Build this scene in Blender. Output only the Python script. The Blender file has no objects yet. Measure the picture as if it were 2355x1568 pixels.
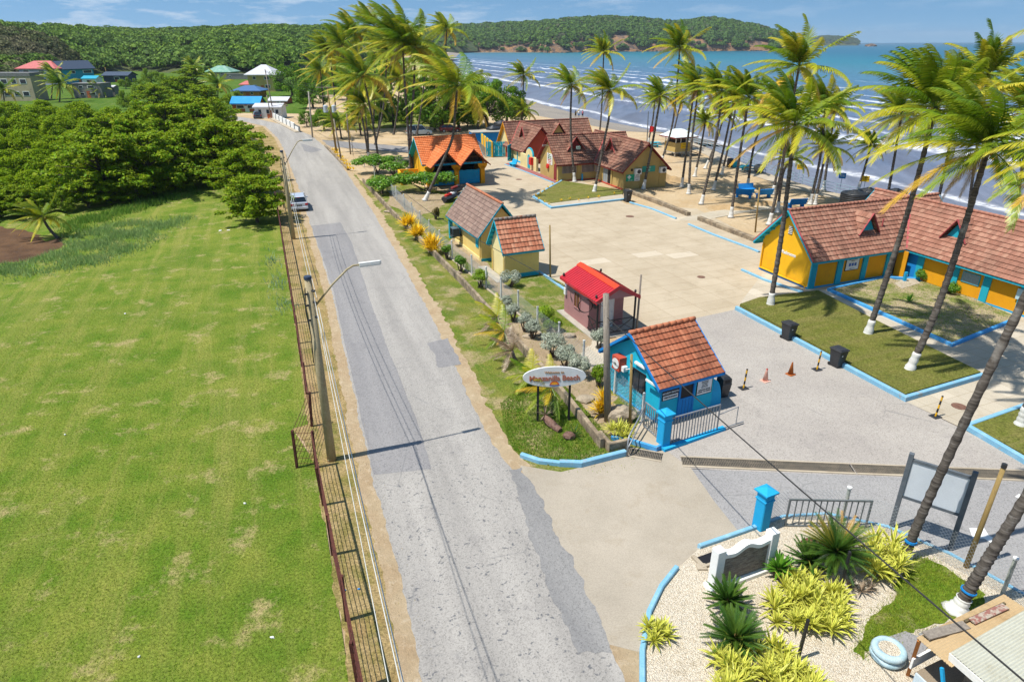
import bpy, bmesh, math, random
import numpy as np
from mathutils import Vector, Matrix, Euler
R = math.radians
random.seed(7); rng = np.random.default_rng(7)
scene = bpy.context.scene
COL = scene.collection

# ------------------------------------------------------------------ camera
CAM_H, PITCH, ROLL = 16.0, R(24.0), R(0.17)
F, CX, CY = 1536.7, 1177.0, 784.0          # survey of the photograph (2354 px wide)
cd = bpy.data.cameras.new('camera'); cam = bpy.data.objects.new('camera', cd); COL.objects.link(cam)
cd.sensor_width = 36; cd.lens = 23.5; cd.clip_start = .3; cd.clip_end = 20000
cam.location = (0, 0, CAM_H)
cam.rotation_euler = (Matrix.Rotation(R(90) - PITCH, 4, 'X') @ Matrix.Rotation(-ROLL, 4, 'Z')).to_euler()
scene.camera = cam

# ------------------------------------------------------------------ world, sun, exposure
SUN_EL, SUN_AZ = R(65), R(20.5)            # shadows fall towards SUN_AZ (from +X to +Y)
w = bpy.data.worlds.new('World'); scene.world = w; w.use_nodes = True
wn = w.node_tree; wn.nodes.clear()
def wnode(t, **k):
    n = wn.nodes.new(t)
    for a, b in k.items(): setattr(n, a, b)
    return n
wl = wn.links.new
tc = wnode('ShaderNodeTexCoord'); sepw = wnode('ShaderNodeSeparateXYZ'); wl(tc.outputs['Generated'], sepw.inputs[0])
zz = wnode('ShaderNodeMath', operation='MULTIPLY_ADD'); wl(sepw.outputs[2], zz.inputs[0]); zz.inputs[1].default_value = 1.6; zz.inputs[2].default_value = .20
cmb = wnode('ShaderNodeCombineXYZ'); wl(sepw.outputs[0], cmb.inputs[0]); wl(sepw.outputs[1], cmb.inputs[1]); wl(zz.outputs[0], cmb.inputs[2])
nrm = wnode('ShaderNodeVectorMath', operation='NORMALIZE'); wl(cmb.outputs[0], nrm.inputs[0])
sky = wnode('ShaderNodeTexSky', sky_type='NISHITA', sun_disc=False)
sky.sun_elevation = SUN_EL; sky.sun_rotation = R(-110); sky.air_density = 1.15; sky.dust_density = .35; sky.ozone_density = 3.0
wl(nrm.outputs[0], sky.inputs[0])
mp = wnode('ShaderNodeMapping'); wl(tc.outputs['Generated'], mp.inputs[0]); mp.inputs['Scale'].default_value = (3.6, 3.6, 20)
cn = wnode('ShaderNodeTexNoise'); wl(mp.outputs[0], cn.inputs['Vector']); cn.inputs['Scale'].default_value = 3.2; cn.inputs['Detail'].default_value = 9; cn.inputs['Roughness'].default_value = .62
cr = wnode('ShaderNodeValToRGB'); wl(cn.outputs[0], cr.inputs[0]); cr.color_ramp.elements[0].position = .50; cr.color_ramp.elements[1].position = .76
lf = wnode('ShaderNodeMapRange'); wl(sepw.outputs[0], lf.inputs[0]); lf.inputs[1].default_value = .45; lf.inputs[2].default_value = -.5; lf.inputs[3].default_value = .18; lf.inputs[4].default_value = 1.05
mu = wnode('ShaderNodeMath', operation='MULTIPLY'); wl(cr.outputs[0], mu.inputs[0]); wl(lf.outputs[0], mu.inputs[1])
tint = wnode('ShaderNodeMix', data_type='RGBA', blend_type='MULTIPLY'); tint.inputs[0].default_value = 1
wl(sky.outputs[0], tint.inputs[6]); tint.inputs[7].default_value = (.86, 1.12, 1.18, 1)
cl = wnode('ShaderNodeMix', data_type='RGBA'); wl(mu.outputs[0], cl.inputs[0]); wl(tint.outputs[2], cl.inputs[6]); cl.inputs[7].default_value = (6.6, 7.4, 8.4, 1)
bg = wnode('ShaderNodeBackground'); wl(cl.outputs[2], bg.inputs[0]); bg.inputs[1].default_value = .092
wo = wnode('ShaderNodeOutputWorld'); wl(bg.outputs[0], wo.inputs[0])
sd = bpy.data.lights.new('sun', 'SUN'); so = bpy.data.objects.new('sun', sd); COL.objects.link(so)
sd.energy = 4.8; sd.angle = R(.53); sd.color = (1, .96, .89)
so.rotation_euler = Vector((math.cos(SUN_EL) * math.cos(SUN_AZ), math.cos(SUN_EL) * math.sin(SUN_AZ), -math.sin(SUN_EL))).to_track_quat('-Z', 'Y').to_euler()
so.location = (-30, -20, 60)
vs = scene.view_settings; vs.view_transform = 'Standard'; vs.look = 'None'; vs.exposure = .32; vs.gamma = 1
scene.cycles.max_bounces = 6; scene.cycles.transparent_max_bounces = 6

# ------------------------------------------------------------------ survey helpers: sight lines of the photograph meet the site
def ray(x, y):
    u = (x - CX) / F; v = (CY - y) / F
    c, s = math.cos(ROLL), math.sin(ROLL); u, v = u * c + v * s, -u * s + v * c
    cp, sp = math.cos(PITCH), math.sin(PITCH)
    return Vector((u, cp + v * sp, -sp + v * cp))
def P(x, y, z=0.0):
    d = ray(x, y); t = (z - CAM_H) / d.z
    return Vector((d.x * t, d.y * t, z))
def at_y(x, y, Y):
    d = ray(x, y); t = Y / d.y
    return Vector((d.x * t, Y, CAM_H + d.z * t))

# ------------------------------------------------------------------ object helpers
def tag(o, label=None, cat=None, group=None, kind=None):
    if label: o['label'] = label
    if cat: o['category'] = cat
    if group: o['group'] = group
    if kind or cat: o['kind'] = kind or 'thing'
    return o
def thing(name, label, cat, loc=(0, 0, 0), rz=0.0, group=None):
    o = bpy.data.objects.new(name, None); COL.objects.link(o); o.empty_display_size = .3
    o.location = loc; o.rotation_euler = (0, 0, rz)
    return tag(o, label, cat, group)
def copy_tree(o, parent=None):
    c = o.copy(); COL.objects.link(c)
    if parent: c.parent = parent
    for ch in o.children: copy_tree(ch, c)
    return c
class MB:
    def __init__(s): s.v = []; s.f = []; s.uv = None
    def add(s, vs, fs):
        n = len(s.v); s.v += [tuple(q) for q in vs]; s.f += [tuple(i + n for i in f) for f in fs]; return s
    def box(s, x0, x1, y0, y1, z0, z1):
        return s.add([(x0,y0,z0),(x1,y0,z0),(x1,y1,z0),(x0,y1,z0),(x0,y0,z1),(x1,y0,z1),(x1,y1,z1),(x0,y1,z1)],
                     [(3,2,1,0),(4,5,6,7),(0,1,5,4),(1,2,6,5),(2,3,7,6),(3,0,4,7)])
    def bbox(s, x0, x1, y0, y1, z0, z1, b=.02):      # box with chamfered top and vertical edges
        def ring(d, z): return [(x0+d,y0+b,z),(x0+b,y0+d,z),(x1-b,y0+d,z),(x1-d,y0+b,z),(x1-d,y1-b,z),(x1-b,y1-d,z),(x0+b,y1-d,z),(x0+d,y1-b,z)]
        V = ring(0,z0)+ring(0,z1-b)+ring(b,z1)
        Fs = [tuple(range(7,-1,-1)), tuple(range(16,24))]
        for k in range(2):
            for i in range(8): Fs.append((k*8+i, k*8+(i+1)%8, k*8+8+(i+1)%8, k*8+8+i))
        return s.add(V, Fs)
    def beam(s, a, b, w, h=None, up=(0,0,1)):
        a = Vector(a); b = Vector(b); h = h or w; d = (b - a).normalized(); up = Vector(up)
        if abs(d.dot(up)) > .98: up = Vector((1,0,0))
        x = d.cross(up).normalized() * w / 2; y = x.normalized().cross(d) * h / 2
        V = [a-x-y, a+x-y, a+x+y, a-x+y, b-x-y, b+x-y, b+x+y, b-x+y]
        return s.add(V, [(0,1,2,3),(7,6,5,4),(0,4,5,1),(1,5,6,2),(2,6,7,3),(3,7,4,0)])
    def tube(s, pts, rs, n=8, cap=True):
        pts = [Vector(p) for p in pts]
        if not isinstance(rs, (list, tuple)): rs = [rs] * len(pts)
        V = []; Fs = []; ref = None
        for i, p in enumerate(pts):
            d = (pts[min(i+1, len(pts)-1)] - pts[max(i-1, 0)]).normalized()
            if ref is None: ref = Vector((1,0,0)) if abs(d.x) < .8 else Vector((0,1,0))
            x = (ref - d * ref.dot(d)).normalized(); ref = x; y = d.cross(x)
            for k in range(n):
                t = 2 * math.pi * k / n; V.append(p + (x * math.cos(t) + y * math.sin(t)) * rs[i])
        for i in range(len(pts) - 1):
            for k in range(n): Fs.append((i*n+k, i*n+(k+1)%n, (i+1)*n+(k+1)%n, (i+1)*n+k))
        if cap: Fs += [tuple(range(n-1, -1, -1)), tuple((len(pts)-1)*n + k for k in range(n))]
        return s.add(V, Fs)
    def lathe(s, c, prof, n=16): return s.tube([(c[0], c[1], c[2] + z) for r, z in prof], [max(r, .001) for r, z in prof], n) if all(prof[i+1][1] >= prof[i][1] for i in range(len(prof)-1)) else s.lathe2(c, prof, n)
    def lathe2(s, c, prof, n):
        V = []; Fs = []
        for r, z in prof:
            for k in range(n): t = 2*math.pi*k/n; V.append((c[0]+r*math.cos(t), c[1]+r*math.sin(t), c[2]+z))
        for i in range(len(prof)-1):
            for k in range(n): Fs.append((i*n+k, i*n+(k+1)%n, (i+1)*n+(k+1)%n, (i+1)*n+k))
        return s.add(V, Fs)
    def prism(s, pts, z0, z1):
        n = len(pts); V = [(p[0], p[1], z0) for p in pts] + [(p[0], p[1], z1) for p in pts]
        return s.add(V, [tuple(range(n-1,-1,-1)), tuple(range(n, 2*n))] + [(i, (i+1)%n, (i+1)%n+n, i+n) for i in range(n)])
    def slab(s, quad, t):             # thick sheet below a planar polygon
        q = [Vector(p) for p in quad]; nn = (q[1]-q[0]).cross(q[-1]-q[0]).normalized(); n = len(q)
        V = q + [p - nn * t for p in q]
        return s.add(V, [tuple(range(n)), tuple(range(2*n-1, n-1, -1))] + [((i+1)%n, i, i+n, (i+1)%n+n) for i in range(n)])
    def disc(s, c, r, axis, t=.01, n=20):
        c = Vector(c); a = Vector(axis).normalized(); return s.tube([c - a*t/2, c + a*t/2], [r, r], n)
    def blob(s, c, r, k=1, jit=.15, sub=2):
        bm = bmesh.new(); bmesh.ops.create_icosphere(bm, subdivisions=sub, radius=1)
        V = []
        for v in bm.verts:
            j = 1 + random.uniform(-jit, jit); V.append((c[0]+v.co.x*r[0]*j, c[1]+v.co.y*r[1]*j, c[2]+v.co.z*r[2]*j))
        Fs = [tuple(v.index for v in f.verts) for f in bm.faces]; bm.free()
        return s.add(V, Fs)
    def build(s, name, m, parent=None, smooth=False):
        me = bpy.data.meshes.new(name); me.from_pydata(s.v, [], s.f)
        if s.uv is not None:
            l = me.uv_layers.new(name='UVMap'); l.data.foreach_set('uv', np.array([s.uv[i] for f in s.f for i in f], 'f').ravel())
        return link(name, me, m, parent, smooth)
def link(name, me, m, parent=None, smooth=False):
    me.update()
    if m: me.materials.append(m)
    if smooth: me.polygons.foreach_set('use_smooth', [True] * len(me.polygons))
    o = bpy.data.objects.new(name, me); COL.objects.link(o)
    if parent: o.parent = parent
    return o
def npmesh(name, V, Fq):
    me = bpy.data.meshes.new(name); n = len(Fq); k = Fq.shape[1]
    me.vertices.add(len(V)); me.vertices.foreach_set('co', np.asarray(V, 'f').ravel())
    me.loops.add(n * k); me.loops.foreach_set('vertex_index', np.asarray(Fq, 'i').ravel())
    me.polygons.add(n); me.polygons.foreach_set('loop_start', np.arange(0, n * k, k, dtype='i'))
    me.update(calc_edges=True); return me

# ------------------------------------------------------------------ materials
class MN:
    def __init__(s, name):
        s.m = bpy.data.materials.new(name); s.m.use_nodes = True; s.t = s.m.node_tree; s.b = s.t.nodes['Principled BSDF']; s.out = s.t.nodes['Material Output']
    def n(s, t, **k):
        x = s.t.nodes.new('ShaderNode' + t)
        for a, b in k.items(): setattr(x, a, b)
        return x
    def l(s, a, b): s.t.links.new(a, b)
    def coord(s, kind='Object', stretch=None, rot=0):
        if kind == 'Position': o = s.n('NewGeometry').outputs['Position']
        else: o = s.n('TexCoord').outputs[kind]
        if rot:
            m = s.n('Mapping'); s.l(o, m.inputs[0]); m.inputs['Rotation'].default_value = (0,0,-rot); o = m.outputs[0]
        if stretch:
            m = s.n('Mapping'); s.l(o, m.inputs[0]); m.inputs['Scale'].default_value = stretch; o = m.outputs[0]
        return o
    def noise(s, vec, scale, detail=6, rough=.6, dist=0):
        x = s.n('TexNoise'); s.l(vec, x.inputs['Vector']); x.inputs['Scale'].default_value = scale; x.inputs['Detail'].default_value = detail; x.inputs['Roughness'].default_value = rough; x.inputs['Distortion'].default_value = dist
        return x.outputs[0]
    def ramp(s, fac, stops, interp='LINEAR'):
        x = s.n('ValToRGB'); s.l(fac, x.inputs[0]); e = x.color_ramp.elements; x.color_ramp.interpolation = interp
        while len(e) < len(stops): e.new(.5)
        for q, (p, c) in zip(e, stops): q.position = p; q.color = (c, c, c, 1) if isinstance(c, (int, float)) else (*c[:3], 1)
        return x.outputs[0]
    def mix(s, fac, a, b, mode='MIX'):
        x = s.n('Mix', data_type='RGBA', blend_type=mode)
        for v, i in ((fac, 0), (a, 6), (b, 7)):
            if isinstance(v, (int, float)): x.inputs[i].default_value = v if i == 0 else (v, v, v, 1)
            elif isinstance(v, (tuple, list)): x.inputs[i].default_value = (*v[:3], 1)
            else: s.l(v, x.inputs[i])
        return x.outputs[2]
    def math(s, op, a, b=0.0, c=0.0):
        x = s.n('Math', operation=op)
        for i, v in enumerate((a, b, c)):
            if isinstance(v, (int, float)): x.inputs[i].default_value = v
            else: s.l(v, x.inputs[i])
        return x.outputs[0]
    def bump(s, h, strength=.4, dist=.02):
        x = s.n('Bump'); s.l(h, x.inputs['Height']); x.inputs['Strength'].default_value = strength; x.inputs['Distance'].default_value = dist; s.l(x.outputs[0], s.b.inputs['Normal'])
    def fin(s, col, rough=.8, spec=.3, metal=0.0, trans=0.0):
        if isinstance(col, (tuple, list)): s.b.inputs['Base Color'].default_value = (*col[:3], 1)
        else: s.l(col, s.b.inputs['Base Color'])
        if isinstance(rough, (int, float)): s.b.inputs['Roughness'].default_value = rough
        else: s.l(rough, s.b.inputs['Roughness'])
        s.b.inputs['Specular IOR Level'].default_value = spec; s.b.inputs['Metallic'].default_value = metal
        if trans:
            t = s.n('BsdfTranslucent'); s.l(col, t.inputs[0]) if not isinstance(col, (tuple, list)) else None
            if isinstance(col, (tuple, list)): t.inputs[0].default_value = (*col[:3], 1)
            x = s.n('MixShader'); x.inputs[0].default_value = trans; s.l(s.b.outputs[0], x.inputs[1]); s.l(t.outputs[0], x.inputs[2]); s.l(x.outputs[0], s.out.inputs[0])
        return s.m
def mat(name, col, col2=None, scale=2.0, lo=.4, hi=.65, rough=.75, fine=.12, fscale=30, bump=.0, spec=.3, metal=0, coord='Object', stretch=None, rot=0, rnd=0.0, island=0.0, trans=0.0, dirt=None, dscale=.7, dlo=.5, dhi=.75):
    s = MN(name); v = s.coord(coord, stretch, rot)
    c = s.mix(s.ramp(s.noise(v, scale), [(lo, 0.0), (hi, 1.0)]), col, col2) if col2 else s.mix(0.0, col, col)
    if dirt: c = s.mix(s.ramp(s.noise(v, dscale, 8, .7), [(dlo, 0.0), (dhi, 1.0)]), c, dirt)
    if fine:
        f = s.noise(v, fscale, 4, .7); c = s.mix(1.0, c, s.ramp(f, [(.3, 1 - 2 * fine), (.62, 1.0)]), 'MULTIPLY')
        if bump: s.bump(f, bump, .6 / fscale)
    if rnd or island:
        h = s.n('HueSaturation'); s.l(c, h.inputs['Color'])
        r = s.n('ObjectInfo').outputs['Random'] if rnd else s.n('NewGeometry').outputs['Random Per Island']; a = rnd or island
        h.inputs['Value'].default_value = 1; mr = s.n('MapRange'); s.l(r, mr.inputs[0]); mr.inputs[3].default_value = 1 - a; mr.inputs[4].default_value = 1 + a; s.l(mr.outputs[0], h.inputs['Value'])
        r2 = s.math('FRACT', s.math('MULTIPLY', r, 17.31)); mr2 = s.n('MapRange'); s.l(r2, mr2.inputs[0]); mr2.inputs[3].default_value = .5 - a * .07; mr2.inputs[4].default_value = .5 + a * .05; s.l(mr2.outputs[0], h.inputs['Hue'])
        c = h.outputs[0]
    return s.fin(c, rough, spec, metal, trans)
def in_poly(x, y, poly):
    r = np.zeros(len(x), bool); n = len(poly)
    for i in range(n):
        (x1, y1), (x2, y2) = poly[i][:2], poly[(i+1) % n][:2]
        if y1 == y2: continue
        r ^= ((y1 > y) != (y2 > y)) & (x < (x2 - x1) * (y - y1) / (y2 - y1) + x1)
    return r
def scatter(poly, n):
    p = np.array([q[:2] for q in poly]); a, b = p.min(0), p.max(0); out = []
    q = rng.uniform(a, b, (int(n * 3), 2)); k = in_poly(q[:,0], q[:,1], poly); return q[k][:n]
def rough_edge(pts, amp=.12, step=.5):
    out = []; n = len(pts)
    for i in range(n):
        a = Vector(pts[i][:2]); b = Vector(pts[(i+1) % n][:2]); L = (b - a).length; k = max(1, min(160, int(L / (step * .55))))
        d = (b - a).normalized() if L > 0 else Vector((1, 0)); nn = Vector((-d.y, d.x))
        for j in range(k):
            q = a.lerp(b, j / k); m = j / k * L; e = min(1, j / 2, (k - j) / 2)
            o_ = .55 * math.sin(m * 1.3 + q.x * .7) + .4 * math.sin(m * 3.1 + q.y * 1.9) + .3 * math.sin(m * 7.3 + q.x * 3.1) + .25 * random.uniform(-1, 1)
            out.append(q + nn * o_ * amp * .8 * e)
    return out
def sheet(name, pts, z, m, label=None, cat=None, kind='structure', amp=0, step=.5, thick=0):
    pts = [Vector(p[:2]) for p in pts]
    A = sum(pts[i].x * pts[(i+1) % len(pts)].y - pts[(i+1) % len(pts)].x * pts[i].y for i in range(len(pts)))
    if A < 0: pts = pts[::-1]
    if amp: pts = rough_edge(pts, amp, step)
    b = MB()
    if thick: b.prism(pts, z - thick, z)
    else: b.add([(p.x, p.y, z) for p in pts], [tuple(range(len(pts)))])
    o = b.build(name, m); return tag(o, label, cat, None, kind)
def PP(*a): return [P(*q) for q in a]
def kerb(name, pts, wd, z0, z1, m, label, cat='kerb'):
    b = MB(); pts = [Vector(p[:2]) for p in pts]
    L, Rr = [], []
    for i, p in enumerate(pts):
        d0 = (p - pts[i-1]).normalized() if i else None; d1 = (pts[i+1] - p).normalized() if i < len(pts)-1 else None
        d = ((d0 or d1) + (d1 or d0)).normalized(); nn = Vector((-d.y, d.x)); k = 1 / max(.5, nn.dot(Vector((-(d1 or d0).y, (d1 or d0).x))))
        L.append(p + nn * wd / 2 * k); Rr.append(p - nn * wd / 2 * k)
    n = len(pts); V = []; Fs = []; ch = min(.03, wd * .2)
    for i in range(n):
        l, r = L[i], Rr[i]; mm = (r - l).normalized() * ch
        V += [(l.x,l.y,z0),(l.x,l.y,z1-ch),((l+mm).x,(l+mm).y,z1),((r-mm).x,(r-mm).y,z1),(r.x,r.y,z1-ch),(r.x,r.y,z0)]
    for i in range(n-1):
        for k in range(5): Fs.append((i*6+k, i*6+k+1, (i+1)*6+k+1, (i+1)*6+k))
    Fs += [(0,1,2,3,4,5)[::-1], tuple((n-1)*6+k for k in range(6))]
    b.add(V, Fs); return tag(b.build(name, m), label, cat)
def text_mesh(txt, size, ext=.004, bold=.0, align='CENTER'):
    c = bpy.data.curves.new('lettering', 'FONT'); c.body = txt; c.size = size; c.extrude = ext; c.offset = bold; c.align_x = align; c.align_y = 'CENTER'; c.resolution_u = 3
    o = bpy.data.objects.new('lettering', c); COL.objects.link(o)
    dg = bpy.context.evaluated_depsgraph_get(); me = bpy.data.meshes.new_from_object(o.evaluated_get(dg))
    bpy.data.objects.remove(o); bpy.data.curves.remove(c); return me
def lettering(txt, size, m, parent, loc, rz=0.0, tilt=R(90), sx=1.0, bold=0.0, ext=.004, name='lettering'):
    o = link(name, text_mesh(txt, size, ext, bold), m, parent); o.location = loc; o.rotation_euler = Euler((tilt, 0, rz)); o.scale = (sx, 1, 1); return o
# ------------------------------------------------------------------ ground materials
ROAD_A = R(109)
def lawn_mat(name, lush, yel, dry, dry_lo=.56, sc=.16, rot=ROAD_A):
    s = MN(name); p = s.coord('Position'); st = s.coord('Position', (.06, 1.1, 1), rot)
    c = s.mix(s.ramp(s.noise(p, sc * 3, 8, .65), [(.36, 0.0), (.66, 1.0)]), lush, yel)
    c = s.mix(s.ramp(s.noise(st, .8, 8, .7, .6), [(.47, 0.0), (.68, .6)]), c, [yel[0] * 1.45, yel[1] * 1.15, yel[2] * 2.0])
    c = s.mix(s.ramp(s.noise(p, sc, 6, .6), [(.47, 0.0), (.70, .55)]), c, [lush[0]*.8, lush[1]*.85, lush[2]])
    d1 = s.ramp(s.noise(p, .55, 10, .72), [(dry_lo, 0.0), (dry_lo + .12, .9)])
    c = s.mix(d1, c, dry)
    f = s.noise(p, 11, 5, .75); c = s.mix(1.0, c, s.ramp(f, [(.34, .42), (.64, 1.22)]), 'MULTIPLY')
    g = s.noise(p, 45, 3, .7); c = s.mix(1.0, c, s.ramp(g, [(.35, .68), (.62, 1.1)]), 'MULTIPLY')
    s.bump(f, .8, .10); return s.fin(c, .95, .1)
M_lawn = lawn_mat('lawn_grass', (.125, .225, .018), (.275, .31, .05), (.50, .40, .18), .545)
M_verge = lawn_mat('dry_verge', (.20, .20, .045), (.42, .30, .11), (.50, .36, .17), .44, .35)
M_strip = lawn_mat('strip_grass', (.12, .20, .02), (.26, .26, .05), (.46, .36, .19), .50, .3)
M_turf = lawn_mat('clipped_turf', (.17, .19, .035), (.24, .23, .06), (.34, .27, .10), .60, .5, R(25))
M_bedturf = lawn_mat('bed_turf', (.16, .22, .03), (.40, .35, .16), (.52, .41, .26), .45, .8, R(25))
def sandy(name, a, b, c3, sc=.25, sp=60, bumpd=.05):
    s = MN(name); p = s.coord('Position')
    c = s.mix(s.ramp(s.noise(p, sc, 8, .65), [(.38, 0.0), (.66, 1.0)]), a, b)
    c = s.mix(s.ramp(s.noise(p, sc * 4, 9, .7), [(.52, 0.0), (.70, .85)]), c, c3)
    f = s.noise(p, sp, 4, .8); c = s.mix(1.0, c, s.ramp(f, [(.32, .68), (.60, 1.05)]), 'MULTIPLY')
    g = s.noise(p, 3.2, 8, .75); c = s.mix(1.0, c, s.ramp(g, [(.3, .8), (.6, 1.0)]), 'MULTIPLY'); s.bump(s.math('ADD', g, s.math('MULTIPLY', f, .15)), .7, bumpd * 4)
    return s.fin(c, .95, .15)
M_sand = sandy('beach_sand', (.60, .46, .29), (.50, .35, .19), (.64, .53, .37))
M_dirt = sandy('dirt_shoulder', (.52, .40, .25), (.44, .31, .18), (.58, .48, .34), .8)
M_earth = sandy('garden_earth', (.38, .28, .17), (.50, .39, .26), (.26, .19, .11), .9)
M_bog = sandy('burnt_bog', (.10, .055, .030), (.20, .11, .055), (.07, .055, .05), .5)
M_field = lawn_mat('village_grass', (.07, .16, .012), (.13, .21, .025), (.38, .30, .15), .62, .05)
def pebbles():
    s = MN('cream_pebbles'); p = s.coord('Position')
    v = s.n('TexVoronoi'); s.l(p, v.inputs['Vector']); v.inputs['Scale'].default_value = 30
    c = s.mix(s.ramp(v.outputs['Color'], [(.1, 0.0), (.9, 1.0)]), (.66, .54, .38), (.86, .78, .64))
    c = s.mix(1.0, c, s.ramp(v.outputs['Distance'], [(.40, 1.0), (.75, .6)]), 'MULTIPLY')
    c = s.mix(s.ramp(s.noise(p, .8, 8, .7), [(.56, 0.0), (.72, .75)]), c, (.34, .27, .17))
    s.bump(s.math('SUBTRACT', 1.0, v.outputs['Distance']), .9, .05); return s.fin(c, .9, .2)
M_pebble = pebbles()
def asphalt(name, a, b, spots=True, stretch=True):
    s = MN(name); p = s.coord('Position'); st = s.coord('Position', (.06, .9, 1), ROAD_A)
    c = s.mix(s.ramp(s.noise(st if stretch else p, .9 if stretch else .22, 7, .6), [(.35, 0.0), (.68, 1.0)]), a, b)
    c = s.mix(s.ramp(s.noise(p, .5, 9, .7), [(.55, 0.0), (.72, .5)]), c, [a[0] * .72, a[1] * .72, a[2] * .75])
    v = s.n('TexVoronoi'); s.l(p, v.inputs['Vector']); v.inputs['Scale'].default_value = 26
    c = s.mix(1.0, c, s.ramp(v.outputs['Color'], [(.0, .62), (.35, .96), (1, 1.14)]), 'MULTIPLY')
    g = s.noise(p, 55, 3, .8); c = s.mix(1.0, c, s.ramp(g, [(.3, .72), (.55, 1.05)]), 'MULTIPLY')
    if spots:
        v2 = s.n('TexVoronoi'); v2.inputs['Scale'].default_value = 4.2; wv = s.n('VectorMath', operation='ADD'); s.l(p, wv.inputs[0])
        nz = s.n('TexNoise'); s.l(p, nz.inputs['Vector']); nz.inputs['Scale'].default_value = 4; sc = s.n('VectorMath', operation='SCALE'); s.l(nz.outputs[1], sc.inputs[0]); sc.inputs['Scale'].default_value = .5; s.l(sc.outputs[0], wv.inputs[1]); s.l(wv.outputs[0], v2.inputs['Vector'])
        m1 = s.ramp(v2.outputs['Distance'], [(.10, 1.0), (.27, 0.0)]); sel = s.ramp(v2.outputs['Color'], [(.30, 0.0), (.34, 1.0)], 'LINEAR')
        px = s.n('SeparateXYZ'); s.l(p, px.inputs[0]); far = s.ramp(s.math('MULTIPLY_ADD', px.outputs[1], -1/26, 1.0 + 6/26), [(.12, 0.0), (.42, .85)])
        c = s.mix(s.math('MULTIPLY', s.math('MULTIPLY', m1, sel), far), c, (.085, .09, .10))
    # hairline cracks
    v3 = s.n('TexVoronoi', feature='DISTANCE_TO_EDGE'); s.l(p, v3.inputs['Vector']); v3.inputs['Scale'].default_value = .33; 
    ck = s.math('MULTIPLY', s.ramp(v3.outputs['Distance'], [(.0, 1.0), (.012, 0.0)]), s.ramp(s.noise(p, .35, 3), [(.5, 0.0), (.62, .55)]))
    c = s.mix(ck, c, (.15, .15, .15))
    s.bump(g, .35, .01); return s.fin(c, .9, .25)
M_road = asphalt('road_asphalt', (.285, .267, .243), (.38, .355, .32))
M_lane = asphalt('lane_patch_asphalt', (.215, .207, .205), (.275, .263, .255))
M_tar = asphalt('tar_asphalt', (.20, .195, .19), (.28, .27, .255), False)
M_entry = asphalt('entry_asphalt', (.335, .303, .272), (.395, .36, .32), False, False)
M_lot = asphalt('blue_grey_asphalt', (.265, .255, .25), (.315, .305, .295), False, False)
def concrete(name, a, b, grid=None, rot=R(25), stain=(.28, .22, .14)):
    s = MN(name); p = s.coord('Position')
    c = s.mix(s.ramp(s.noise(p, .35, 8, .65), [(.36, 0.0), (.66, 1.0)]), a, b)
    if grid:
        q = s.coord('Position', None, rot); br = s.n('TexBrick', offset=.0, squash=1); s.l(q, br.inputs['Vector'])
        br.inputs['Scale'].default_value = 1; br.inputs['Brick Width'].default_value = grid[0]; br.inputs['Row Height'].default_value = grid[1]; br.inputs['Mortar Size'].default_value = grid[2]; br.inputs['Mortar Smooth'].default_value = .2; br.inputs['Bias'].default_value = 0
        br.inputs['Color1'].default_value = (.955, .95, .94, 1); br.inputs['Color2'].default_value = (1.03, 1.03, 1.03, 1); br.inputs['Mortar'].default_value = (.70, .65, .58, 1)
        fl = s.n('VectorMath', operation='DIVIDE'); s.l(q, fl.inputs[0]); fl.inputs[1].default_value = (grid[0], grid[1], 1e9); fl2 = s.n('VectorMath', operation='FLOOR'); s.l(fl.outputs[0], fl2.inputs[0])
        wnz = s.n('TexWhiteNoise'); s.l(fl2.outputs[0], wnz.inputs['Vector'])
        c = s.mix(s.ramp(wnz.outputs['Value'], [(.965, 0.0), (.97, .4)]), c, (.64, .57, .46))
        c = s.mix(.85, c, br.outputs['Color'], 'MULTIPLY')
    c = s.mix(s.ramp(s.noise(p, .6, 10, .72), [(.54, 0.0), (.74, .6)]), c, stain)
    f = s.noise(p, 22, 6, .75); c = s.mix(1.0, c, s.ramp(f, [(.32, .78), (.58, 1.04)]), 'MULTIPLY'); s.bump(f, .3, .015)
    return s.fin(c, .9, .2)
M_paving = concrete('slab_paving', (.485, .405, .295), (.41, .335, .235), (2.5, 1.3, .022), R(23))
M_path = concrete('path_concrete', (.50, .44, .345), (.43, .375, .29), (1.1, 1.1, .016), R(24))
M_apron = concrete('apron_concrete', (.41, .355, .28), (.34, .295, .23), None)
M_conc = concrete('plain_concrete', (.48, .41, .31), (.36, .30, .22), None)
M_kerb = mat('kerb_blue_paint', (.20, .43, .59), (.30, .52, .66), 2, .5, .7, .7, .10, 20, .1, coord='Position', dirt=(.34, .33, .28), dscale=1.6, dlo=.58, dhi=.68)
M_kerb2 = mat('kerb_bright_blue_paint', (.06, .33, .68), (.12, .42, .72), 2, .5, .7, .7, .10, 20, .1, coord='Position', dirt=(.30, .30, .26), dscale=1.6, dlo=.6, dhi=.7)
M_block = mat('mossy_block', (.42, .33, .22), (.24, .18, .12), 1.6, .4, .6, .95, .2, 14, .4, coord='Position', dirt=(.09, .08, .06), dscale=.9, dlo=.5, dhi=.7)

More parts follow.
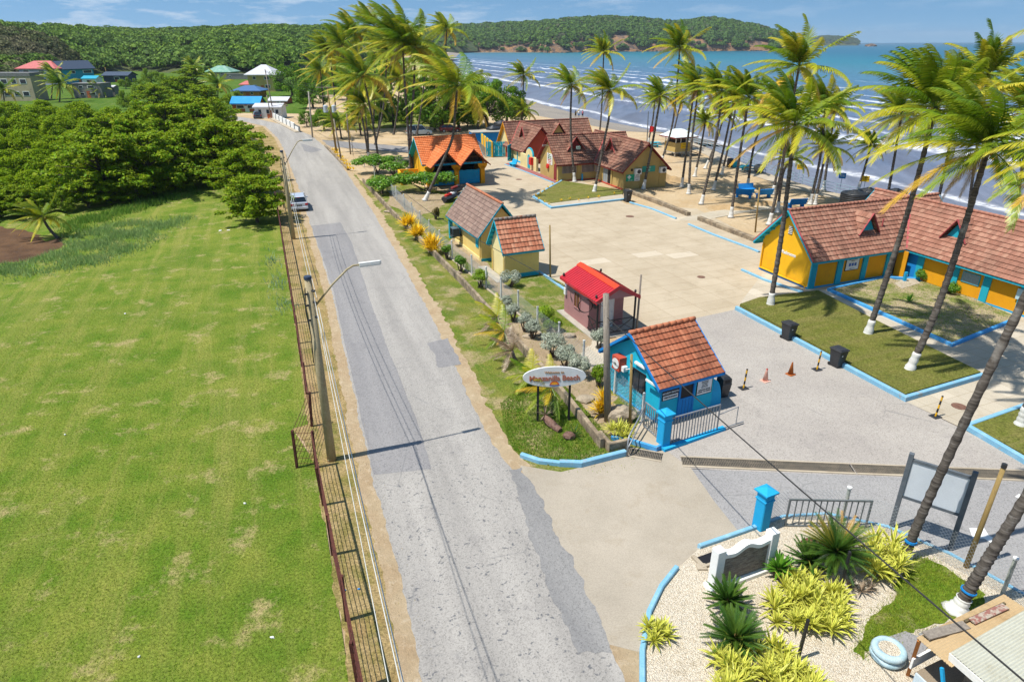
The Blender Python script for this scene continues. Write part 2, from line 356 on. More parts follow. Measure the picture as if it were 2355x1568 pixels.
# ------------------------------------------------------------------ the ground, one sheet to the horizon, ending at the sea wall and the shore
RAIL = [Vector(p) for p in [(30.2,134.5),(32.6,112.4),(34.0,91.0),(36.2,81.0),(39.0,74.5),(41.3,66.5),(44.0,55.0),(47.5,40.0),(51.5,22.0),(55.0,6.0)]]
SHORE = [(-4,262),(-60,560),(-113,1500),(-130,1640),(60,1640),(300,1560)]
edge = [(p.x + .35, p.y) for p in reversed(RAIL)] + [(22, 138), (6, 170), (-14, 262), (-72, 560), (-125, 1500)]
sheet('ground', [(-5000, -60), (60, -60)] + edge + [(-400, 1700), (-400, 6000), (-5000, 6000)], -.03, M_sand, thick=0)
b = MB()
for (x0, y0), (x1, y1) in zip(edge[:10], edge[1:11]): b.add([(x0,y0,-4),(x1,y1,-4),(x1,y1,-.03),(x0,y0,-.03)], [(0,1,2,3)])
tag(b.build('sea_wall', M_conc), 'pale concrete sea wall under the blue railing', 'wall')
# sloping beach below the wall
b = MB(); inner = [(30.3, 135), (30.0, 135.6)] + edge[10:]; outer = [(50, 133), (46, 142), (42, 152), (28, 186), (6, 275), (-48, 580), (-100, 1500)]
n = len(outer)
b.add([(x, y, -1.2 if i == 0 else -.05) for i, (x, y) in enumerate(inner)] + [(x, y, -3.2) for x, y in outer], [(i, n+i, n+i+1, i+1) for i in range(n-1)])
M_beach = sandy('wet_beach_sand', (.34, .30, .25), (.27, .24, .21), (.42, .36, .27), .06)
tag(b.build('beach', M_beach), kind='structure')

# ------------------------------------------------------------------ the sea
def sea_mat():
    s = MN('sea_water'); p = s.coord('Position'); px = s.n('SeparateXYZ'); s.l(p, px.inputs[0])
    wob = s.math('MULTIPLY', s.math('SUBTRACT', s.noise(s.coord('Position', (1, .35, 1)), .035, 5, .55), .5), 16.0)
    wob2 = s.math('MULTIPLY', s.math('SUBTRACT', s.noise(p, .25, 4, .6), .5), 3.0)
    sd_ = s.math('ADD', s.math('ADD', s.math('MULTIPLY_ADD', px.outputs[0], .99, -74.5), s.math('MULTIPLY', px.outputs[1], .30)), s.math('ADD', wob, wob2))
    t = s.math('DIVIDE', sd_, 260.0)
    lines = [(8.5, 1.0, 1.9, 1), (39, 1.8, 5.2, 1), (52, .8, 1.6, .7), (70, 1.4, 4.2, 1), (95, 1.8, 7, 1), (119, 1.8, 6.5, 1), (136, 1.4, 4.8, 1), (160, 1, 3.4, .7), (212, .8, 2, .4)]
    st = [(0.0, 0.0)]
    for c0, a, bb, k in lines: st += [((c0 - a) / 260, 0.0), (c0 / 260, k), ((c0 + bb) / 260, 0.0)]
    brk = s.ramp(s.noise(s.coord('Position', (.35, .06, 1), R(-17)), .55, 6, .62), [(.34, .35), (.52, 1.0)])
    brk0 = s.ramp(s.noise(s.coord('Position', (.35, .06, 1), R(-17)), .22, 3, .6), [(.34, 0.0), (.46, 1.0)])
    keep = s.ramp(t, [(.10, 1.0), (.22, 0.0)])
    near = s.math('MAXIMUM', keep, brk0)
    foam = s.math('MULTIPLY', s.math('MULTIPLY', s.ramp(t, st), brk), near)
    tatter = s.ramp(s.noise(p, .9, 7, .75), [(.36, 0.0), (.54, 1.0)]); foam = s.math('MULTIPLY', foam, tatter)
    # lacy wash behind the breakers
    lace = s.math('MULTIPLY', s.math('MULTIPLY', s.ramp(s.noise(s.coord('Position', (.5, .12, 1), R(-17)), .8, 8, .72), [(.55, 0.0), (.68, .55)]), s.ramp(s.noise(p, .03, 4), [(.45, 0.0), (.6, 1.0)])), s.ramp(t, [(.1, 0.0), (.2, 1.0), (.55, .8), (.7, 0.0)]))
    # white caps farther out
    cap = s.math('MULTIPLY', s.ramp(s.noise(s.coord('Position', (.25, .05, 1), R(-8)), .35, 4, .7), [(.735, 0.0), (.76, .7)]), s.ramp(t, [(.5, 0.0), (.8, 1.0)]))
    foam = s.math('MAXIMUM', s.math('MAXIMUM', foam, lace), cap)
    t2 = s.math('DIVIDE', s.math('MULTIPLY_ADD', sd_, 1.0, s.math('MULTIPLY', wob, 3.0)), 900.0)
    base = s.ramp(t2, [(0.0, (.20, .20, .23)), (.05, (.13, .155, .22)), (.14, (.095, .155, .245)), (.26, (.065, .175, .25)), (.42, (.04, .185, .235)), (.56, (.010, .175, .225)), (1.0, (.004, .12, .19))])
    st3 = s.noise(s.coord('Position', (.5, .09, 1), R(-17)), .9, 8, .7); base = s.mix(1.0, base, s.ramp(st3, [(.35, .72), (.62, 1.12)]), 'MULTIPLY')
    brown = s.math('MULTIPLY', s.ramp(t, [(.02, 0.0), (.06, .55), (.30, .40), (.5, 0.0)]), s.ramp(s.noise(s.coord('Position', (.35, .04, 1), R(-17)), .35, 5), [(.5, 0.0), (.62, 1.0)]))
    base = s.mix(brown, base, (.11, .095, .10))
    c = s.mix(foam, base, (.86, .88, .90))
    wv = s.noise(s.coord('Position', (.55, .16, 1), R(-17)), 1.6, 6, .6); wv2 = s.noise(s.coord('Position', (.25, .035, 1), R(-17)), .42, 4, .5)
    s.bump(s.math('MULTIPLY_ADD', wv2, 2.0, wv), .5, .35); return s.fin(c, s.ramp(foam, [(0, .28), (.5, .9)]), .25)
M_sea = sea_mat()
b = MB(); V = []; Fs = []                         # near water as a mesh with low swells, far water flat to the horizon
gx = np.concatenate([np.linspace(-140, 20, 41), np.linspace(21, 140, 120), np.linspace(145, 300, 32)]); gy = np.concatenate([np.linspace(5, 320, 158), np.linspace(330, 700, 38)])
X, Y = np.meshgrid(gx, gy); S = .99 * X + .30 * Y - 74.5 + 5 * np.sin(Y / 31) + 3 * np.sin(Y / 13 + X / 40); Z = np.full(X.shape, -2.5)
for c0, hgt in ((8, .22), (38, .7), (50, .35), (69, .7), (94, 1.0), (118, 1.0), (135, .7), (160, .6), (185, .5), (212, .5)):
    Z += hgt * np.exp(-((S - c0 - 1.2) / 2.2) ** 2) * (.6 + .4 * np.sin(Y / 17 + c0))
fade = np.clip((300 - X) / 40, 0, 1) * np.clip((700 - Y) / 60, 0, 1); Z = -2.5 + (Z + 2.5) * fade
ny, nx = X.shape; idx = np.arange(nx * ny).reshape(ny, nx)
Q = np.stack([idx[:-1,:-1], idx[:-1,1:], idx[1:,1:], idx[1:,:-1]], -1).reshape(-1, 4)
me = npmesh('sea', np.stack([X, Y, Z], -1).reshape(-1, 3), Q); o = link('sea', me, M_sea, smooth=True); tag(o, kind='structure')
b = MB(); x0, x1, y0, y1 = -140, 300, 5, 700
b.add([(-140,5,-2.5),(300,5,-2.5),(300,700,-2.5),(-140,700,-2.5),(-140,15000,-2.5),(300,15000,-2.5),(15000,5,-2.5),(15000,700,-2.5),(15000,15000,-2.5),(300,-600,-2.5),(40,-600,-2.5),(40,5,-2.5),(15000,-600,-2.5)],
      [(3,2,5,4),(1,6,7,2),(2,7,8,5),(9,12,6,1),(10,9,1,11)])
tag(b.build('open_sea', M_sea), kind='structure')
# weed left on the wet sand
M_weed = sandy('sea_weed', (.30, .20, .06), (.22, .14, .05), (.36, .27, .12), 1.2)
# ------------------------------------------------------------------ lawns, verges, road
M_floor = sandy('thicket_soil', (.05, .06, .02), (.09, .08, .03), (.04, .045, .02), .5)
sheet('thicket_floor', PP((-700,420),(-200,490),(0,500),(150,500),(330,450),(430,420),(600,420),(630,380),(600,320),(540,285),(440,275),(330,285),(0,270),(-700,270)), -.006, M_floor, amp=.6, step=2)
lawn_pts = [(815,1640),(727,1068),(672,985),(708,976),(676,720),(636,470),(622,420),(560,405),(430,405),(330,440),(140,470),(60,420),(-200,420)]
LAWN = PP(*lawn_pts) + [Vector((-140, 60, 0)), Vector((-120, 5, 0)), Vector((-10, 5, 0))]
sheet('lawn', LAWN, 0, M_lawn)
BOG = PP((-160,512),(0,520),(60,530),(105,556),(147,545),(143,570),(62,600),(-20,608),(-160,640))
sheet('bare_bog', BOG, .004, M_bog, amp=.5, step=1)
RL = PP((985,1640),(925,1340),(880,1180),(845,1050),(812,900),(790,800),(765,680),(738,590),(705,490),(690,440),(672,395),(655,350),(640,320),(610,291),(560,280),(470,268))
RR = PP((1470,1640),(1395,1480),(1330,1350),(1213,1115),(1160,1060),(1105,970),(1050,852),(990,725),(950,652),(900,562),(860,492),(820,432),(782,375),(750,340),(715,312),(660,290),(600,276),(480,261))
FL = PP((815,1640),(727,1068),(672,985),(708,976),(676,720),(636,470),(625,400),(600,330),(560,295))
WL = PP((1440,1090),(1375,1030),(1240,852),(1070,662),(900,492),(835,420),(772,362),(742,332),(715,312))
sheet('verge', FL + list(reversed(RL[:14])), .004, M_verge, amp=.15, step=.5)
sheet('right_verge', RR[3:15] + list(reversed(WL)), .004, M_strip, amp=.15, step=.5)
def off(line, d): 
    out = []
    for i, p in enumerate(line):
        t = (line[min(i+1, len(line)-1)] - line[max(i-1, 0)]); t.z = 0; t.normalize(); out.append(p + Vector((-t.y, t.x, 0)) * d)
    return out
sheet('left_shoulder', off(RL, .55) + list(reversed(off(RL, -.2))), .008, M_dirt, amp=.13, step=.4)
sheet('right_shoulder', off(RR[3:], -.75) + list(reversed(off(RR[3:], .2))), .008, M_dirt, amp=.2, step=.4)
sheet('junction_dirt', PP((1470,1640),(1395,1480),(1370,1430),(1440,1450),(1474,1500),(1478,1640)), .006, M_dirt, amp=.1)
sheet('road', RL + list(reversed(RR)), .012, M_road, amp=.09, step=.35)
LANE = PP((736,585),(712,520),(780,512),(806,560),(850,700),(886,800),(922,890),(958,985),(985,1078),(852,1092),(812,900),(790,800),(765,680))
LANE = [p + Vector((.12, 0, 0)) for p in LANE]
sheet('road_patch', LANE, .016, M_lane, amp=.04, step=.7)
sheet('road_patch', PP((982,790),(1030,778),(1060,838),(1008,846),(1000,815)), .016, M_lane, amp=.09, step=.25)
sheet('road_patch', PP((1170,1080),(1200,1075),(1222,1110),(1300,1265),(1375,1410),(1408,1500),(1330,1505),(1270,1380),(1225,1250),(1190,1150)), .016, M_tar, amp=.14, step=.25)
sheet('road_patch', PP((690,330),(742,345),(716,352),(700,348)), .016, M_lane, amp=.1)
# concrete apron, entry asphalt, car park paving
sheet('apron', PP((1195,1070),(1290,1085),(1440,1050),(1530,1035),(1590,1078),(1640,1150),(1700,1225),(1600,1268),(1545,1318),(1490,1400),(1474,1500),(1395,1480),(1330,1350),(1213,1115)), .010, M_apron, amp=.03, step=1)
sheet('entry_lot', PP((1470,760),(1690,712),(2080,922),(2220,990),(2420,1100),(2420,1125),(1560,1075),(1500,1000),(1400,850)), .006, M_entry)
sheet('blue_grey_lot', PP((1580,1078),(2420,1110)) + [P(2420, 1420)] + PP((2182,1285),(2040,1218),(1900,1188),(1800,1195),(1745,1218),(1700,1225),(1640,1150)), .008, M_lot)
sheet('car_park', PP((1040,440),(1100,395),(1130,352),(1215,352),(1440,470),(1600,480),(1760,560),(1765,640),(1690,712),(1470,760),(1420,780),(1300,655),(1240,625),(1170,560),(1110,470)), .004, M_paving)
sheet('garden_path', PP((1690,712),(1745,640),(1765,610),(1900,600),(2110,600),(2420,720),(2420,1100),(2220,988),(2080,922)), .005, M_path)
sheet('sand_path', PP((1561,506),(1605,509),(1700,491),(1800,477),(1870,462),(1862,452),(1780,467),(1640,486),(1583,497)), .008, M_path)
sheet('promenade', [p + Vector((.2, 0)) for p in RAIL] + [p + Vector((-2.6, -.3)) for p in reversed(RAIL)], .002, M_conc)
sheet('scrub_ground', PP((735,262),(830,255),(960,250),(1060,262),(1040,288),(960,292),(880,296),(800,300),(745,292)), .0, M_strip, amp=1.5, step=2)
sheet('side_lane', PP((742,332),(760,338),(940,352),(1010,352),(1120,345),(1120,334),(940,338),(740,322)), .004, M_lane, amp=.2)
# planted strip between the block wall and the car park, by patches
STRIP = PP((1440,1090),(1375,1030),(1240,852),(1070,662),(900,492),(835,420),(860,400),(950,425),(1010,440),(1110,470),(1170,560),(1240,625),(1300,655),(1380,790),(1400,850),(1480,960),(1500,1010))
sheet('planted_strip', STRIP, .003, M_strip)
sheet('bare_strip', PP((1345,985),(1220,830),(1130,730),(1190,730),(1260,780),(1330,760),(1385,800),(1400,870),(1420,960)), .007, M_earth, amp=.35, step=.5)
sheet('bare_strip', PP((1030,560),(1100,625),(1160,690),(1180,675),(1125,610),(1040,545)), .007, M_earth, amp=.15, step=.5)
sheet('bare_strip', PP((890,470),(960,500),(1010,480),(1040,450),(960,440),(900,440)), .007, M_earth, amp=.3, step=.5)
sheet('gravel_patch', PP((1340,850),(1400,850),(1420,800),(1370,780),(1330,820)), .011, M_pebble, amp=.2, step=.3)
sheet('village_grass', PP((-900,330),(150,300),(560,260),(700,262),(715,220),(860,215),(900,150)) + [Vector((-60,900,0)), Vector((-1500,900,0))], -.01, M_field)
# islands behind kerbs
ISL1 = PP((1700,706),(1745,690),(1880,674),(2010,742),(2252,863),(2080,914))
def island(name, pts, h, m): sheet(name, pts, h, m, thick=h)
island('grass_island', ISL1, .22, M_turf)
kerb('kerb', PP((1692,712),(2080,921),(2257,868)), .22, 0, .26, M_kerb, 'pale blue kerb round the clipped lawn beside the black bins')
ISL2 = PP((1908,668),(2035,641),(2100,656),(2133,646),(2338,733),(2187,793))
island('garden_bed', ISL2, .12, M_bedturf)
kerb('kerb', PP((2133,646),(2035,641),(1905,669),(2187,796),(2338,735)), .2, 0, .2, M_kerb2, 'bright blue kerb round the patchy bed in front of the washrooms')
ISL3 = PP((2226,986),(2420,915),(2420,1090))
island('grass_island', ISL3, .22, M_turf)
kerb('kerb', PP((2440,908),(2221,986),(2440,1115)), .22, 0, .26, M_kerb, 'pale blue kerb round the corner lawn at the right edge')
ISL4 = PP((1228,455),(1246,465),(1266,470),(1430,449),(1433,441),(1388,433),(1293,418))
island('grass_island', ISL4, .14, M_turf)
sheet('kerb_walk', PP((1246,465),(1268,479),(1438,460),(1430,449),(1266,470)), .1, M_path, thick=.1)
kerb('kerb', PP((1293,417),(1226,455),(1268,480),(1440,460)), .25, 0, .2, M_kerb, 'pale blue kerb round the lawn before the tan building')
kerb('kerb', PP((1448,467),(1500,482),(1554,504)), .22, 0, .13, M_kerb, 'weathered blue kerb past the far bin')
kerb('kerb', PP((1583,517),(1640,541),(1724,572),(1745,581)), .22, 0, .13, M_kerb, 'weathered blue kerb leading to the yellow gable')
kerb('kerb', PP((1234,622),(1300,668)), .2, 0, .12, M_kerb, 'blue kerb running from the annex to the maroon cabin')
kerb('kerb', PP((1705,622),(1760,646),(1845,674)), .2, 0, .14, M_kerb, 'short blue kerb below the yellow gable wall')
for a_, l_ in ((PP((1440,441),(1520,471),(1583,497)), 'low rough stone wall from the tan building to the sand path'), (PP((1607,506),(1660,527),(1745,559)), 'low rough stone wall from the sand path to the yellow gable')):
    kerb('stone_wall', a_, .45, 0, .38, M_block, l_, 'wall')
# block wall along the road verge
kerb('block_wall', PP((1384,1034),(1300,925),(1240,852),(1155,757),(1070,662),(985,576),(900,492),(835,420)), .2, 0, .55, M_block, 'long low concrete block wall between the road verge and the planted strip', 'wall')
kerb('drain_wall', PP((800,392),(772,362),(748,338)), .3, 0, .35, M_block, 'broken concrete drain edge at the side lane corner', 'wall')
# sign island
SI = PP((1165,1005),(1180,1035),(1200,1052),(1260,1070),(1330,1074),(1436,1046),(1372,975),(1300,890),(1215,880),(1150,930))
sheet('sign_island', SI, .05, M_strip, thick=.05, amp=.08)
kerb('kerb', PP((1198,1050),(1240,1064),(1290,1070)), .2, 0, .2, M_kerb, 'chipped blue kerb at the road end of the sign island')
kerb('kerb', PP((1286,1070),(1335,1072),(1437,1046)), .22, 0, .26, M_kerb, 'newer blue kerb at the gate end of the sign island')
# pebble island
PI_ = PP((1472,1640),(1474,1500),(1490,1410),(1520,1350),(1555,1312),(1607,1262),(1735,1217),(1800,1192),(1900,1186),(2040,1216),(2182,1278),(2354,1372),(2420,1420),(2420,1640))
sheet('pebble_island', PI_, .06, M_pebble, thick=.06)
kerb('kerb', PP((1476,1640),(1476,1500),(1492,1412),(1520,1354),(1555,1310)), .16, 0, .2, M_kerb, 'curved pale blue kerb round the pebble garden')
kerb('kerb', PP((1606,1262),(1670,1240),(1735,1217)), .16, 0, .2, M_kerb, 'short straight blue kerb beside the drain hole')
kerb('kerb', PP((1760,1206),(1800,1190),(1900,1184),(2040,1214),(2182,1276),(2354,1370),(2440,1425)), .12, 0, .12, M_kerb, 'thin chipped blue kerb under the chain link fence')
GP = PP((2085,1290),(2130,1285),(2265,1370),(2240,1400),(2140,1440),(2040,1470),(1985,1520),(1960,1500),(2000,1420),(2060,1370))
sheet('garden_grass', GP, .064, lawn_mat('lush_turf', (.12, .22, .015), (.22, .27, .03), (.44, .36, .18), .54, .6), amp=.15, step=.25)
sheet('slate_slab', PP((2035,1470),(2080,1455),(2140,1480),(2100,1530),(2060,1500)), .09, M_lot, 'flat grey slate slab beside the tyre planter', 'slab', kind=None, thick=.03)
sheet('slate_slab', PP((2110,1460),(2165,1440),(2185,1465),(2130,1490)), .09, M_lot, 'flat grey slate slab below the leaning palm', 'slab', kind=None, thick=.03)
# ------------------------------------------------------------------ building helpers
def xf(b, M, n0=0):
    b.v[n0:] = [tuple(M @ Vector(q)) for q in b.v[n0:]]; return b
def tiles(b, p0, u, v, nu, nv, amp=.028, lip=.055):
    if b.uv is None: b.uv = [(0, 0)] * len(b.v)
    p0, u, v = Vector(p0), Vector(u), Vector(v); nn = u.cross(v).normalized(); S = 4
    cols = nu * S + 1; base = len(b.v); off = random.randint(0, 500)
    prof = [.5 - .5 * math.cos(2 * math.pi * i / S) if i % S else 0 for i in range(cols)]
    for r in range(nv):
        for e in (0, 1):
            vv = (r + e * 1.0) / nv - (0.02 / nv if not e else 0)
            for c in range(cols):
                hh = amp * prof[c] + lip * (1 - e) + .006
                b.v.append(tuple(p0 + u * (c / (nu * S)) + v * vv + nn * hh)); b.uv.append((off + c / S * .999, r + .2 + .6 * e))
    for r in range(nv):
        a = base + r * 2 * cols
        for c in range(cols - 1):
            b.f.append((a + c, a + c + 1, a + cols + c + 1, a + cols + c))
            if r < nv - 1: b.f.append((a + cols + c, a + cols + c + 1, a + 2 * cols + c + 1, a + 2 * cols + c))
    n = len(b.v)                                        # closing lip at the eave
    for c in range(cols):
        b.v.append(tuple(p0 + u * (c / (nu * S)) - nn * .02)); b.uv.append((off + c / S * .999, .1))
    for c in range(cols - 1): b.f.append((n + c, n + c + 1, base + c + 1, base + c))
def ridge_cap(parent, a, b_, m, r=.11, seg=.36, name='ridge_cap'):
    a, b_ = Vector(a), Vector(b_); n = max(2, int((b_ - a).length / seg)); b = MB()
    for i in range(n):
        p, q = a.lerp(b_, i / n), a.lerp(b_, (i + 1.06) / n if i < n - 1 else 1); b.tube([p, q], [r * 1.1, r * .94], 8)
    return b.build(name, m, parent, True)
def tile_mat(name, a, b_, c3, moss, moss_lo=.48, moss_amt=.75):
    s = MN(name); uv = s.n('UVMap').outputs[0]
    fl = s.n('VectorMath', operation='FLOOR'); s.l(uv, fl.inputs[0]); wn_ = s.n('TexWhiteNoise'); s.l(fl.outputs[0], wn_.inputs['Vector'])
    c = s.ramp(wn_.outputs['Value'], [(0, a), (.55, b_), (1, c3)])
    p = s.coord('Object'); c = s.mix(s.ramp(s.noise(p, .55, 8, .7), [(moss_lo, 0.0), (moss_lo + .2, moss_amt)]), c, moss)
    sp = s.n('SeparateXYZ'); s.l(uv, sp.inputs[0])
    st = s.noise(s.coord('UV', (1.1, .12, 1)), 2.4, 6, .7); c = s.mix(s.ramp(st, [(.5, 0.0), (.68, .5)]), c, [x * .6 for x in moss])
    f = s.noise(p, 26, 5, .75); c = s.mix(1.0, c, s.ramp(f, [(.32, .6), (.6, 1.08)]), 'MULTIPLY'); s.bump(f, .3, .01)
    return s.fin(c, .85, .25)
T_booth = tile_mat('terracotta_tiles', (.34, .105, .052), (.42, .14, .07), (.50, .19, .10), (.13, .055, .035), .46)
T_wash = tile_mat('pink_terracotta_tiles', (.29, .13, .085), (.365, .17, .115), (.44, .235, .16), (.19, .095, .065), .47, .6)
T_tan = tile_mat('weathered_brown_tiles', (.21, .095, .064), (.28, .13, .088), (.35, .19, .13), (.115, .065, .05), .44, .75)
T_grey = tile_mat('faded_grey_brown_tiles', (.22, .145, .115), (.28, .185, .145), (.33, .23, .18), (.15, .10, .085), .47, .5)
T_annex = tile_mat('fresh_terracotta_tiles', (.42, .15, .08), (.50, .19, .105), (.58, .27, .16), (.24, .10, .065), .5, .55)
T_shed = tile_mat('orange_tiles', (.62, .17, .05), (.68, .20, .065), (.72, .24, .09), (.48, .14, .05), .55, .4)
M_cap = mat('ridge_tile', (.55, .19, .09), (.40, .15, .08), 3, bump=.2, fine=.15)
M_capg = mat('lichen_ridge_tile', (.40, .18, .10), (.25, .22, .19), 2, .4, .55, bump=.3, fine=.2)
def wallpaint(name, a, b_, dirt, rough=.8): return mat(name, a, b_, .8, .4, .7, rough, .06, 18, .12, dirt=dirt, dscale=.55, dlo=.58, dhi=.8)
W_yel = wallpaint('golden_yellow_paint', (.86, .47, .012), (.80, .41, .010), (.62, .33, .03))
W_org = wallpaint('orange_yellow_paint', (.80, .36, .008), (.74, .31, .008), (.52, .24, .02))
W_cream = wallpaint('cream_yellow_paint', (.80, .60, .20), (.74, .53, .16), (.55, .42, .2))
W_pale = wallpaint('pale_cream_paint', (.80, .68, .34), (.74, .61, .28), (.58, .48, .3))
W_tan = wallpaint('tan_paint', (.50, .36, .13), (.44, .31, .105), (.33, .24, .12))
W_turq = wallpaint('turquoise_paint', (.018, .40, .52), (.014, .34, .46), (.02, .22, .30))
W_booth = wallpaint('booth_turquoise_paint', (.012, .46, .64), (.010, .41, .58), (.03, .30, .40))
W_blue = wallpaint('cobalt_blue_paint', (.010, .235, .62), (.008, .20, .54), (.02, .15, .35))
W_bluel = wallpaint('sky_blue_paint', (.015, .36, .66), (.012, .31, .58), (.03, .22, .40))
W_red = wallpaint('terracotta_red_paint', (.46, .075, .042), (.40, .065, .036), (.28, .06, .04))
W_white = wallpaint('white_paint', (.80, .80, .77), (.74, .74, .70), (.55, .53, .47))
W_mauve = wallpaint('mauve_panel', (.40, .20, .19), (.35, .17, .165), (.26, .13, .12))
M_brred = mat('dark_red_trim', (.27, .035, .03), (.20, .03, .03), 3, fine=.1)
M_dark = mat('dark_interior', (.012, .012, .014), rough=.6, fine=0)
M_glass = mat('window_glass', (.02, .03, .045), rough=.08, fine=0, spec=.6)
M_alu = mat('aluminium', (.55, .56, .58), rough=.35, metal=.8, fine=.08)
M_black = mat('black_paint', (.018, .018, .02), (.03, .03, .032), 4, rough=.5, fine=.1)
M_plast = mat('black_plastic', (.022, .024, .028), (.035, .037, .042), 3, rough=.45, fine=.1, spec=.5)
M_steel = mat('galvanised_steel', (.36, .38, .40), (.27, .29, .31), 3, rough=.45, fine=.15, metal=.35, dirt=(.25, .15, .09), dscale=1.5, dlo=.6, dhi=.75)
M_txt = mat('sign_black', (.02, .02, .022), rough=.6, fine=0)
M_signw = mat('sign_white', (.78, .78, .76), (.70, .70, .68), 4, rough=.5, fine=.05)
M_conc2 = mat('cast_concrete', (.46, .42, .35), (.36, .33, .27), 1.5, rough=.9, fine=.15, bump=.2)

def gable_walls(parent, x0, x1, hw, wz, apex, m, name='wall', M=None):
    b = MB(); n = 5; prof = [(-hw, 0), (hw, 0), (hw, wz), (0, apex), (-hw, wz)]
    b.add([(x0, y, z) for y, z in prof] + [(x1, y, z) for y, z in prof], [(4,3,2,1,0), (5,6,7,8,9)] + [(i, (i+1)%5, (i+1)%5+5, i+5) for i in range(5)])
    if M: xf(b, M)
    return b.build(name, m, parent)
def gable_roof(parent, L, h, ez, rz, mt, mcap, mtrim, tw=.30, th=.36, M=None, x0=0.0, ends=(1, 1), trim=.16, eaves=True, mcapr=.11):
    k = math.hypot(h, rz - ez); nu, nv = max(2, round(L / tw)), max(2, round(k / th)); b = MB()
    tiles(b, (x0, -h, ez), (L, 0, 0), (0, h, rz - ez), nu, nv); tiles(b, (x0 + L, h, ez), (-L, 0, 0), (0, -h, rz - ez), nu, nv)
    if M: xf(b, M)
    ro = b.build('roof', mt, parent)
    b = MB(); t = .05
    for s_ in (-1, 1):
        q = [(x0 + .02, s_*h*.985, ez-.005), (x0+L-.02, s_*h*.985, ez-.005), (x0+L-.02, 0, rz-.005-.0), (x0+.02, 0, rz-.005)]
        b.slab(q if s_ < 0 else q[::-1], t)
    if M: xf(b, M)
    b.build('roof_deck', mtrim, ro)
    A, B = Vector((x0 - .03, 0, rz + .06)), Vector((x0 + L + .03, 0, rz + .06))
    if M: A, B = M @ A, M @ B
    ridge_cap(ro, A, B, mcap, mcapr)
    for e, xx in ((0, x0 - .02), (1, x0 + L + .02)):
        if ends[e]:
            for s_ in (-1, 1):
                b = MB()
                a, c = Vector((xx, s_ * (h + .03), ez + .03)), Vector((xx, 0, rz + .06)); d = Vector((0, 0, -trim)); w_ = Vector((.022, 0, 0))
                b.add([a-w_, c-w_, c-w_+d, a-w_+d, a+w_, c+w_, c+w_+d, a+w_+d], [(0,1,2,3),(7,6,5,4),(0,4,5,1),(1,5,6,2),(2,6,7,3),(3,7,4,0)])
                if M: xf(b, M)
                b.build('barge_board', mtrim, parent)
    if eaves:
        for s_ in (-1, 1):
            b = MB().box(x0, x0 + L, s_*h - .05 if s_ > 0 else s_*h, s_*h if s_ > 0 else s_*h + .05, ez - .15, ez - .01)
            if M: xf(b, M)
            b.build('fascia', mtrim, parent)
    return ro
def dormer(parent, x, yf, ez, h, rz, mt, mtrim, mfront, w_=.8, hh=1.15, M=None, side=-1):
    """little gable on the slope facing side*y, its front at local yf"""
    k = (rz - ez) / h; z0 = ez + (h - abs(yf)) * k; D = hh / k + .25; s_ = side
    T = Matrix.Translation((x, yf, z0 + .03)) @ (Matrix.Rotation(0, 4, 'Z') if s_ < 0 else Matrix.Rotation(math.pi, 4, 'Z'))
    if M: T = M @ T
    d = tag(bpy.data.objects.new('dormer', None)); COL.objects.link(d); d.parent = parent
    b = MB(); ov = .22
    tiles(b, (-w_, D, -.05), (0, -D - ov, 0), (w_, 0, hh + .05), 5, 4); tiles(b, (w_, -ov, -.05), (0, D + ov, 0), (-w_, 0, hh + .05), 5, 4); xf(b, T); b.build('dormer_roof', mt, d)
    b = MB().add([(-w_*.82, .08, -.05), (w_*.82, .08, -.05), (0, .08, hh * .84)], [(0, 1, 2)]); xf(b, T); b.build('dormer_front', mfront, d)
    for q in (-1, 1):
        b = MB().beam((q * (w_ + .04), -ov, -.08), (0, -ov, hh + .02), .05, .13, up=(0, 1, 0)); xf(b, T); b.build('barge_board', mtrim, d)
    return d
def panel(parent, name, m, x0, x1, z0, z1, y, t=.03, M=None, side=-1):
    b = MB().box(x0, x1, y - t if side < 0 else y, y if side < 0 else y + t, z0, z1)
    if M: xf(b, M)
    return b.build(name, m, parent)
def frame(parent, name, m, x0, x1, z0, z1, y, w_=.06, t=.06, M=None, side=-1, bars=0):
    b = MB(); ya, yb = (y - t, y) if side < 0 else (y, y + t)
    b.box(x0 - w_, x0, ya, yb, z0 - w_, z1 + w_); b.box(x1, x1 + w_, ya, yb, z0 - w_, z1 + w_); b.box(x0, x1, ya, yb, z0 - w_, z0); b.box(x0, x1, ya, yb, z1, z1 + w_)
    for i in range(bars): q = x0 + (x1 - x0) * (i + 1) / (bars + 1); b.box(q - .018, q + .018, ya + .01, yb, z0, z1)
    if M: xf(b, M)
    return b.build(name, m, parent)
LEFT = lambda x: Matrix.Translation((x, 0, 0)) @ Matrix.Rotation(R(-90), 4, 'Z')     # panel frame on a wall facing -x: local x runs towards -y... front at +/-
def on_left(x): return Matrix(((0, 1, 0, x), (-1, 0, 0, 0), (0, 0, 1, 0), (0, 0, 0, 1)))   # (px, depth, z) -> wall facing -x; px counted from +y to -y
def on_right(x): return Matrix(((0, -1, 0, x), (1, 0, 0, 0), (0, 0, 1, 0), (0, 0, 0, 1)))  # wall facing +x; px counted along +y
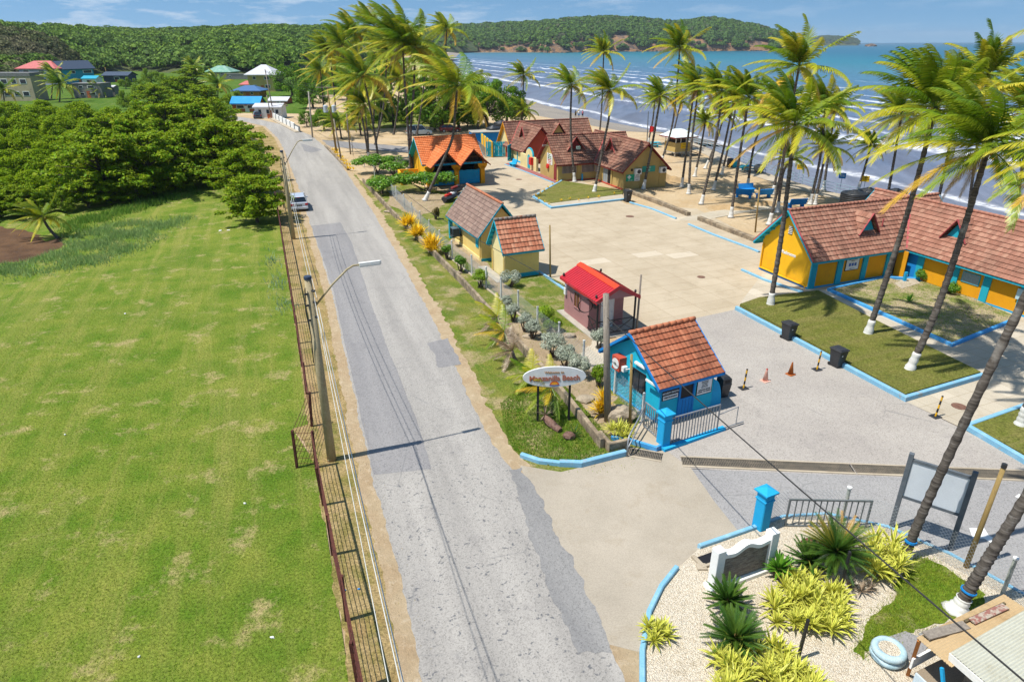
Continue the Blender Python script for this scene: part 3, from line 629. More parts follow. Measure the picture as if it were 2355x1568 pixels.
# ------------------------------------------------------------------ security booth
t = thing('security_booth', 'small turquoise security booth with terracotta tiled roof at the entrance gate', 'booth', (5.44, 28.26, 0), R(27.1))
hw, x0, x1 = 2.12, .35, 3.45
w_ = gable_walls(t, x0, x1, hw, 2.18, 3.5, W_booth)
gable_roof(t, 3.8, 2.37, 1.96, 3.76, T_booth, M_cap, W_blue, .235, .345)
panel(t, 'plinth', W_bluel, x0 - .03, x1 + .03, 0, .14, -hw, .03)
d = panel(t, 'door', W_blue, 1.45, 2.2, .05, 1.02, -hw, .04)
for i in range(3): panel(d, 'plank_groove', M_dark, 1.62 + .19 * i, 1.632 + .19 * i, .1, .98, -hw - .041, .002)
panel(t, 'opening_shade_panel', M_dark, 1.45, 2.2, 1.03, 1.92, -hw, .015)  # flat near-black panel on the solid wall paints in the dark interior
frame(t, 'door_frame', W_blue, 1.45, 2.2, .05, 1.92, -hw, .09, .07)
s = panel(t, 'sign_board', M_txt, .42, 1.34, 1.16, 1.66, -hw, .03)
panel(s, 'sign_face', M_signw, .45, 1.31, 1.19, 1.40, -hw - .03, .004)
lettering('SECURITY BOOTH', .115, M_signw, s, (.88, -hw - .036, 1.52), bold=.004)
lettering('CABINA DE SEGURIDAD', .085, M_txt, s, (.88, -hw - .04, 1.295), sx=.82, bold=.003)
s = panel(t, 'notice_board', M_txt, 2.42, 3.36, .92, 1.78, -hw, .03); panel(s, 'notice_face', M_signw, 2.46, 3.32, .96, 1.74, -hw - .03, .004)
for i in range(8): lettering(('CAR PARK RULES', 'Drive slowly and park', 'in the marked spaces', 'at your own risk', 'Gates close at 6 pm', 'No fires on the beach', 'DESIGNATED VEHICLES', 'PARKING - NO WASHING')[i], .055 if i < 6 else .085, M_txt, s, (2.89, -hw - .04, 1.68 - .075 * i - (.05 if i > 5 else 0) - (.03 if i > 6 else 0)), sx=.8, bold=.002)
M_ = on_left(x0)
panel(t, 'window', M_glass, .05, .95, .98, 1.95, -.0, .02, M_)
frame(t, 'window_frame', M_black, .05, .95, .98, 1.95, 0, .04, .05, M_, bars=1)
panel(t, 'gable_band', W_bluel, -hw, hw, 0, .1, 0, .05, M_)
b = MB().box(-1.15, -.55, -.42, 0, 1.55, 2.25); xf(b, M_); sp = b.build('siren_box', W_red, t)
b = MB(); b.tube([(-.85, -.44, 1.9), (-.85, -.425, 1.9)], [.27, .27], 24); xf(b, M_); sc = b.build('fan_grille', M_signw, sp)
b = MB(); [b.tube([(-.85, -.452, 1.9), (-.85, -.44, 1.9)], [r_, r_ + .004], 20) for r_ in (.08,)]; xf(b, M_); b.build('fan_hub', M_alu, sc)
b = MB().tube([(-.4, -.16, 1.7), (.06, -.1, 1.95)], .03, 6); b.box(-.55, -.35, -.3, -.05, 1.6, 1.85); xf(b, M_); b.build('bracket', W_white, sp)
b = MB().box(.18, .95, -.12, 0, 2.28, 2.38); xf(b, M_); b.build('strip_light', W_white, t)
b = MB().box(1.3, 2.3, -.30, -.24, 1.93, 2.03); xf(b, M_); b.build('gutter', W_white, t)
b = MB(); n = 10; V = []
for i in range(n + 1): a = i / n; V.append((x1 + .05 + .62 * math.sin(a * math.pi / 2) * 1.0, 1.5 * math.cos(a * math.pi / 2)))
pts = [(x1, 0)] + [(px_, pz_) for px_, pz_ in V[::-1]]
b.add([(px_, -hw + .02, max(0, pz_)) for px_, pz_ in pts] + [(px_, -hw + .16, max(0, pz_)) for px_, pz_ in pts], [tuple(range(len(pts)))] + [tuple(range(2*len(pts)-1, len(pts)-1, -1))] + [((i+1)%len(pts), i, i+len(pts), (i+1)%len(pts)+len(pts)) for i in range(len(pts))])
b.build('buttress', W_bluel, t)
b = MB().tube([(x0 - .08, -hw - .05, .15), (x0 - .08, -hw - .05, 1.95)], .04, 8); b.build('downpipe', W_bluel, t)

# ------------------------------------------------------------------ maroon cabin
t = thing('maroon_cabin', 'small mauve cabin with a red ribbed metal roof and a black railed porch', 'cabin', (6.22, 36.62, 0), R(111.2))
hw = 1.18
gable_walls(t, 1.35, 4.75, hw, 2.38, 2.95, W_mauve)
M_redroof = mat('red_metal_roof', (.50, .022, .032), (.44, .02, .03), 1.5, rough=.4, fine=.08, spec=.5)
b = MB(); L, h, ez, rz = 4.98, 1.45, 2.36, 3.11
for s_ in (-1, 1):
    n = 20
    for i in range(n):
        xa, xb = L * i / n, L * (i + 1) / n; rib = .03; w2 = .045
        for (xs, xe, dz) in ((xa, xa + w2, rib), (xa + w2, xb, 0)):
            q = [(xs, s_*h, ez+dz), (xe, s_*h, ez+dz), (xe, 0, rz+dz), (xs, 0, rz+dz)]; b.slab(q if s_ < 0 else q[::-1], .05 + dz * .9)
b.build('roof', M_redroof, t)
b = MB()
for s_ in (-1, 1):
    k = .2; q = [(-.02, s_*k*h, rz-k*(rz-ez)+.055), (L+.02, s_*k*h, rz-k*(rz-ez)+.055), (L+.02, 0, rz+.06), (-.02, 0, rz+.06)]; b.slab(q if s_ < 0 else q[::-1], .02)
b.build('ridge_flashing', mat('orange_red_flashing', (.72, .055, .015), rough=.45, fine=.05), t)
for s_ in (-1, 1):
    b = MB(); a, c = Vector((-.03, s_*(h+.02), ez+.05)), Vector((-.03, 0, rz+.08)); dd, wv_ = Vector((0,0,-.24)), Vector((.025,0,0))
    b.add([a-wv_, c-wv_, c-wv_+dd, a-wv_+dd, a+wv_, c+wv_, c+wv_+dd, a+wv_+dd], [(0,1,2,3),(7,6,5,4),(0,4,5,1),(1,5,6,2),(2,6,7,3),(3,7,4,0)]); b.build('barge_board', M_redroof, t)
    b = MB().box(.02, L, min(s_*h, s_*(h-.04)), max(s_*h, s_*(h-.04)), ez-.16, ez-.005); b.build('fascia', M_redroof, t)
b = MB().add([(.06, -1.3, 2.38), (.06, 1.3, 2.38), (.06, 0, 2.98)], [(2, 1, 0)]).add([(1.34, -1.3, 2.38), (.06, -1.3, 2.38), (.06, 1.3, 2.38), (1.34, 1.3, 2.38)], [(0, 1, 2, 3)]); b.build('porch_ceiling', W_mauve, t)
for s_ in (-1, 1): MB().box(.1, .19, s_*1.25-.045, s_*1.25+.045, 0, 2.36).build('porch_post', M_black, t)
b = MB(); z0, z1 = .22, 1.0
for z in (z0, z1): b.box(.12, .17, -1.2, 1.2, z-.025, z+.025)
b.beam((.145, -1.2, z0), (.145, 0, z1), .035); b.beam((.145, 0, z0), (.145, -1.2, z1), .035); b.beam((.145, 0, z0), (.145, 1.2, z1), .035); b.beam((.145, 1.2, z0), (.145, 0, z1), .035)
for s_ in (1,):
    for z in (z0, z1): b.box(.19, 1.35, s_*1.25-.02, s_*1.25+.02, z-.025, z+.025)
    b.beam((.19, s_*1.25, z0), (1.35, s_*1.25, z1), .035); b.beam((1.35, s_*1.25, z0), (.19, s_*1.25, z1), .035)
b.build('porch_railing', M_black, t)
MB().box(-.15, 5.0, -1.5, 1.6, 0, .06).build('floor_slab', M_conc2, t)
M_ = on_left(1.35)
d = panel(t, 'door', W_white, .0 - .35, .45, .08, 2.1, 0, .04, M_); frame(t, 'door_frame', M_alu, -.35, .45, .08, 2.1, 0, .06, .05, M_)
b = MB().tube([(.36, -.06, 1.05), (.36, -.1, 1.05)], .03, 8); xf(b, M_); b.build('handle', M_alu, d)
M_w = Matrix.Translation((0, hw, 0))
wd = panel(t, 'window', mat('brown_shutter', (.20, .085, .03), (.14, .06, .02), 5, fine=.2), 2.55, 3.25, .95, 1.95, 0, .02, M_w, 1); frame(t, 'window_frame', W_mauve, 2.55, 3.25, .95, 1.95, 0, .07, .06, M_w, 1, 1)
b = MB().box(4.35, 4.6, hw, hw + .14, 1.3, 1.75); b.build('meter_box', W_white, t)
b = MB().box(3.7, 4.05, hw, hw + .1, 2.1, 2.2).tube([(3.9, hw+.1, 2.15), (3.85, hw + .4, 2.2), (3.6, hw + .45, 2.05)], .05, 8); b.build('flood_light', M_alu, t)
for xx, s_ in ((.3, 1), (.3, -1), (4.7, 1), (4.6, -1)): MB().lathe((xx, s_ * 1.3, ez + .06 + .07), [(.06, 0), (.07, .05), (.07, .12), (.05, .17), (.0, .2)], 10).build('roof_lamp', M_plast, t, True)

# ------------------------------------------------------------------ cream office with grey brown roof, and its annex
t = thing('cream_office', 'cream yellow house with a faded grey brown tiled roof and blue trim', 'house', (-.72, 51.91, 0), R(112.5))
hw = 1.7
gable_walls(t, .35, 7.1, hw, 2.30, 4.25, W_cream); gable_roof(t, 8.42, 2.07, 2.01, 4.55, T_grey, M_cap, W_turq, .28, .38)
M_ = on_left(.35)
b = MB(); pts = [(-.32, 2.75), (.32, 2.75)] + [(.32 * math.cos(a), 3.02 + .36 * math.sin(a)) for a in np.linspace(0, math.pi, 10)]
b.add([(p[0], -.015, p[1]) for p in pts], [tuple(range(len(pts)))]); xf(b, M_); b.build('attic_opening', M_dark, t)
panel(t, 'plinth', W_turq, -hw - .02, hw + .02, 0, .22, 0, .03, M_)
M_w = Matrix.Translation((0, hw, 0))
panel(t, 'shutter', W_turq, .95, 1.55, .95, 1.75, 0, .05, M_w, 1)
panel(t, 'plinth', W_pale, .33, 7.1, 0, .25, 0, .05, M_w, 1)
panel(t, 'shutter', W_turq, 5.5, 6.1, .9, 2.0, 0, .05, M_w, 1)
b = MB().box(5.0, 5.8, hw + .25, hw + .85, 1.0, 1.65); ac = b.build('air_conditioner', mat('grey_blue_metal', (.12, .17, .19), rough=.5, fine=.2), t)
b = MB(); [b.box(4.995, 5.0 - .01, hw + .3 + .06 * i, hw + .33 + .06 * i, 1.06, 1.6) for i in range(9)]; [b.box(5.05 + .075 * i, 5.09 + .075 * i, hw + .85, hw + .86, 1.06, 1.6) for i in range(10)]; b.build('grille', M_dark, ac)
b = MB().box(4.95, 5.85, hw, hw + .9, .95, 1.0); b.beam((5.0, hw, .5), (5.0, hw + .85, .95), .04); b.beam((5.8, hw, .5), (5.8, hw + .85, .95), .04); b.build('bracket', M_black, ac)
for y_ in (1.75, -1.75): MB().box(8.0, 8.3, y_ - .15, y_ + .15, 0, 2.05).build('porch_column', W_turq, t)
b = MB().tube([(.5, hw + .07, .05), (.5, hw + .07, 1.9), (.45, hw + .3, 2.0)], .045, 8); b.build('downpipe', W_cream, t)
b = MB(); [b.tube([(7.2, hw + .25, z), (7.2, hw + .35, z)], .1, 10) for z in (.5,)]; b.build('vent_pipe', W_white, t)
t = thing('cream_annex', 'pale cream annex with a bright terracotta roof and blue plinth beside the office', 'house', (-1.28, 48.33, 0), R(23))
hw = 1.3
gable_walls(t, .3, 3.05, hw, 2.32, 3.9, W_pale); gable_roof(t, 3.32, 1.62, 2.02, 4.15, T_annex, M_capg, W_turq, .27, .36)
panel(t, 'front_wall', W_cream, .3, 3.05, .28, 2.0, -hw, .015); panel(t, 'plinth', W_turq, .28, 3.07, 0, .3, -hw, .035)
for i in range(4): MB().beam((.02, 1.45 - .35 * i, 2.1 + .42 * i), (.4, 1.45 - .35 * i, 2.1 + .42 * i), .08, .1).build('rafter_end', W_turq, t)
for y_, x_ in ((-hw + .05, .22), (1.0, .2)): MB().tube([(x_, y_, .05), (x_, y_, 1.7), (x_ - .1, y_ - .0, 1.9)], .05, 8).build('downpipe', W_cream, t)
MB().box(-.6, .2, -1.9, 2.2, 0, .05).build('apron_slab', M_conc2, t)

# ------------------------------------------------------------------ washrooms, L shaped
t = thing('washroom_building', 'golden yellow and turquoise washroom building with long pinkish tiled roofs', 'building', (19.62, 47.0, 0), R(21.5))
h, ez, rz = 3.0, 2.11, 5.1; hw = 2.5
gable_walls(t, .45, 14.3, hw, 2.55, 4.85, W_yel)
gable_roof(t, 14.8, h, ez, rz, T_wash, mat('pink_ridge', (.46, .20, .13), (.36, .16, .11), 3), W_turq, .30, .36)
MW = Matrix.Translation((11.8, 3.2, 0)) @ Matrix.Rotation(R(-90), 4, 'Z')        # second wing: its own x runs along -y
gable_walls(t, .5, 18.2, hw, 2.55, 4.85, W_org, 'wing_wall', MW)
gable_roof(t, 18.5, h, ez, rz + .012, T_wash, bpy.data.materials['pink_ridge'], W_turq, .30, .36, MW, ends=(1, 0))
for a, c in (((8.85, -3.0, 2.2), (11.8, -.02, 5.2)),): MB().beam(a, c, .16, .07).build('valley_flashing', mat('pink_flashing', (.42, .09, .09), fine=.1), t)
MR = Matrix.Identity(4)
for s_ in (-1, 1): MB().beam((.0, s_ * 3.05, 2.2), (.0, 0, 5.22), .06, .1).build('verge_tile', bpy.data.materials['pink_flashing'], t)
panel(t, 'plinth', W_bluel, .43, 9.3, 0, .12, -hw, .06)
panel(t, 'gable_plinth', W_blue, -hw, hw + .05, 0, .12, 0, .05, on_left(.45))
for i, (xa, xb) in enumerate(((.43, .95), (2.85, 3.35), (5.25, 5.7), (7.55, 8.05))): panel(t, 'pier', W_turq, xa, xb, 0, 2.4, -hw, .12)
for i, (xa, xb) in enumerate(((.95, 2.85), (3.35, 5.25), (5.7, 7.55))): panel(t, 'infill_panel', W_org, xa + .02, xb - .02, .12, 2.1, -hw, .03)
panel(t, 'lintel', W_turq, .95, 9.3, 2.1, 2.4, -hw, .08)
panel(t, 'doorway', M_dark, 8.05, 9.25, .02, 2.1, -hw, .02)
ML = Matrix.Translation((9.3, 0, 0)) @ Matrix(((0, 1, 0, 0), (-1, 0, 0, 0), (0, 0, 1, 0), (0, 0, 0, 1)))   # wing wall facing -x, px = -y
panel(t, 'wing_plinth', W_bluel, 2.5, 15, 0, .12, 0, .06, ML)
panel(t, 'lintel', W_turq, 2.56, 15, 2.1, 2.4, 0, .08, ML)
for xa in (4.05, 6.75, 9.0, 11.4, 13.8): panel(t, 'pier', W_turq, xa - .25, xa + .25, 0, 2.4, 0, .12, ML)
for xa, xb in ((4.3, 6.5), (7.0, 8.75), (9.25, 11.15), (11.65, 13.55)): panel(t, 'infill_panel', W_org, xa, xb, .12, 2.1, 0, .03, ML)
panel(t, 'doorway', M_dark, 2.75, 3.6, .02, 2.1, 0, .02, ML)
d = panel(t, 'door', W_blue, 3.05, 3.8, .06, 2.0, -.05, .05, ML)
b = MB().box(8.6, 8.66, -3.4, -2.56, .03, 2.05); b.build('door', W_org, t)
dormer(t, 6.0, -1.75, ez, h, rz, T_wash, bpy.data.materials['pink_flashing'], W_turq, .95, 1.4)
dormer(t, 8.7, -1.75, ez, h, rz, T_wash, bpy.data.materials['pink_flashing'], W_turq, .95, 1.4, MW)
s = panel(t, 'sign_board', M_txt, 3.62, 4.9, .95, 1.95, -hw - .03, .04); panel(s, 'sign_face', M_signw, 3.67, 4.85, 1.0, 1.9, -hw - .07, .004)
lettering('WASHROOM FACILITY', .11, M_txt, s, (4.26, -hw - .08, 1.78), sx=.8, bold=.003); lettering('THIS WAY', .08, M_txt, s, (4.26, -hw - .08, 1.66)); lettering('OPEN 10 - 6', .09, M_txt, s, (4.26, -hw - .08, 1.09))
for i in range(3): panel(s, 'pictogram', mat('picto_blue', (.06, .14, .40), fine=0), 3.92 + .26 * i, 4.12 + .26 * i, 1.27, 1.5, -hw - .075, .004)
s = panel(t, 'plaque', W_turq, 7.25, 8.5, .98, 1.72, -.03, .04, ML); panel(s, 'plaque_face', mat('stone_plaque', (.36, .42, .44), (.28, .33, .35), 12, fine=.2), 7.3, 8.45, 1.03, 1.67, -.07, .005, ML)
s = panel(t, 'poster', mat('pale_blue_sign', (.45, .62, .68), fine=.05), 11.0, 11.5, 1.0, 1.7, -.13, .02, ML)
o = lettering('Washrooms', .34, M_signw, t, (.44, -.2, 1.98), rz=R(-90), sx=.9, bold=.012, ext=.012)
v = panel(t, 'attic_vent', M_dark, -.1, .28, 3.35, 3.95, 0, .02, on_left(.45))
b = MB(); [b.box(-.1, .28, -.05, 0, 3.42 + .12 * i, 3.46 + .12 * i) for i in range(5)]; xf(b, on_left(.45)); b.build('vent_slat', W_white, v)
for k in range(6):
    for s_ in (1,): MB().beam((.02, s_ * (2.9 - .46 * k), 2.02 + .46 * k), (.5, s_ * (2.9 - .46 * k), 2.02 + .46 * k), .09, .11).build('purlin_end', W_turq, t)
b = MB().tube([(.36, 2.35, 2.1), (.36, 2.35, .3), (.36, 2.3, .22), (.36, -2.3, .2), (.36, -2.35, .05)], .055, 8); b.build('drain_pipe', W_yel, t)
MB().tube([(7.6, -1.55, 3.6), (7.6, -1.55, 4.2)], .05, 8).build('roof_pipe', bpy.data.materials['pink_flashing'], t)
# ------------------------------------------------------------------ tan lifeguard building, L shaped
t = thing('tan_building', 'tan first aid building with weathered brown tiled L shaped roof and two dormers', 'building', (4.46, 87.95, 0), R(20))
h, ez, rz = 3.3, 2.09, 5.2; hw = 2.9
M_capt = mat('brown_ridge', (.30, .11, .075), (.20, .09, .06), 3)
gable_walls(t, .4, 11.0, hw, 2.4, 4.95, W_tan); gable_roof(t, 11.3, h, ez, rz, T_tan, M_capt, M_brred, .30, .38)
MT = Matrix.Translation((8.5, 3.3, 0)) @ Matrix.Rotation(R(-90), 4, 'Z')
gable_walls(t, .5, 13.7, hw, 2.4, 4.95, W_tan, 'wing_wall', MT); gable_roof(t, 14.1, h, ez, rz + .012, T_tan, M_capt, M_brred, .30, .38, MT, ends=(1, 1))
MB().beam((5.25, -3.3, 2.2), (8.5, -.03, 5.3), .16, .07).build('valley_flashing', mat('red_flashing', (.42, .08, .07), fine=.1), t)
dormer(t, 3.3, -1.7, ez, h, rz, T_tan, bpy.data.materials['red_flashing'], M_brred, 1.2, 1.6)
dormer(t, 8.1, -1.7, ez, h, rz, T_tan, bpy.data.materials['red_flashing'], M_brred, 1.2, 1.6, MT)
MTL = Matrix.Translation((5.6, 0, 0)) @ Matrix(((0, 1, 0, 0), (-1, 0, 0, 0), (0, 0, 1, 0), (0, 0, 0, 1)))
def grille(par, x0, x1, y, M=None):
    w_ = panel(par, 'window', M_dark, x0, x1, .95, 2.0, y, .02, M); b = MB(); n = max(4, int((x1 - x0) / .16))
    for i in range(n + 1): q = x0 + (x1 - x0) * i / n; b.box(q - .025, q + .025, y - .07, y - .02, .95, 2.0)
    if M: xf(b, M)
    b.build('window_grille', mat('pinkish_white_bars', (.62, .48, .42), fine=.1) if 'pinkish_white_bars' not in bpy.data.materials else bpy.data.materials['pinkish_white_bars'], w_)
grille(t, 1.0, 2.9, -hw); grille(t, 3.7, 5.4, -hw); grille(t, 3.0, 4.1, 0, MTL)
for xa in (.4, 3.05): panel(t, 'pier', W_tan, xa, xa + .5, 0, 2.3, -hw, .08)
panel(t, 'plinth', W_red, .4, 5.6, 0, .12, -hw, .15); panel(t, 'wing_plinth', W_red, 2.9, 10.4, 0, .12, 0, .2, MTL)
panel(t, 'glass_door', mat('door_glass', (.30, .34, .35), rough=.2, fine=.05), 5.3, 6.4, .15, 2.05, 0, .03, MTL); frame(t, 'door_frame', M_alu, 5.3, 6.4, .15, 2.05, 0, .05, .05, MTL, bars=1)
panel(t, 'doorway', M_dark, 6.5, 7.15, .12, 2.05, 0, .02, MTL)
for xa in (4.5, 7.3): panel(t, 'pier', W_tan, xa, xa + .35, 0, 2.3, 0, .1, MTL)
MG = on_left(.4)
s = panel(t, 'sign_board', M_signw, -.6, 1.15, 1.75, 3.1, 0, .04, MG)
for i, (tx, sz) in enumerate((('HIGH', .2), ('WEST & TOURISM', .17), ('BEACHES & RESORTS', .15), ('LIFEGUARD SERVICES', .15), ('IN CASE OF EMERGENCY', .12), ('CALL THIS OFFICE', .12))): lettering(tx, sz, mat('sign_green', (.03, .22, .10), fine=0) if i == 0 else (bpy.data.materials['sign_green'] if i < 3 else mat('sign_red', (.5, .06, .03), fine=0) if i == 3 else bpy.data.materials['sign_red']), s, (.35, -.28 + (0), 2.92 - .21 * i), rz=R(-90), sx=.8, bold=.004)
d = panel(t, 'door', M_brred, 1.7, 2.55, .1, 2.0, 0, .04, MG)
b = MB().disc((-.15, -.12, 1.45), .3, (0, 1, 0), .2, 18); xf(b, MG); b.build('hose_reel', mat('fire_red', (.62, .03, .02), fine=.05), t)
b = MB().box(-2.05, -1.45, -.25, 0, 1.0, 1.85) ; xf(b, Matrix.Translation((.4, 0, 0)) @ on_left(0)); 
b = MB().tube([(0.36, .2, 4.0), (.0, .2, 4.1), (-.3, .2, 4.0)], .06, 8).box(-.45, -.1, .1, .3, 3.95, 4.15); b.build('gable_lamp', M_alu, t)
ME = MT @ on_right(13.7)          # near end gable of the wing
s = panel(t, 'first_aid_sign', mat('teal_sign', (.05, .34, .26), fine=.05), -.5, 1.25, 1.9, 2.6, -.03, .03, ME)
def on_wall(txt, sz, m, par, M, px, pz, depth, sx=1.0, bold=.003, name='lettering'):
    o = link(name, text_mesh(txt, sz, .003, bold), m, par); o.matrix_parent_inverse = Matrix.Identity(4)
    o.matrix_local = M @ Matrix.Translation((px, depth, pz)) @ Matrix.Rotation(R(90), 4, 'X') @ Matrix.Diagonal((sx, 1, 1, 1)); return o
on_wall('FIRST', .26, M_signw, s, ME, .35, 2.4, -.07); on_wall('AID', .26, M_signw, s, ME, .35, 2.1, -.07)
s = panel(t, 'cross_sign', mat('sign_green2', (.02, .34, .18), fine=.05), -2.6, -1.5, .95, 1.75, -.03, .03, ME)
panel(s, 'cross', M_signw, -2.28, -2.1, 1.22, 1.68, -.06, .004, ME); panel(s, 'cross', M_signw, -2.42, -1.96, 1.36, 1.54, -.064, .004, ME); on_wall('FIRST AID', .14, M_signw, s, ME, -2.05, 1.06, -.066)
s2 = panel(t, 'cpr_sign', M_signw, -1.48, -.75, .95, 1.75, -.03, .03, ME); on_wall('CPR', .2, M_txt, s2, ME, -1.12, 1.6, -.066); on_wall('STATION', .14, M_txt, s2, ME, -1.12, 1.36, -.066); on_wall('INSIDE', .12, M_txt, s2, ME, -1.12, 1.1, -.066)
for px in (-1.2, 2.2):
    b = MB().box(px - .42, px + .42, -.42, -.05, 1.75, 2.4); xf(b, ME); a = b.build('air_conditioner', W_white, t)
    b = MB().disc((px + .08, -.425, 2.07), .24, (0, 1, 0), .02, 18); xf(b, ME); b.build('fan', M_plast, a)
panel(t, 'corner_pier', W_tan, -2.95, -2.7, 0, .9, -.03, .12, ME); panel(t, 'downpipe', W_tan, 1.9, 1.97, 0, 3.0, 0, .06, ME); panel(t, 'downpipe', W_tan, -.8, -.73, 0, .95, 0, .06, ME)
panel(t, 'vent', M_dark, -2.0, -1.75, 2.1, 2.4, 0, .02, ME)
b = MB().box(3.15, 3.6, -2.55, -2.2, 3.75, 4.1); b.build('solar_lamp', mat('pale_green_panel', (.45, .60, .52), fine=.1), t)

# ------------------------------------------------------------------ canteen building behind, with cross wing and arched passage wall
t = thing('canteen_building', 'brown tiled building behind with a red gabled cross wing and turquoise doors', 'building', (-1.31, 105.87, 0), R(21))
h, ez, rz = 2.9, 1.75, 5.03; hw = 2.5
gable_walls(t, .4, 14.0, hw, 2.1, 4.8, W_pale); gable_roof(t, 14.4, h, ez, rz, T_tan, M_capt, W_org, .32, .42)
MC = Matrix.Translation((2.85, 0, 0)) @ Matrix.Rotation(R(-90), 4, 'Z')
gable_walls(t, .3, 8.0, hw, 2.1, 4.75, W_red, 'wing_wall', MC); gable_roof(t, 8.4, h, ez, rz + .012, T_tan, M_capt, M_brred, .32, .42, MC, ends=(0, 1))
MB().beam((-.02, -2.85, 1.85), (2.85, -.02, 5.12), .18, .07).build('valley_flashing', bpy.data.materials['red_flashing'], t)
dormer(t, 5.0, -1.5, ez, h, rz, T_tan, bpy.data.materials['red_flashing'], M_brred, 1.05, 1.45, MC); dormer(t, 8.6, -1.6, ez, h, rz, T_tan, bpy.data.materials['red_flashing'], W_tan, 1.1, 1.5)
MCL = Matrix.Translation((.33, 0, 0)) @ Matrix(((0, 1, 0, 0), (-1, 0, 0, 0), (0, 0, 1, 0), (0, 0, 0, 1)))
panel(t, 'side_wall', W_pale, 2.5, 8.2, 0, 1.95, 0, .03, MCL); panel(t, 'fascia_band', W_turq, 2.5, 8.2, 1.5, 1.95, -.03, .06, MCL)
for xa in (2.55, 5.2, 7.8): panel(t, 'pier', W_turq, xa, xa + .3, 0, 1.6, -.03, .06, MCL)
panel(t, 'plinth', W_bluel, 2.5, 8.2, 0, .2, -.03, .08, MCL)
for i, (a_, c_) in enumerate((((.2, -2.9), (-.9, -4.4)), ((.25, -.2), (-1.9, .6)))):
    d = tag(bpy.data.objects.new('plank_door', None)); COL.objects.link(d); d.parent = t; n = 7; A, B = Vector((*a_, 0)), Vector((*c_, 0))
    b = MB()
    for j in range(n):
        p, q = A.lerp(B, j / n), A.lerp(B, (j + .88) / n); b.beam(p + Vector((0,0,1.15)), q + Vector((0,0,1.15)), .05, 2.2 + (.0))
    b.build('planks', W_turq, d); b = MB().beam(A + Vector((.06,-.05,.5)), B + Vector((.06,-.05,.5)), .05, .14); b.beam(A + Vector((.06,-.05,1.7)), B + Vector((.06,-.05,1.7)), .05, .14); b.build('door_rails', W_turq, d)
pw = MB(); pw.box(-.45, -.15, -14.2, -8.4, 0, 1.75); pw.build('passage_wall', W_pale, t)
MP = Matrix.Translation((-.45, -11.6, 0)) @ Matrix(((0, 1, 0, 0), (-1, 0, 0, 0), (0, 0, 1, 0), (0, 0, 0, 1)))
pts = [(-1.15, 1.7), (1.15, 1.7)] + [(1.15 * math.cos(a), 1.7 + 1.0 * math.sin(a)) for a in np.linspace(0, math.pi, 14)]
b = MB(); n = len(pts); b.add([(p[0], -.02, p[1]) for p in pts] + [(p[0], .32, p[1]) for p in pts], [tuple(range(n)), tuple(range(2*n-1, n-1, -1))] + [((i+1)%n, i, i+n, (i+1)%n+n) for i in range(n)]); xf(b, MP); b.build('arch_top', W_pale, t)
b = MB().tube([(1.2 * math.cos(a), .15, 1.7 + 1.05 * math.sin(a)) for a in np.linspace(0, math.pi, 14)], .13, 8); xf(b, MP); b.build('arch_trim', W_turq, t)
pts = [(-.45, .1), (.45, .1), (.45, 1.5)] + [(.45 * math.cos(a), 1.5 + .45 * math.sin(a)) for a in np.linspace(.1, math.pi - .1, 9)] + [(-.45, 1.5)]
b = MB().add([(p[0], -.045, p[1]) for p in pts], [tuple(range(len(pts)))]); xf(b, MP); b.build('arched_door', W_turq, t)
b = MB().box(.85, 1.6, -.4, -.02, .75, 1.7); xf(b, MP); b.build('fire_cabinet', bpy.data.materials['fire_red'], t)
sheet('red_walkway', PP((1162,378),(1175,374),(1286,418),(1277,421)), .06, mat('red_screed', (.36, .13, .12), (.28, .10, .10), 1, fine=.15, coord='Position'), thick=.06)
kerb('kerb', PP((1160,379),(1200,393),(1274,422)), .15, 0, .1, M_kerb, 'blue edged step along the red walkway by the tan building')

# ------------------------------------------------------------------ jet ski shed with twin front gables
S0 = Vector((-9.97, 82.03, 0)); t = thing('orange_roof_shed', 'orange yellow boat shed with bright orange tiles and two front gables over blue plank gates', 'shed', S0, R(21))
Lx, D = 7.15, 8.4
gable_roof(t, 8.0, 3.6, 2.6, 5.3, T_shed, mat('orange_ridge', (.66, .20, .06), fine=.1), W_turq, .24, .30, Matrix.Translation((-.65, 4.2, 0)))
for x_ in (0,): MB().box(-.02, .2, .4, D, 0, 2.5).add([(-.02, .8, 2.5), (-.02, D-.6, 2.5), (-.02, D/2, 5.0), (.2, .8, 2.5), (.2, D-.6, 2.5), (.2, D/2, 5.0)], [(2, 1, 0), (3, 4, 5), (0, 3, 5, 2), (1, 2, 5, 4)]).build('side_wall', W_yel, t)
MB().box(6.9, 7.12, .3, D, 0, 2.7).build('side_wall', W_org, t); MB().box(.2, 6.9, D - .2, D, 0, 2.7).build('back_wall', W_turq, t)
b = MB()
for xx, k in ((.1, 1), (3.5, 1), (6.85, 1)):
    b = MB().box(xx - .26, xx + .26, -.05, .4, 0, 2.15).add([(xx-.26,-.05,1.75),(xx+.26,-.05,1.75),(xx+.58,-.05,2.2),(xx+.58,-.05,2.45),(xx-.58,-.05,2.45),(xx-.58,-.05,2.2),(xx-.26,.4,1.75),(xx+.26,.4,1.75),(xx+.58,.4,2.2),(xx+.58,.4,2.45),(xx-.58,.4,2.45),(xx-.58,.4,2.2)],
        [(0,1,2,3,4,5),(11,10,9,8,7,6)] + [((i+1)%6, i, i+6, (i+1)%6+6) for i in range(6)]); b.build('pillar', W_org, t)
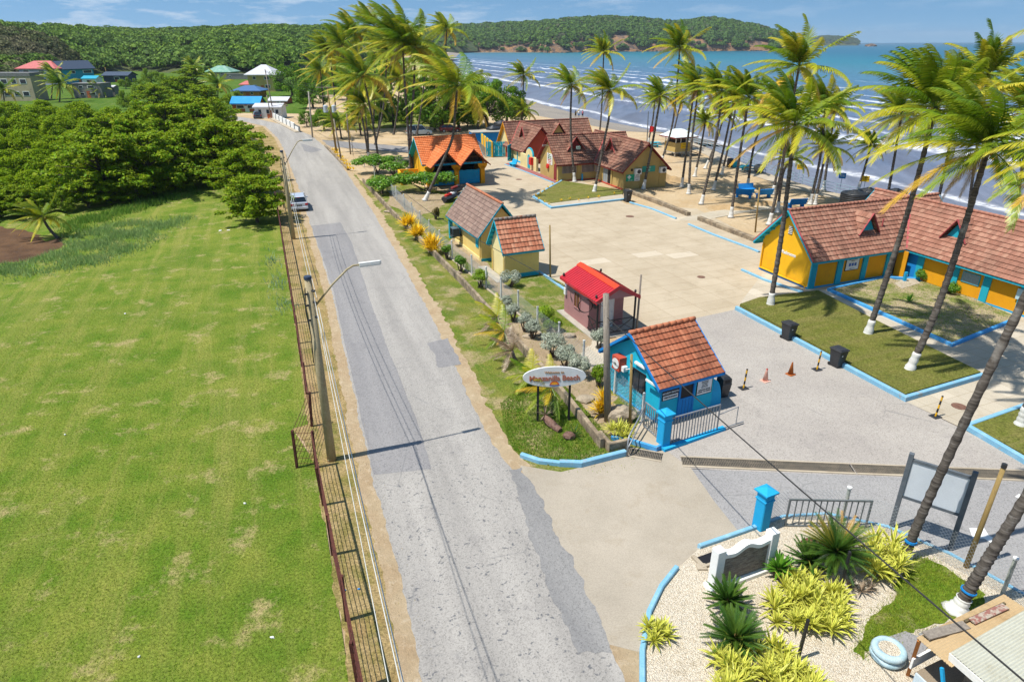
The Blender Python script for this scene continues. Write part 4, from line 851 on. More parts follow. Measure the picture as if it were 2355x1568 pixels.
for xa, xb in ((.5, 3.15), (3.85, 6.5)):
    b = MB(); n = 17
    for i in range(n): q = xa + (xb - xa) * i / n; b.box(q, q + (xb - xa) / n * .8, .12, .18, .08, 1.72 + random.uniform(-.05, .05))
    g = b.build('plank_gate', W_bluel, t); b = MB().box(xa, xb, .18, .24, .4, .52).box(xa, xb, .18, .24, 1.35, 1.47); b.build('gate_rail', W_bluel, g)
    MB().box(xa - .3, xb + .3, .02, .2, 2.46, 2.68).build('beam', W_bluel, t)
T_sh2 = T_shed
for gx, xl, xr in ((1.75, 1.95, 1.75), (5.2, 1.75, 2.1)):
    gz, ezz, yb, yf = 4.4, 2.6, 3.2, 1.7
    b = MB(); tiles(b, (gx - xl, yb, ezz - .1), (0, -yb - yf, 0), (xl, 0, gz - ezz + .1), 17, 8); tiles(b, (gx + xr, -yf, ezz - .1), (0, yb + yf, 0), (-xr, 0, gz - ezz + .1), 17, 8)
    ro = b.build('gable_roof', T_shed, t); ridge_cap(ro, (gx, -yf - .02, gz + .05), (gx, yb, gz + .05), bpy.data.materials['orange_ridge'])
    for q, xq in ((-1, gx - xl), (1, gx + xr)): MB().beam((xq, -yf, ezz - .16), (gx, -yf, gz - .02), .05, .16, up=(0, 1, 0)).build('barge_board', M_brred, t)
    b = MB().beam((gx - 1.1, -.2, 3.35), (gx + 1.1, -.2, 3.35), .08, .12); MB().add([(gx - xl * .9, .5, 2.7), (gx + xr * .9, .5, 2.7), (gx, .5, 4.4)], [(0, 1, 2)]).build('gable_shade_panel', M_dark, t); [b.box(q - .02, q + .02, -.22, -.18, 2.6, 4.4 - abs(q - gx) * 1.05) for q in (gx - .9, gx - .3, gx, gx + .35, gx + .9)]; b.build('truss', mat('dark_timber', (.10, .055, .03), fine=.2), t)  # near-black triangle behind the truss paints in the shade inside the gable
    MB().beam((gx - xl * .93, yb * .35, ezz + .18), (gx - xl * .05, yb * .98, gz), .14, .05).build('lead_flashing', M_alu, t) if gx > 4 else None
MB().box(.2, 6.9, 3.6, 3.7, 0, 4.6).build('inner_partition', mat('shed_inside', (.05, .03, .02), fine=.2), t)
MB().box(.21, .5, 1.6, 1.9, 0, 2.7).build('inner_post', W_yel, t)
MB().add([(-.04, .7, .5), (-.04, 2.3, .5), (-.04, 2.3, 1.6), (-.04, .7, 1.6)], [(3, 2, 1, 0)]).build('side_hatch', W_turq, t)
b = MB().box(-.25, -.05, D-.6, D, 0.3, 3.2); b.build('side_shutter', W_turq, t)
t = thing('yellow_yard_wall', 'low golden yellow yard wall joined to the orange roof shed', 'wall', S0, R(15))
b = MB().box(-3.2, -.25, 5.4, 5.6, 0, 1.35); b.build('back_run', W_org, t); b = MB().box(-3.2, -3.0, 2.0, 5.4, 0, 1.35); xf(b, Matrix.Translation((3.0, 1.5, 0)) @ Matrix.Rotation(R(0), 4, 'Z') @ Matrix.Translation((-3.0, -1.5, 0))); b.build('side_run', W_yel, t)
# yard fence with turquoise gate between the shed and the canteen
A_, B_ = P(1094, 341), P(1117, 363); t = thing('yard_fence', 'yellow and turquoise yard fence between the orange shed and the canteen', 'fence', A_, math.atan2((B_-A_).y, (B_-A_).x)); Lf = (B_ - A_).length
for i in range(4): q = Lf * i / 4; MB().box(q + .2, q + Lf/4, .9, 1.1, 0, 2.3).build('infill_panel', W_yel, t); MB().box(q, q + .22, .85, 1.15, 0, 2.45).build('post', W_turq, t)
b = MB()
for i in range(40): b.box(Lf * i / 40, Lf * i / 40 + .03, -.02, .01, 0, 1.5)
b.box(0, Lf, -.02, .01, 1.42, 1.48).box(0, Lf, -.02, .01, .15, .2); b.build('railings', M_steel, t)
t = thing('turquoise_gate', 'tall turquoise plank gate with diagonal brace beside the canteen', 'gate', tuple(P(1118, 362)), R(2))
b = MB(); n = 12
for i in range(n): q = 2.55 * i / n; hh = 2.3 + (0 if q < 1.2 else -(q - 1.2) * .75); b.box(q, q + .17, -.03, .03, .08, hh)
b.build('planks', W_turq, t)
b = MB().beam((0, -.06, .2), (2.4, -.06, .2), .05, .12).beam((0, -.06, 1.1), (2.4, -.06, 1.1), .05, .12).beam((.1, -.06, 1.15), (1.2, -.06, 2.25), .05, .14).beam((1.3, -.06, .25), (.1, -.06, 1.0), .05, .1).beam((1.1, -.06, 2.25), (2.4, -.06, 1.4), .05, .14); b.build('brace', W_turq, t)
# blue store with flat roof behind the fence
t = thing('blue_store', 'low flat store with cobalt blue wall behind the yellow yard fence', 'shed', tuple(P(1120, 336)), R(14))
MB().box(-2.5, 3.2, 0, 3, 0, 2.2).build('wall', W_blue, t); MB().box(-2.6, 3.3, -.2, 3.2, 2.2, 2.3).build('roof', M_conc2, t)

# ------------------------------------------------------------------ water tanks
def tank(p, r, h, label, sc=1):
    prof = [(r * .97, 0)]
    n = 8
    for i in range(n): z = h * .86 * i / n; prof += [(r, z + .02), (r, z + h * .86 / n * .6), (r * .965, z + h * .86 / n * .75), (r * .965, z + h * .86 / n * .92)]
    t = thing('water_tank', label, 'water tank', p, 0, 'black water tanks'); MB().lathe((0, 0, 0), prof, 28).build('tank_body', M_plast, t, True)
    MB().lathe((0, 0, h * .85), [(r, 0), (r * .9, h * .06), (r * .3, h * .16), (r * .28, h * .18)], 28).build('tank_top', M_plast, t, True); MB().lathe((0, 0, h * 1.02), [(.25, 0), (.25, .07), (.0, .09)], 16).build('lid', M_plast, t)
    b = MB()
    for k in range(8): a = k * math.pi / 4; b.beam((r * .93 * math.cos(a), r * .93 * math.sin(a), h * .9), (r * .35 * math.cos(a), r * .35 * math.sin(a), h * 1.0), .09, .05)
    b.build('lid_ribs', M_plast, t); return t
tank(P(1134, 330), 1.25, 2.9, 'black ribbed water tank standing beside the canteen gable')
tank(P(1153, 316), 1.5, 2.9, 'black water tank half hidden behind the canteen roof')
for q, lab in (((1958, 480), 'leftmost black water tank behind the washroom roof'), ((1990, 474), 'second black water tank behind the washroom roof, with a white pipe'), ((2022, 480), 'third black water tank behind the washroom roof'), ((2052, 476), 'rightmost black water tank behind the washroom roof')):
    p = P(*q); p.z = 0; tank(p, 1.15 if q[0] > 1960 else 1.35, 1.85, lab)
# ------------------------------------------------------------------ poles, wires, lamps
M_pole = mat('concrete_pole', (.44, .37, .23), (.34, .27, .15), 1.2, .4, .65, .9, .15, 20, .2, dirt=(.34, .17, .06), dscale=.6, dlo=.56, dhi=.7)
M_wood = mat('weathered_wood', (.26, .22, .18), (.36, .31, .25), 2, .4, .65, .9, .25, 12, .3, stretch=(6, 6, .5))
M_woodp = mat('tan_wood', (.36, .25, .09), (.30, .20, .07), 2, .4, .65, .85, .2, 12, .2, stretch=(5, 5, .5))
M_rust = mat('rusty_steel', (.075, .022, .018), (.14, .045, .028), 3, .4, .65, .85, .25, 20, .3)
M_cable = mat('black_cable', (.03, .03, .03), fine=0); M_cablew = mat('pale_cable', (.55, .55, .50), rough=.6, fine=.05)
M_lampw = mat('lamp_housing', (.70, .70, .66), rough=.45, fine=.06)
def street_lamp(base, h, tip, label, group='street lamps along the road'):
    t = thing('street_lamp', label, 'street lamp', base, 0, group); base = Vector(base)
    MB().tube([(0, 0, 0), (0, 0, h * .5), (0, 0, h)], [.19, .165, .13], 14).build('pole', M_pole, t, True)
    MB().lathe((0, 0, h), [(.145, 0), (.145, .1), (.12, .12)], 14).build('cap', mat('blue_black_cap', (.03, .05, .09), fine=0) if 'blue_black_cap' not in bpy.data.materials else bpy.data.materials['blue_black_cap'], t)
    T = Vector(tip) - base; d = Vector((T.x, T.y, 0)).normalized(); s0 = Vector((d.x * .14, d.y * .14, h - 1.1)); kn = Vector((T.x, T.y, T.z)) - d * .75; 
    MB().tube([s0, s0.lerp(kn, .55), kn + Vector((0, 0, .0)) - Vector((0, 0, .12)), kn + d * .25, T - d * .2], .04, 8).build('arm', M_pole, t, True)
    b = MB(); n = Vector((-d.y, d.x, 0))
    for sg, a, c in ((0, -.28, .5),):
        for z0, z1, wd in ((-.08, 0, .15), (0, .07, .12)):
            p0, p1 = T + d * a, T + d * c; q = [p0 - n*wd*.7, p1 - n*wd*.6, p1 + d*.08, p1 + n*wd*.6, p0 + n*wd*.7]
            b.add([p + Vector((0,0,z0)) for p in q] + [p + Vector((0,0,z1)) for p in q], [(4,3,2,1,0), (5,6,7,8,9)] + [(i,(i+1)%5,(i+1)%5+5,i+5) for i in range(5)])
    b.build('lamp_head', M_lampw, t)
    for z in (h - .45, h - .9, h - 1.5): MB().tube([(.1, -.05, z), (.22, -.08, z)], .05, 6).build('insulator', M_plast, t); MB().tube([(-.05, -.11, z - .1), (-.14, -.2, z - .1)], .04, 6).build('insulator', M_plast, t)
    MB().tube([(-.1, -.16, h - .3), (-.18, -.2, h - 1.2), (-.1, -.2, h - 2.2), (-.17, -.12, h - 3.4)], .02, 5).build('loose_wire', M_cable, t); return t
L1 = P(763, 1057); tip = at_y(842, 607, L1.y + .9)
street_lamp(L1, 8.0, tip, 'tall near street lamp on concrete pole with long arm over the road')
L2 = P(675, 550); street_lamp(L2, 7.6, at_y(703, 323, L2.y + 1.0), 'farther street lamp on grey pole beside the silver car')
def pole(base, top, r0, r1, m, label, cat='pole', cap=None, group=None, name='pole'):
    b = MB().tube([base, (Vector(base) + Vector(top)) / 2, top], [r0, (r0 + r1) / 2, r1], 10); o = tag(b.build(name, m, None, True), label, cat, group)
    if cap: MB().tube([top, Vector(top) + Vector((0, 0, .14))], r1 * 1.15, 10).build('cap', cap, o)
    return o
def pole_px(b_, t_, r0, r1, m, label, cat='pole', cap=None, group=None, name='pole'):
    B = P(*b_); return pole(B, at_y(t_[0], t_[1], B.y), r0, r1, m, label, cat, cap, group, name)
MIDP = P(1397, 968); MIDT = at_y(1393, 676, MIDP.y)
pole(MIDP, MIDT, .17, .13, M_wood, 'grey wooden utility pole beside the turquoise booth', name='utility_pole')
for b_, t_, r_, m_, l_ in (((1448, 985), (1452, 815), .07, M_woodp, 'thin tan post with rusty clamp before the booth window'), ((1265, 638), (1264, 518), .07, M_woodp, 'thin tan post beside the cream annex'), ((1463, 760), (1474, 632), .07, M_wood, 'thin grey post beside the maroon cabin porch'),
        ((1736, 534), (1746, 432), .08, M_woodp, 'thin tan post standing in the sand by the yellow gable'), ((1092, 418), (1092, 402), .05, M_steel, 'short grey post by the orange shed pillar'),
        ((2219, 1306), (2307, 1075), .085, M_woodp, 'tan wooden post with dark finial right of the blank board'), ((718.7, 317), (709, 211), .16, M_conc2, 'grey concrete pole on the bend of the road'),
        ((785.5, 372), (767, 274), .12, M_wood, 'leaning grey pole at the corner of the side lane'), ((806, 355), (796.5, 262), .12, M_wood, 'dark wooden pole on the sand by the fence'), ((812, 358), (807, 310), .05, M_wood, 'thin stick beside the dark pole'),
        ((631, 273), (609, 160), .14, M_wood, 'tall leaning pole before the white roadside shop'), ((624, 274), (613, 220), .12, M_wood, 'shorter leaning pole before the white roadside shop')):
    pole_px(b_, t_, r_, r_ * .8, m_, l_, cap=M_plast if b_[0] == 2219 else None, group=None)
UB = P(773.5, 351); UT = at_y(751.5, 200, UB.y); t = thing('utility_pole', 'utility pole with crossarms and two grey transformer cans', 'pole', UB)
H_ = UT - UB; MB().tube([(0, 0, 0), H_], [.17, .12], 10).build('pole', M_woodp, t, True)
for z, l_ in ((.99, 1.7), (.86, 1.2)): MB().beam(H_ * z + Vector((-l_, -.12, 0)), H_ * z + Vector((l_, -.12, 0)), .12).build('crossarm', M_wood, t)
for sx_ in (-.7, .62): MB().lathe(H_ * .62 + Vector((sx_, -.1, 0)), [(.36, 0), (.36, .95), (.3, 1.05), (.0, 1.1)], 14).build('transformer', mat('grey_can', (.50, .56, .62), rough=.4, fine=.05) if sx_ < 0 else bpy.data.materials['grey_can'], t)
def wire(a, c, sag, r, m, label, n=16):
    a, c = Vector(a), Vector(c); b = MB().tube([a.lerp(c, i / n) - Vector((0, 0, sag * 4 * (i / n) * (1 - i / n))) for i in range(n + 1)], r, 5)
    return tag(b.build('overhead_wire', m), label, 'wire')
La = L1 + Vector((.3, -.1, 6.9)); Qe = at_y(930, 1568, 7.6); Ee = La + (Qe - La) * 1.5
wire(La, Ee, .25, .014, M_cablew, 'thick pale cable from the near street lamp towards the viewer, right strand'); wire(La + Vector((-.1, 0, .15)), Ee + Vector((-.05, 0, .12)), .22, .012, M_cablew, 'thick pale cable from the near street lamp towards the viewer, left strand')
Qe2 = at_y(895, 1568, 7.8); La2 = L1 + Vector((.18, -.1, 7.3)); wire(La2, La2 + (Qe2 - La2) * 1.5, .3, .010, M_cablew, 'thin pale wire left of the thick road cables')
for k, dz in enumerate((6.9, 7.2, 7.75)): wire(L1 + Vector((.15 + .1 * k, 0, dz)), L2 + Vector((.15 + .1 * k, 0, dz - .4)), .8, .012, M_cablew if k < 2 else M_cable, ('lowest', 'middle', 'topmost')[k] + ' wire between the two street lamp poles')
Ce = at_y(2354, 1556, 8.35); Cs = at_y(1394, 728, MIDP.y); wire(Cs, Cs + (Ce - Cs) * 1.15, .15, .02, M_cable, 'black cable crossing the gate from the wooden pole to the lower right')
Ys = at_y(985, 486, 56); wire(at_y(1391, 707, MIDP.y), Ys, .1, .018, M_cable, 'black cable from the wooden pole past the maroon cabin to the cream office')
wire(Ys, at_y(778, 300, UB.y - 4), .6, .018, M_cable, 'black cable from the cream office to the corner pole')
for k, (dz, sx_) in enumerate(((.99, -1.6), (.99, 1.6), (.86, -1.1), (.86, 1.1))): wire(UB + H_ * dz + Vector((sx_, -.12, .1)), at_y(609, 162 + k, P(631, 273).y), .7, .02, M_cable, ('upper left', 'upper right', 'lower left', 'lower right')[k] + ' wire from the transformer pole crossarms')
t = thing('cable_coil', 'round coil of spare black cable hanging by the maroon cabin window', 'cable', at_y(1345, 704, 37.2)); 
for k in range(3): MB().tube([(.42 * math.cos(a) + .02 * k, .03 * k, .42 * math.sin(a)) for a in np.linspace(0, 2 * math.pi, 25)], .018, 5, False).build('cable_loop', M_cable, t)
MB().lathe((.6, 0, .0), [(.02, -.18), (.1, -.15), (.12, .1), (.05, .18)], 12).build('joint_closure', M_plast, t, True)
# ------------------------------------------------------------------ rusty post and wire fence along the lawn
posts_px = [(850, 1690), (825, 1585), (797, 1426), (765, 1275), (744, 1161), (727, 1075)]
near = [P(*q) for q in posts_px]; bend = P(683, 1075); far0, far1 = P(717, 980), P(636, 470)
runA = near[::-1]; n = 15; runB = [far0.lerp(far1, i / n) for i in range(n + 1)]
t = thing('wire_fence', 'rusty dark red post and wire fence along the lawn edge', 'fence', (0, 0, 0)); allp = [bend] + runA
for i, p in enumerate(runA + [bend] + runB):
    lean = Vector((random.uniform(-.1, .1), random.uniform(-.08, .08), 0)) if i < 8 else Vector((random.uniform(-.04, .04), 0, 0))
    MB().beam(p, p + Vector((0, 0, 1.75)) + lean, .11, .09).build('post', M_rust, t)
for k in range(6):
    z = .22 + k * .29; b = MB()
    for ln in (runA[::-1] + [bend] + runB,):
        pts = []
        for i, p in enumerate(ln):
            pts.append(p + Vector((.0, 0, z)))
            if i < len(ln) - 1: pts.append((p + ln[i+1]) / 2 + Vector((0, 0, z - random.uniform(.0, .05))))
        b.tube(pts, .012, 4, False)
    b.build('wire_strand', M_rust, t)
b = MB().beam(runB[0] + Vector((0,0,1.72)), runB[-1] + Vector((0,0,1.72)), .07, .06); b.build('top_rail', M_rust, t)
MB().beam(runA[0] + Vector((0,0,1.72)), runA[-1] + Vector((0,0,1.72)), .05, .05).build('top_rail', M_rust, t)
# ------------------------------------------------------------------ chain link fences
def chain_link(parent, pts, h, m, name='wire_mesh', z0=.05, cell=.16, r=.006):
    b = MB()
    for a, c in zip(pts[:-1], pts[1:]):
        a, c = Vector(a), Vector(c); a.z = c.z = 0; L = (c - a).length; d = (c - a) / L; nn = Vector((-d.y, d.x, 0)) * r; k = int((L + h) / cell) + 1
        for i in range(k):
            for sg in (1, -1):
                s0 = i * cell - h; s1 = s0 + h
                if sg < 0: s0, s1 = s1, s0
                za, zb = z0, z0 + h; A_, B_ = s0, s1
                def cl(s, z, s_, z_):
                    if s < 0: z = z + (0 - s) / (s_ - s) * (z_ - z); s = 0
                    if s > L: z = z + (L - s) / (s_ - s) * (z_ - z); s = L
                    return s, z
                A1, zA = cl(A_, za, B_, zb); B1, zB = cl(B_, zb, A_, za)
                if abs(A1 - B1) < .02: continue
                p, q = a + d * A1 + Vector((0,0,zA)), a + d * B1 + Vector((0,0,zB)); u = Vector((0,0,r))
                b.add([p - u, q - u, q + u, p + u], [(0, 1, 2, 3)]); b.add([p - nn, q - nn, q + nn, p + nn], [(0, 1, 2, 3)])
    o = b.build(name, m, parent); return o
M_mesh = mat('galvanised_mesh', (.42, .45, .46), rough=.5, fine=0, metal=.2)
M_pvc = mat('white_fence_post', (.72, .72, .68), (.55, .55, .50), 3, fine=.12, dirt=(.28, .27, .24), dscale=2, dlo=.55, dhi=.72)
wp = [(838, 385), (862, 412), (890, 440), (912, 462), (930, 482), (948, 503), (967, 525), (988, 546), (1012, 572), (1040, 598), (1085, 634), (1118, 664), (1152, 690), (1191, 722), (1235, 762), (1284, 800), (1340, 845), (1412, 905), (1475, 975)]
W3 = PP(*wp); t = thing('chain_link_fence', 'chain link fence on white posts through the planted strip', 'fence', (0, 0, 0))
for p in W3: 
    o = MB().tube([p, p + Vector((0, 0, 1.55))], .06, 8).build('post', M_pvc, t); MB().lathe(p + Vector((0, 0, 1.55)), [(.075, 0), (.07, .07), (0, .1)], 8).build('post_cap', M_pvc, o)
chain_link(t, W3[2:], 1.35, M_mesh, cell=.2)
kerb('fence_footing', W3[6:17], .16, 0, .10, M_conc, 'low concrete footing under the chain link fence', 'kerb')
CP = PP((1752, 1218), (1800, 1196), (1934, 1200), (2099, 1256), (2302, 1370), (2420, 1440)); t = thing('garden_fence', 'chain link fence on white wrapped posts round the pebble garden', 'fence', (0, 0, 0))
for p in CP[2:5]:
    o = MB().tube([p, p + Vector((0, 0, 1.5))], .06, 10).build('post', mat('wrapped_post', (.55, .56, .50), (.30, .33, .28), 9, fine=.2) if 'wrapped_post' not in bpy.data.materials else bpy.data.materials['wrapped_post'], t); MB().lathe(p + Vector((0, 0, 1.5)), [(.085, 0), (.085, .06), (0, .09)], 12).build('post_cap', W_white, o)
MB().tube([CP[0], CP[0] + Vector((0, 0, 1.5))], .035, 8).build('post', mat('pinkish_pipe', (.42, .33, .29), fine=.2), t)
chain_link(t, CP, 1.35, M_mesh, cell=.14, r=.0045)
# ------------------------------------------------------------------ entrance: pillars, gates, grates
def pillar(q, h, label):
    t = thing('gate_pillar', label, 'pillar', P(*q), R(27), 'blue gate pillars'); MB().bbox(-.22, .22, -.22, .22, 0, h, .03).build('shaft', W_bluel, t)
    MB().bbox(-.24, .24, -.24, .24, h - .32, h - .26, .01).build('band', W_bluel, t)
    b = MB().box(-.3, .3, -.3, .3, h, h + .06).add([(-.3,-.3,h+.06),(.3,-.3,h+.06),(.3,.3,h+.06),(-.3,.3,h+.06),(0,0,h+.2)], [(0,1,4),(1,2,4),(2,3,4),(3,0,4)]); b.build('cap', W_bluel, t)
pillar((1523, 1026), 1.65, 'blue gate pillar in front of the security booth'); pillar((1747, 1214), 1.6, 'blue gate pillar at the pebble garden corner')
def bar_gate(name, a, c, h, n, z0, label, m=M_steel, wd=.05):
    a, c = Vector(a), Vector(c); d = c - a; L = d.length; t = thing(name, label, 'gate', (a.x, a.y, 0), math.atan2(d.y, d.x), 'grey bar gates at the entrance')
    b = MB().box(0, wd, -wd/2, wd/2, z0, z0 + h).box(L - wd, L, -wd/2, wd/2, z0, z0 + h).box(wd, L - wd, -wd/2, wd/2, z0, z0 + wd).box(wd, L - wd, -wd/2, wd/2, z0 + h - wd, z0 + h); b.build('gate_frame', m, t)
    for i in range(n): q = wd + (L - 2 * wd) * (i + 1) / (n + 1); MB().box(q - .016, q + .016, -.016, .016, z0 + wd, z0 + h - wd).build('bar', m, t)
    return t
GL, GR = P(1530, 1028), P(1648, 993)
bar_gate('bar_gate', GL, GR, 1.35, 16, .08, 'wide grey bar gate standing open before the turquoise booth')
bar_gate('bar_gate', P(1479, 980, .2), P(1513, 1009, .2), 1.25, 6, .22, 'small grey pedestrian gate left of the blue pillar')
M_gd = mat('dark_grey_steel', (.13, .15, .15), (.19, .20, .20), 3, rough=.5, fine=.15)
bar_gate('bar_gate', P(1802, 1212), P(1990, 1216), 1.2, 12, .06, 'dark grey bar gate leaf lying against the garden fence', M_gd, .06)
b = MB().beam(GR + Vector((.0, .0, .1)), GR + Vector((1.6 * .89, 1.6 * .46, .1)), .04).beam(GR + Vector((0, 0, .9)), GR + Vector((1.0, .52, 1.0)), .03).beam(GR + Vector((1.0, .52, .1)), GR + Vector((1.0, .52, 1.0)), .03); tag(b.build('gate_tail', M_steel), 'thin steel tail frame of the wide gate', 'gate')
sheet('gate_kerb', PP((1520, 1034), (1528, 1040), (1668, 990), (1660, 984)), .14, W_bluel, 'low turquoise kerb under the wide bar gate', 'kerb', None, thick=.14)
sheet('gate_platform', PP((1449, 1017), (1507, 1036), (1530, 1024), (1500, 985), (1482, 965), (1470, 975)), .2, M_conc, 'pale concrete step under the pedestrian gate', 'step', None, thick=.2)
kerb('kerb', PP((1404, 1012), (1449, 1019), (1508, 1037), (1530, 1025)), .12, 0, .24, M_kerb2, 'bright blue edge of the step under the pedestrian gate')
kerb('block_wall', PP((1378, 1012), (1402, 1040), (1445, 1030)), .18, 0, .5, M_block, 'short end of block wall below the striped bush', 'wall')
A_, B_ = P(1441, 1050), P(1478, 985); b = MB().tube([A_, A_ + Vector((0, 0, .75)), A_ + Vector((.05, .1, .95)), B_ + Vector((0, 0, 1.15)), B_ + Vector((0, 0, 0))], .035, 8).tube([A_ + Vector((0, 0, .4)), B_ + Vector((0, 0, .55))], .03, 8); tag(b.build('handrail', M_steel, None, True), 'bent galvanised handrail beside the drain grate', 'handrail')
M_grate = mat('drain_steel', (.16, .14, .11), (.24, .20, .15), 3, fine=.2)
def grate(a, c, wd, label):
    a, c = Vector(a), Vector(c); d = c - a; L = d.length; t = thing('drain_grate', label, 'drain', (a.x, a.y, .02), math.atan2(d.y, d.x), 'steel drain grates across the entrance')
    MB().box(0, L, -wd/2, wd/2, -.01, -.004).build('drain_pit', M_dark, t); b = MB(); n = int(L / .07)
    for i in range(n): b.box(i * .07, i * .07 + .035, -wd/2, wd/2, 0, .03)
    for y_ in (-wd/2, 0, wd/2 - .03): b.box(0, L, y_, y_ + .03, .031, .04)
    b.build('bars', M_grate, t)
    for y_ in (-wd/2 - .12, wd/2): MB().box(0, L, y_, y_ + .12, -.008, .012).build('concrete_edge', M_conc, t)
grate(P(1567, 1061), P(1960, 1078), .55, 'long steel drain grate across the asphalt, left half'); grate(P(1963, 1078), P(2420, 1096), .55, 'long steel drain grate across the asphalt, right half'); grate(P(1442, 1038), P(1522, 1052), .5, 'short steel drain grate below the pedestrian gate')
# painted arrow on the lot
sheet('road_marking', PP((2228, 1214), (2236, 1238), (2262, 1238), (2300, 1262), (2312, 1254), (2272, 1230), (2262, 1214)), .016, W_white); sheet('road_marking', PP((2333, 1142), (2342, 1136), (2400, 1160), (2390, 1168)), .016, W_white)
# ------------------------------------------------------------------ signs
SG = P(1272, 972); t = thing('oval_sign', 'white oval welcome sign with orange lettering on two black posts', 'sign', (SG.x, SG.y, 0), R(3)); zc = at_y(1273, 866, SG.y).z
for x_, q in ((-.72, 0), (.72, 0)): MB().box(x_ - .05, x_ + .05, .06, .14, 0, zc + .2).build('post', M_black, t)
N = 48; a_, c_ = 1.42, .50; V = [(a_ * math.cos(2*math.pi*i/N), a_ and c_ * math.sin(2*math.pi*i/N)) for i in range(N)]
b = MB().add([(x, -.03, zc + z) for x, z in V] + [(x, .05, zc + z) for x, z in V], [tuple(range(N)), tuple(range(2*N-1, N-1, -1))] + [((i+1)%N, i, i+N, (i+1)%N+N) for i in range(N)])
sb = b.build('sign_panel', M_signw, t); mo = mat('lettering_orange', (.60, .20, .10), (.48, .16, .10), 9, fine=.15); mg = mat('lettering_shadow', (.36, .37, .38), fine=.1); mbl = mat('emblem_blue', (.04, .12, .38), fine=.05)
lettering('Manzanilla Beach', .36, mg, sb, (.03, -.036, zc - .105), bold=.008, sx=.93); lettering('Manzanilla Beach', .36, mo, sb, (0, -.045, zc - .06), bold=.008, sx=.93)
lettering('Welcome to', .17, mg, sb, (0, -.036, zc + .21), bold=.004); lettering('Welcome to', .17, mat('lettering_gold', (.55, .30, .12), fine=.1), sb, (-.02, -.043, zc + .23), bold=.003)
em = tag(bpy.data.objects.new('sunset_emblem', None)); COL.objects.link(em); em.parent = sb
for m_, r_, yy in ((mat('emblem_red', (.68, .12, .03), fine=0), .21, -.040), (mat('emblem_orange', (.85, .36, .03), fine=0), .15, -.044)):
    pts = [(r_ * math.cos(a), -.40 + r_ * math.sin(a)) for a in np.linspace(0, math.pi, 16)]; MB().add([(x, yy, zc + z) for x, z in pts], [tuple(range(16))]).build('sun', m_, em)
pts = [(-.25, -.40), (-.15, -.385), (0, -.40), (.15, -.385), (.27, -.41), (.2, -.44), (0, -.46), (-.2, -.44)]; MB().add([(x, -.046, zc + z) for x, z in pts[::-1]], [tuple(range(8))[::-1]]).build('wave', mbl, em)
BA, BB = P(2048, 1214), P(2184, 1262); d_ = BB - BA; t = thing('blank_board', 'large blank white notice board on two tall grey posts', 'sign', BA, math.atan2(d_.y, d_.x)); L = d_.length
for x_ in (0, L): MB().bbox(x_ - .08, x_ + .08, -.08, .08, 0, 3.2, .015).build('post', mat('charcoal_paint', (.10, .12, .14), (.14, .155, .17), 3, fine=.1) if x_ == 0 else bpy.data.materials['charcoal_paint'], t)
for z_ in (1.45, 2.95): MB().box(.08, L - .08, -.05, .05, z_ - .05, z_ + .05).build('cross_rail', bpy.data.materials['charcoal_paint'], t)
MB().box(.08, L - .08, -.02, .02, 1.5, 2.9).build('board', mat('board_white', (.62, .66, .70), (.56, .60, .64), 1, rough=.4, fine=.04), t)
WA, WB = P(1632, 1356), P(1768, 1306); d_ = WB - WA; L = d_.length; t = thing('stone_sign_wall', 'white curved top monument wall with grey stone panel in the pebble garden', 'monument', WA, math.atan2(d_.y, d_.x))
MB().bbox(-.12, L + .12, -.22, .22, 0, .2, .02).build('base', W_white, t)
for x_ in (.14, L - .14): MB().bbox(x_ - .16, x_ + .16, -.16, .16, .2, 1.62, .015).build('end_post', W_white, t)
n = 20; xs = np.linspace(.3, L - .3, n); top = [1.34 + .14 * abs(math.sin((x - .3) / (L - .6) * math.pi)) ** 1.5 + .06 * math.cos((x - .3) / (L - .6) * 4 * math.pi) for x in xs]
b = MB(); V = [(x, y_, z) for y_ in (-.13, .13) for x, z in zip(xs, top)] + [(x, y_, z - .14) for y_ in (-.13, .13) for x, z in zip(xs, top)]
Fs = []
for i in range(n - 1): Fs += [(i, i+1, n+i+1, n+i), (2*n+i, 2*n+i+1, i+1, i), (3*n+i+1, 3*n+i, n+i, n+i+1), (2*n+i+1, 2*n+i, 3*n+i, 3*n+i+1)]
b.add(V, Fs); b.build('coping', W_white, t)
def ledge_stone():
    s = MN('ledge_stone'); p = s.coord('Object'); br = s.n('TexBrick', offset=.43); q = s.n('Mapping'); s.l(p, q.inputs[0]); q.inputs['Rotation'].default_value = (R(-90), 0, 0); s.l(q.outputs[0], br.inputs['Vector'])
    br.inputs['Scale'].default_value = 1; br.inputs['Brick Width'].default_value = .17; br.inputs['Row Height'].default_value = .035; br.inputs['Mortar Size'].default_value = .004; br.inputs['Color1'].default_value = (.12, .10, .085, 1); br.inputs['Color2'].default_value = (.34, .31, .27, 1); br.inputs['Mortar'].default_value = (.04, .035, .03, 1)
    c = s.mix(s.ramp(s.noise(p, 9, 5), [(.4, 0.0), (.6, .6)]), br.outputs[0], (.24, .20, .16)); s.bump(br.outputs['Fac'], -.6, .02); return s.fin(c, .85)
b = MB(); V = [(x, -.06, z - .14) for x, z in zip(xs, top)] + [(x, -.06, .2) for x in xs] + [(x, .06, z - .14) for x, z in zip(xs, top)] + [(x, .06, .2) for x in xs]
b.add(V, [f for i in range(n-1) for f in ((n+i, n+i+1, i+1, i), (2*n+i, 2*n+i+1, 3*n+i+1, 3*n+i))]); b.build('stone_panel', ledge_stone(), t)
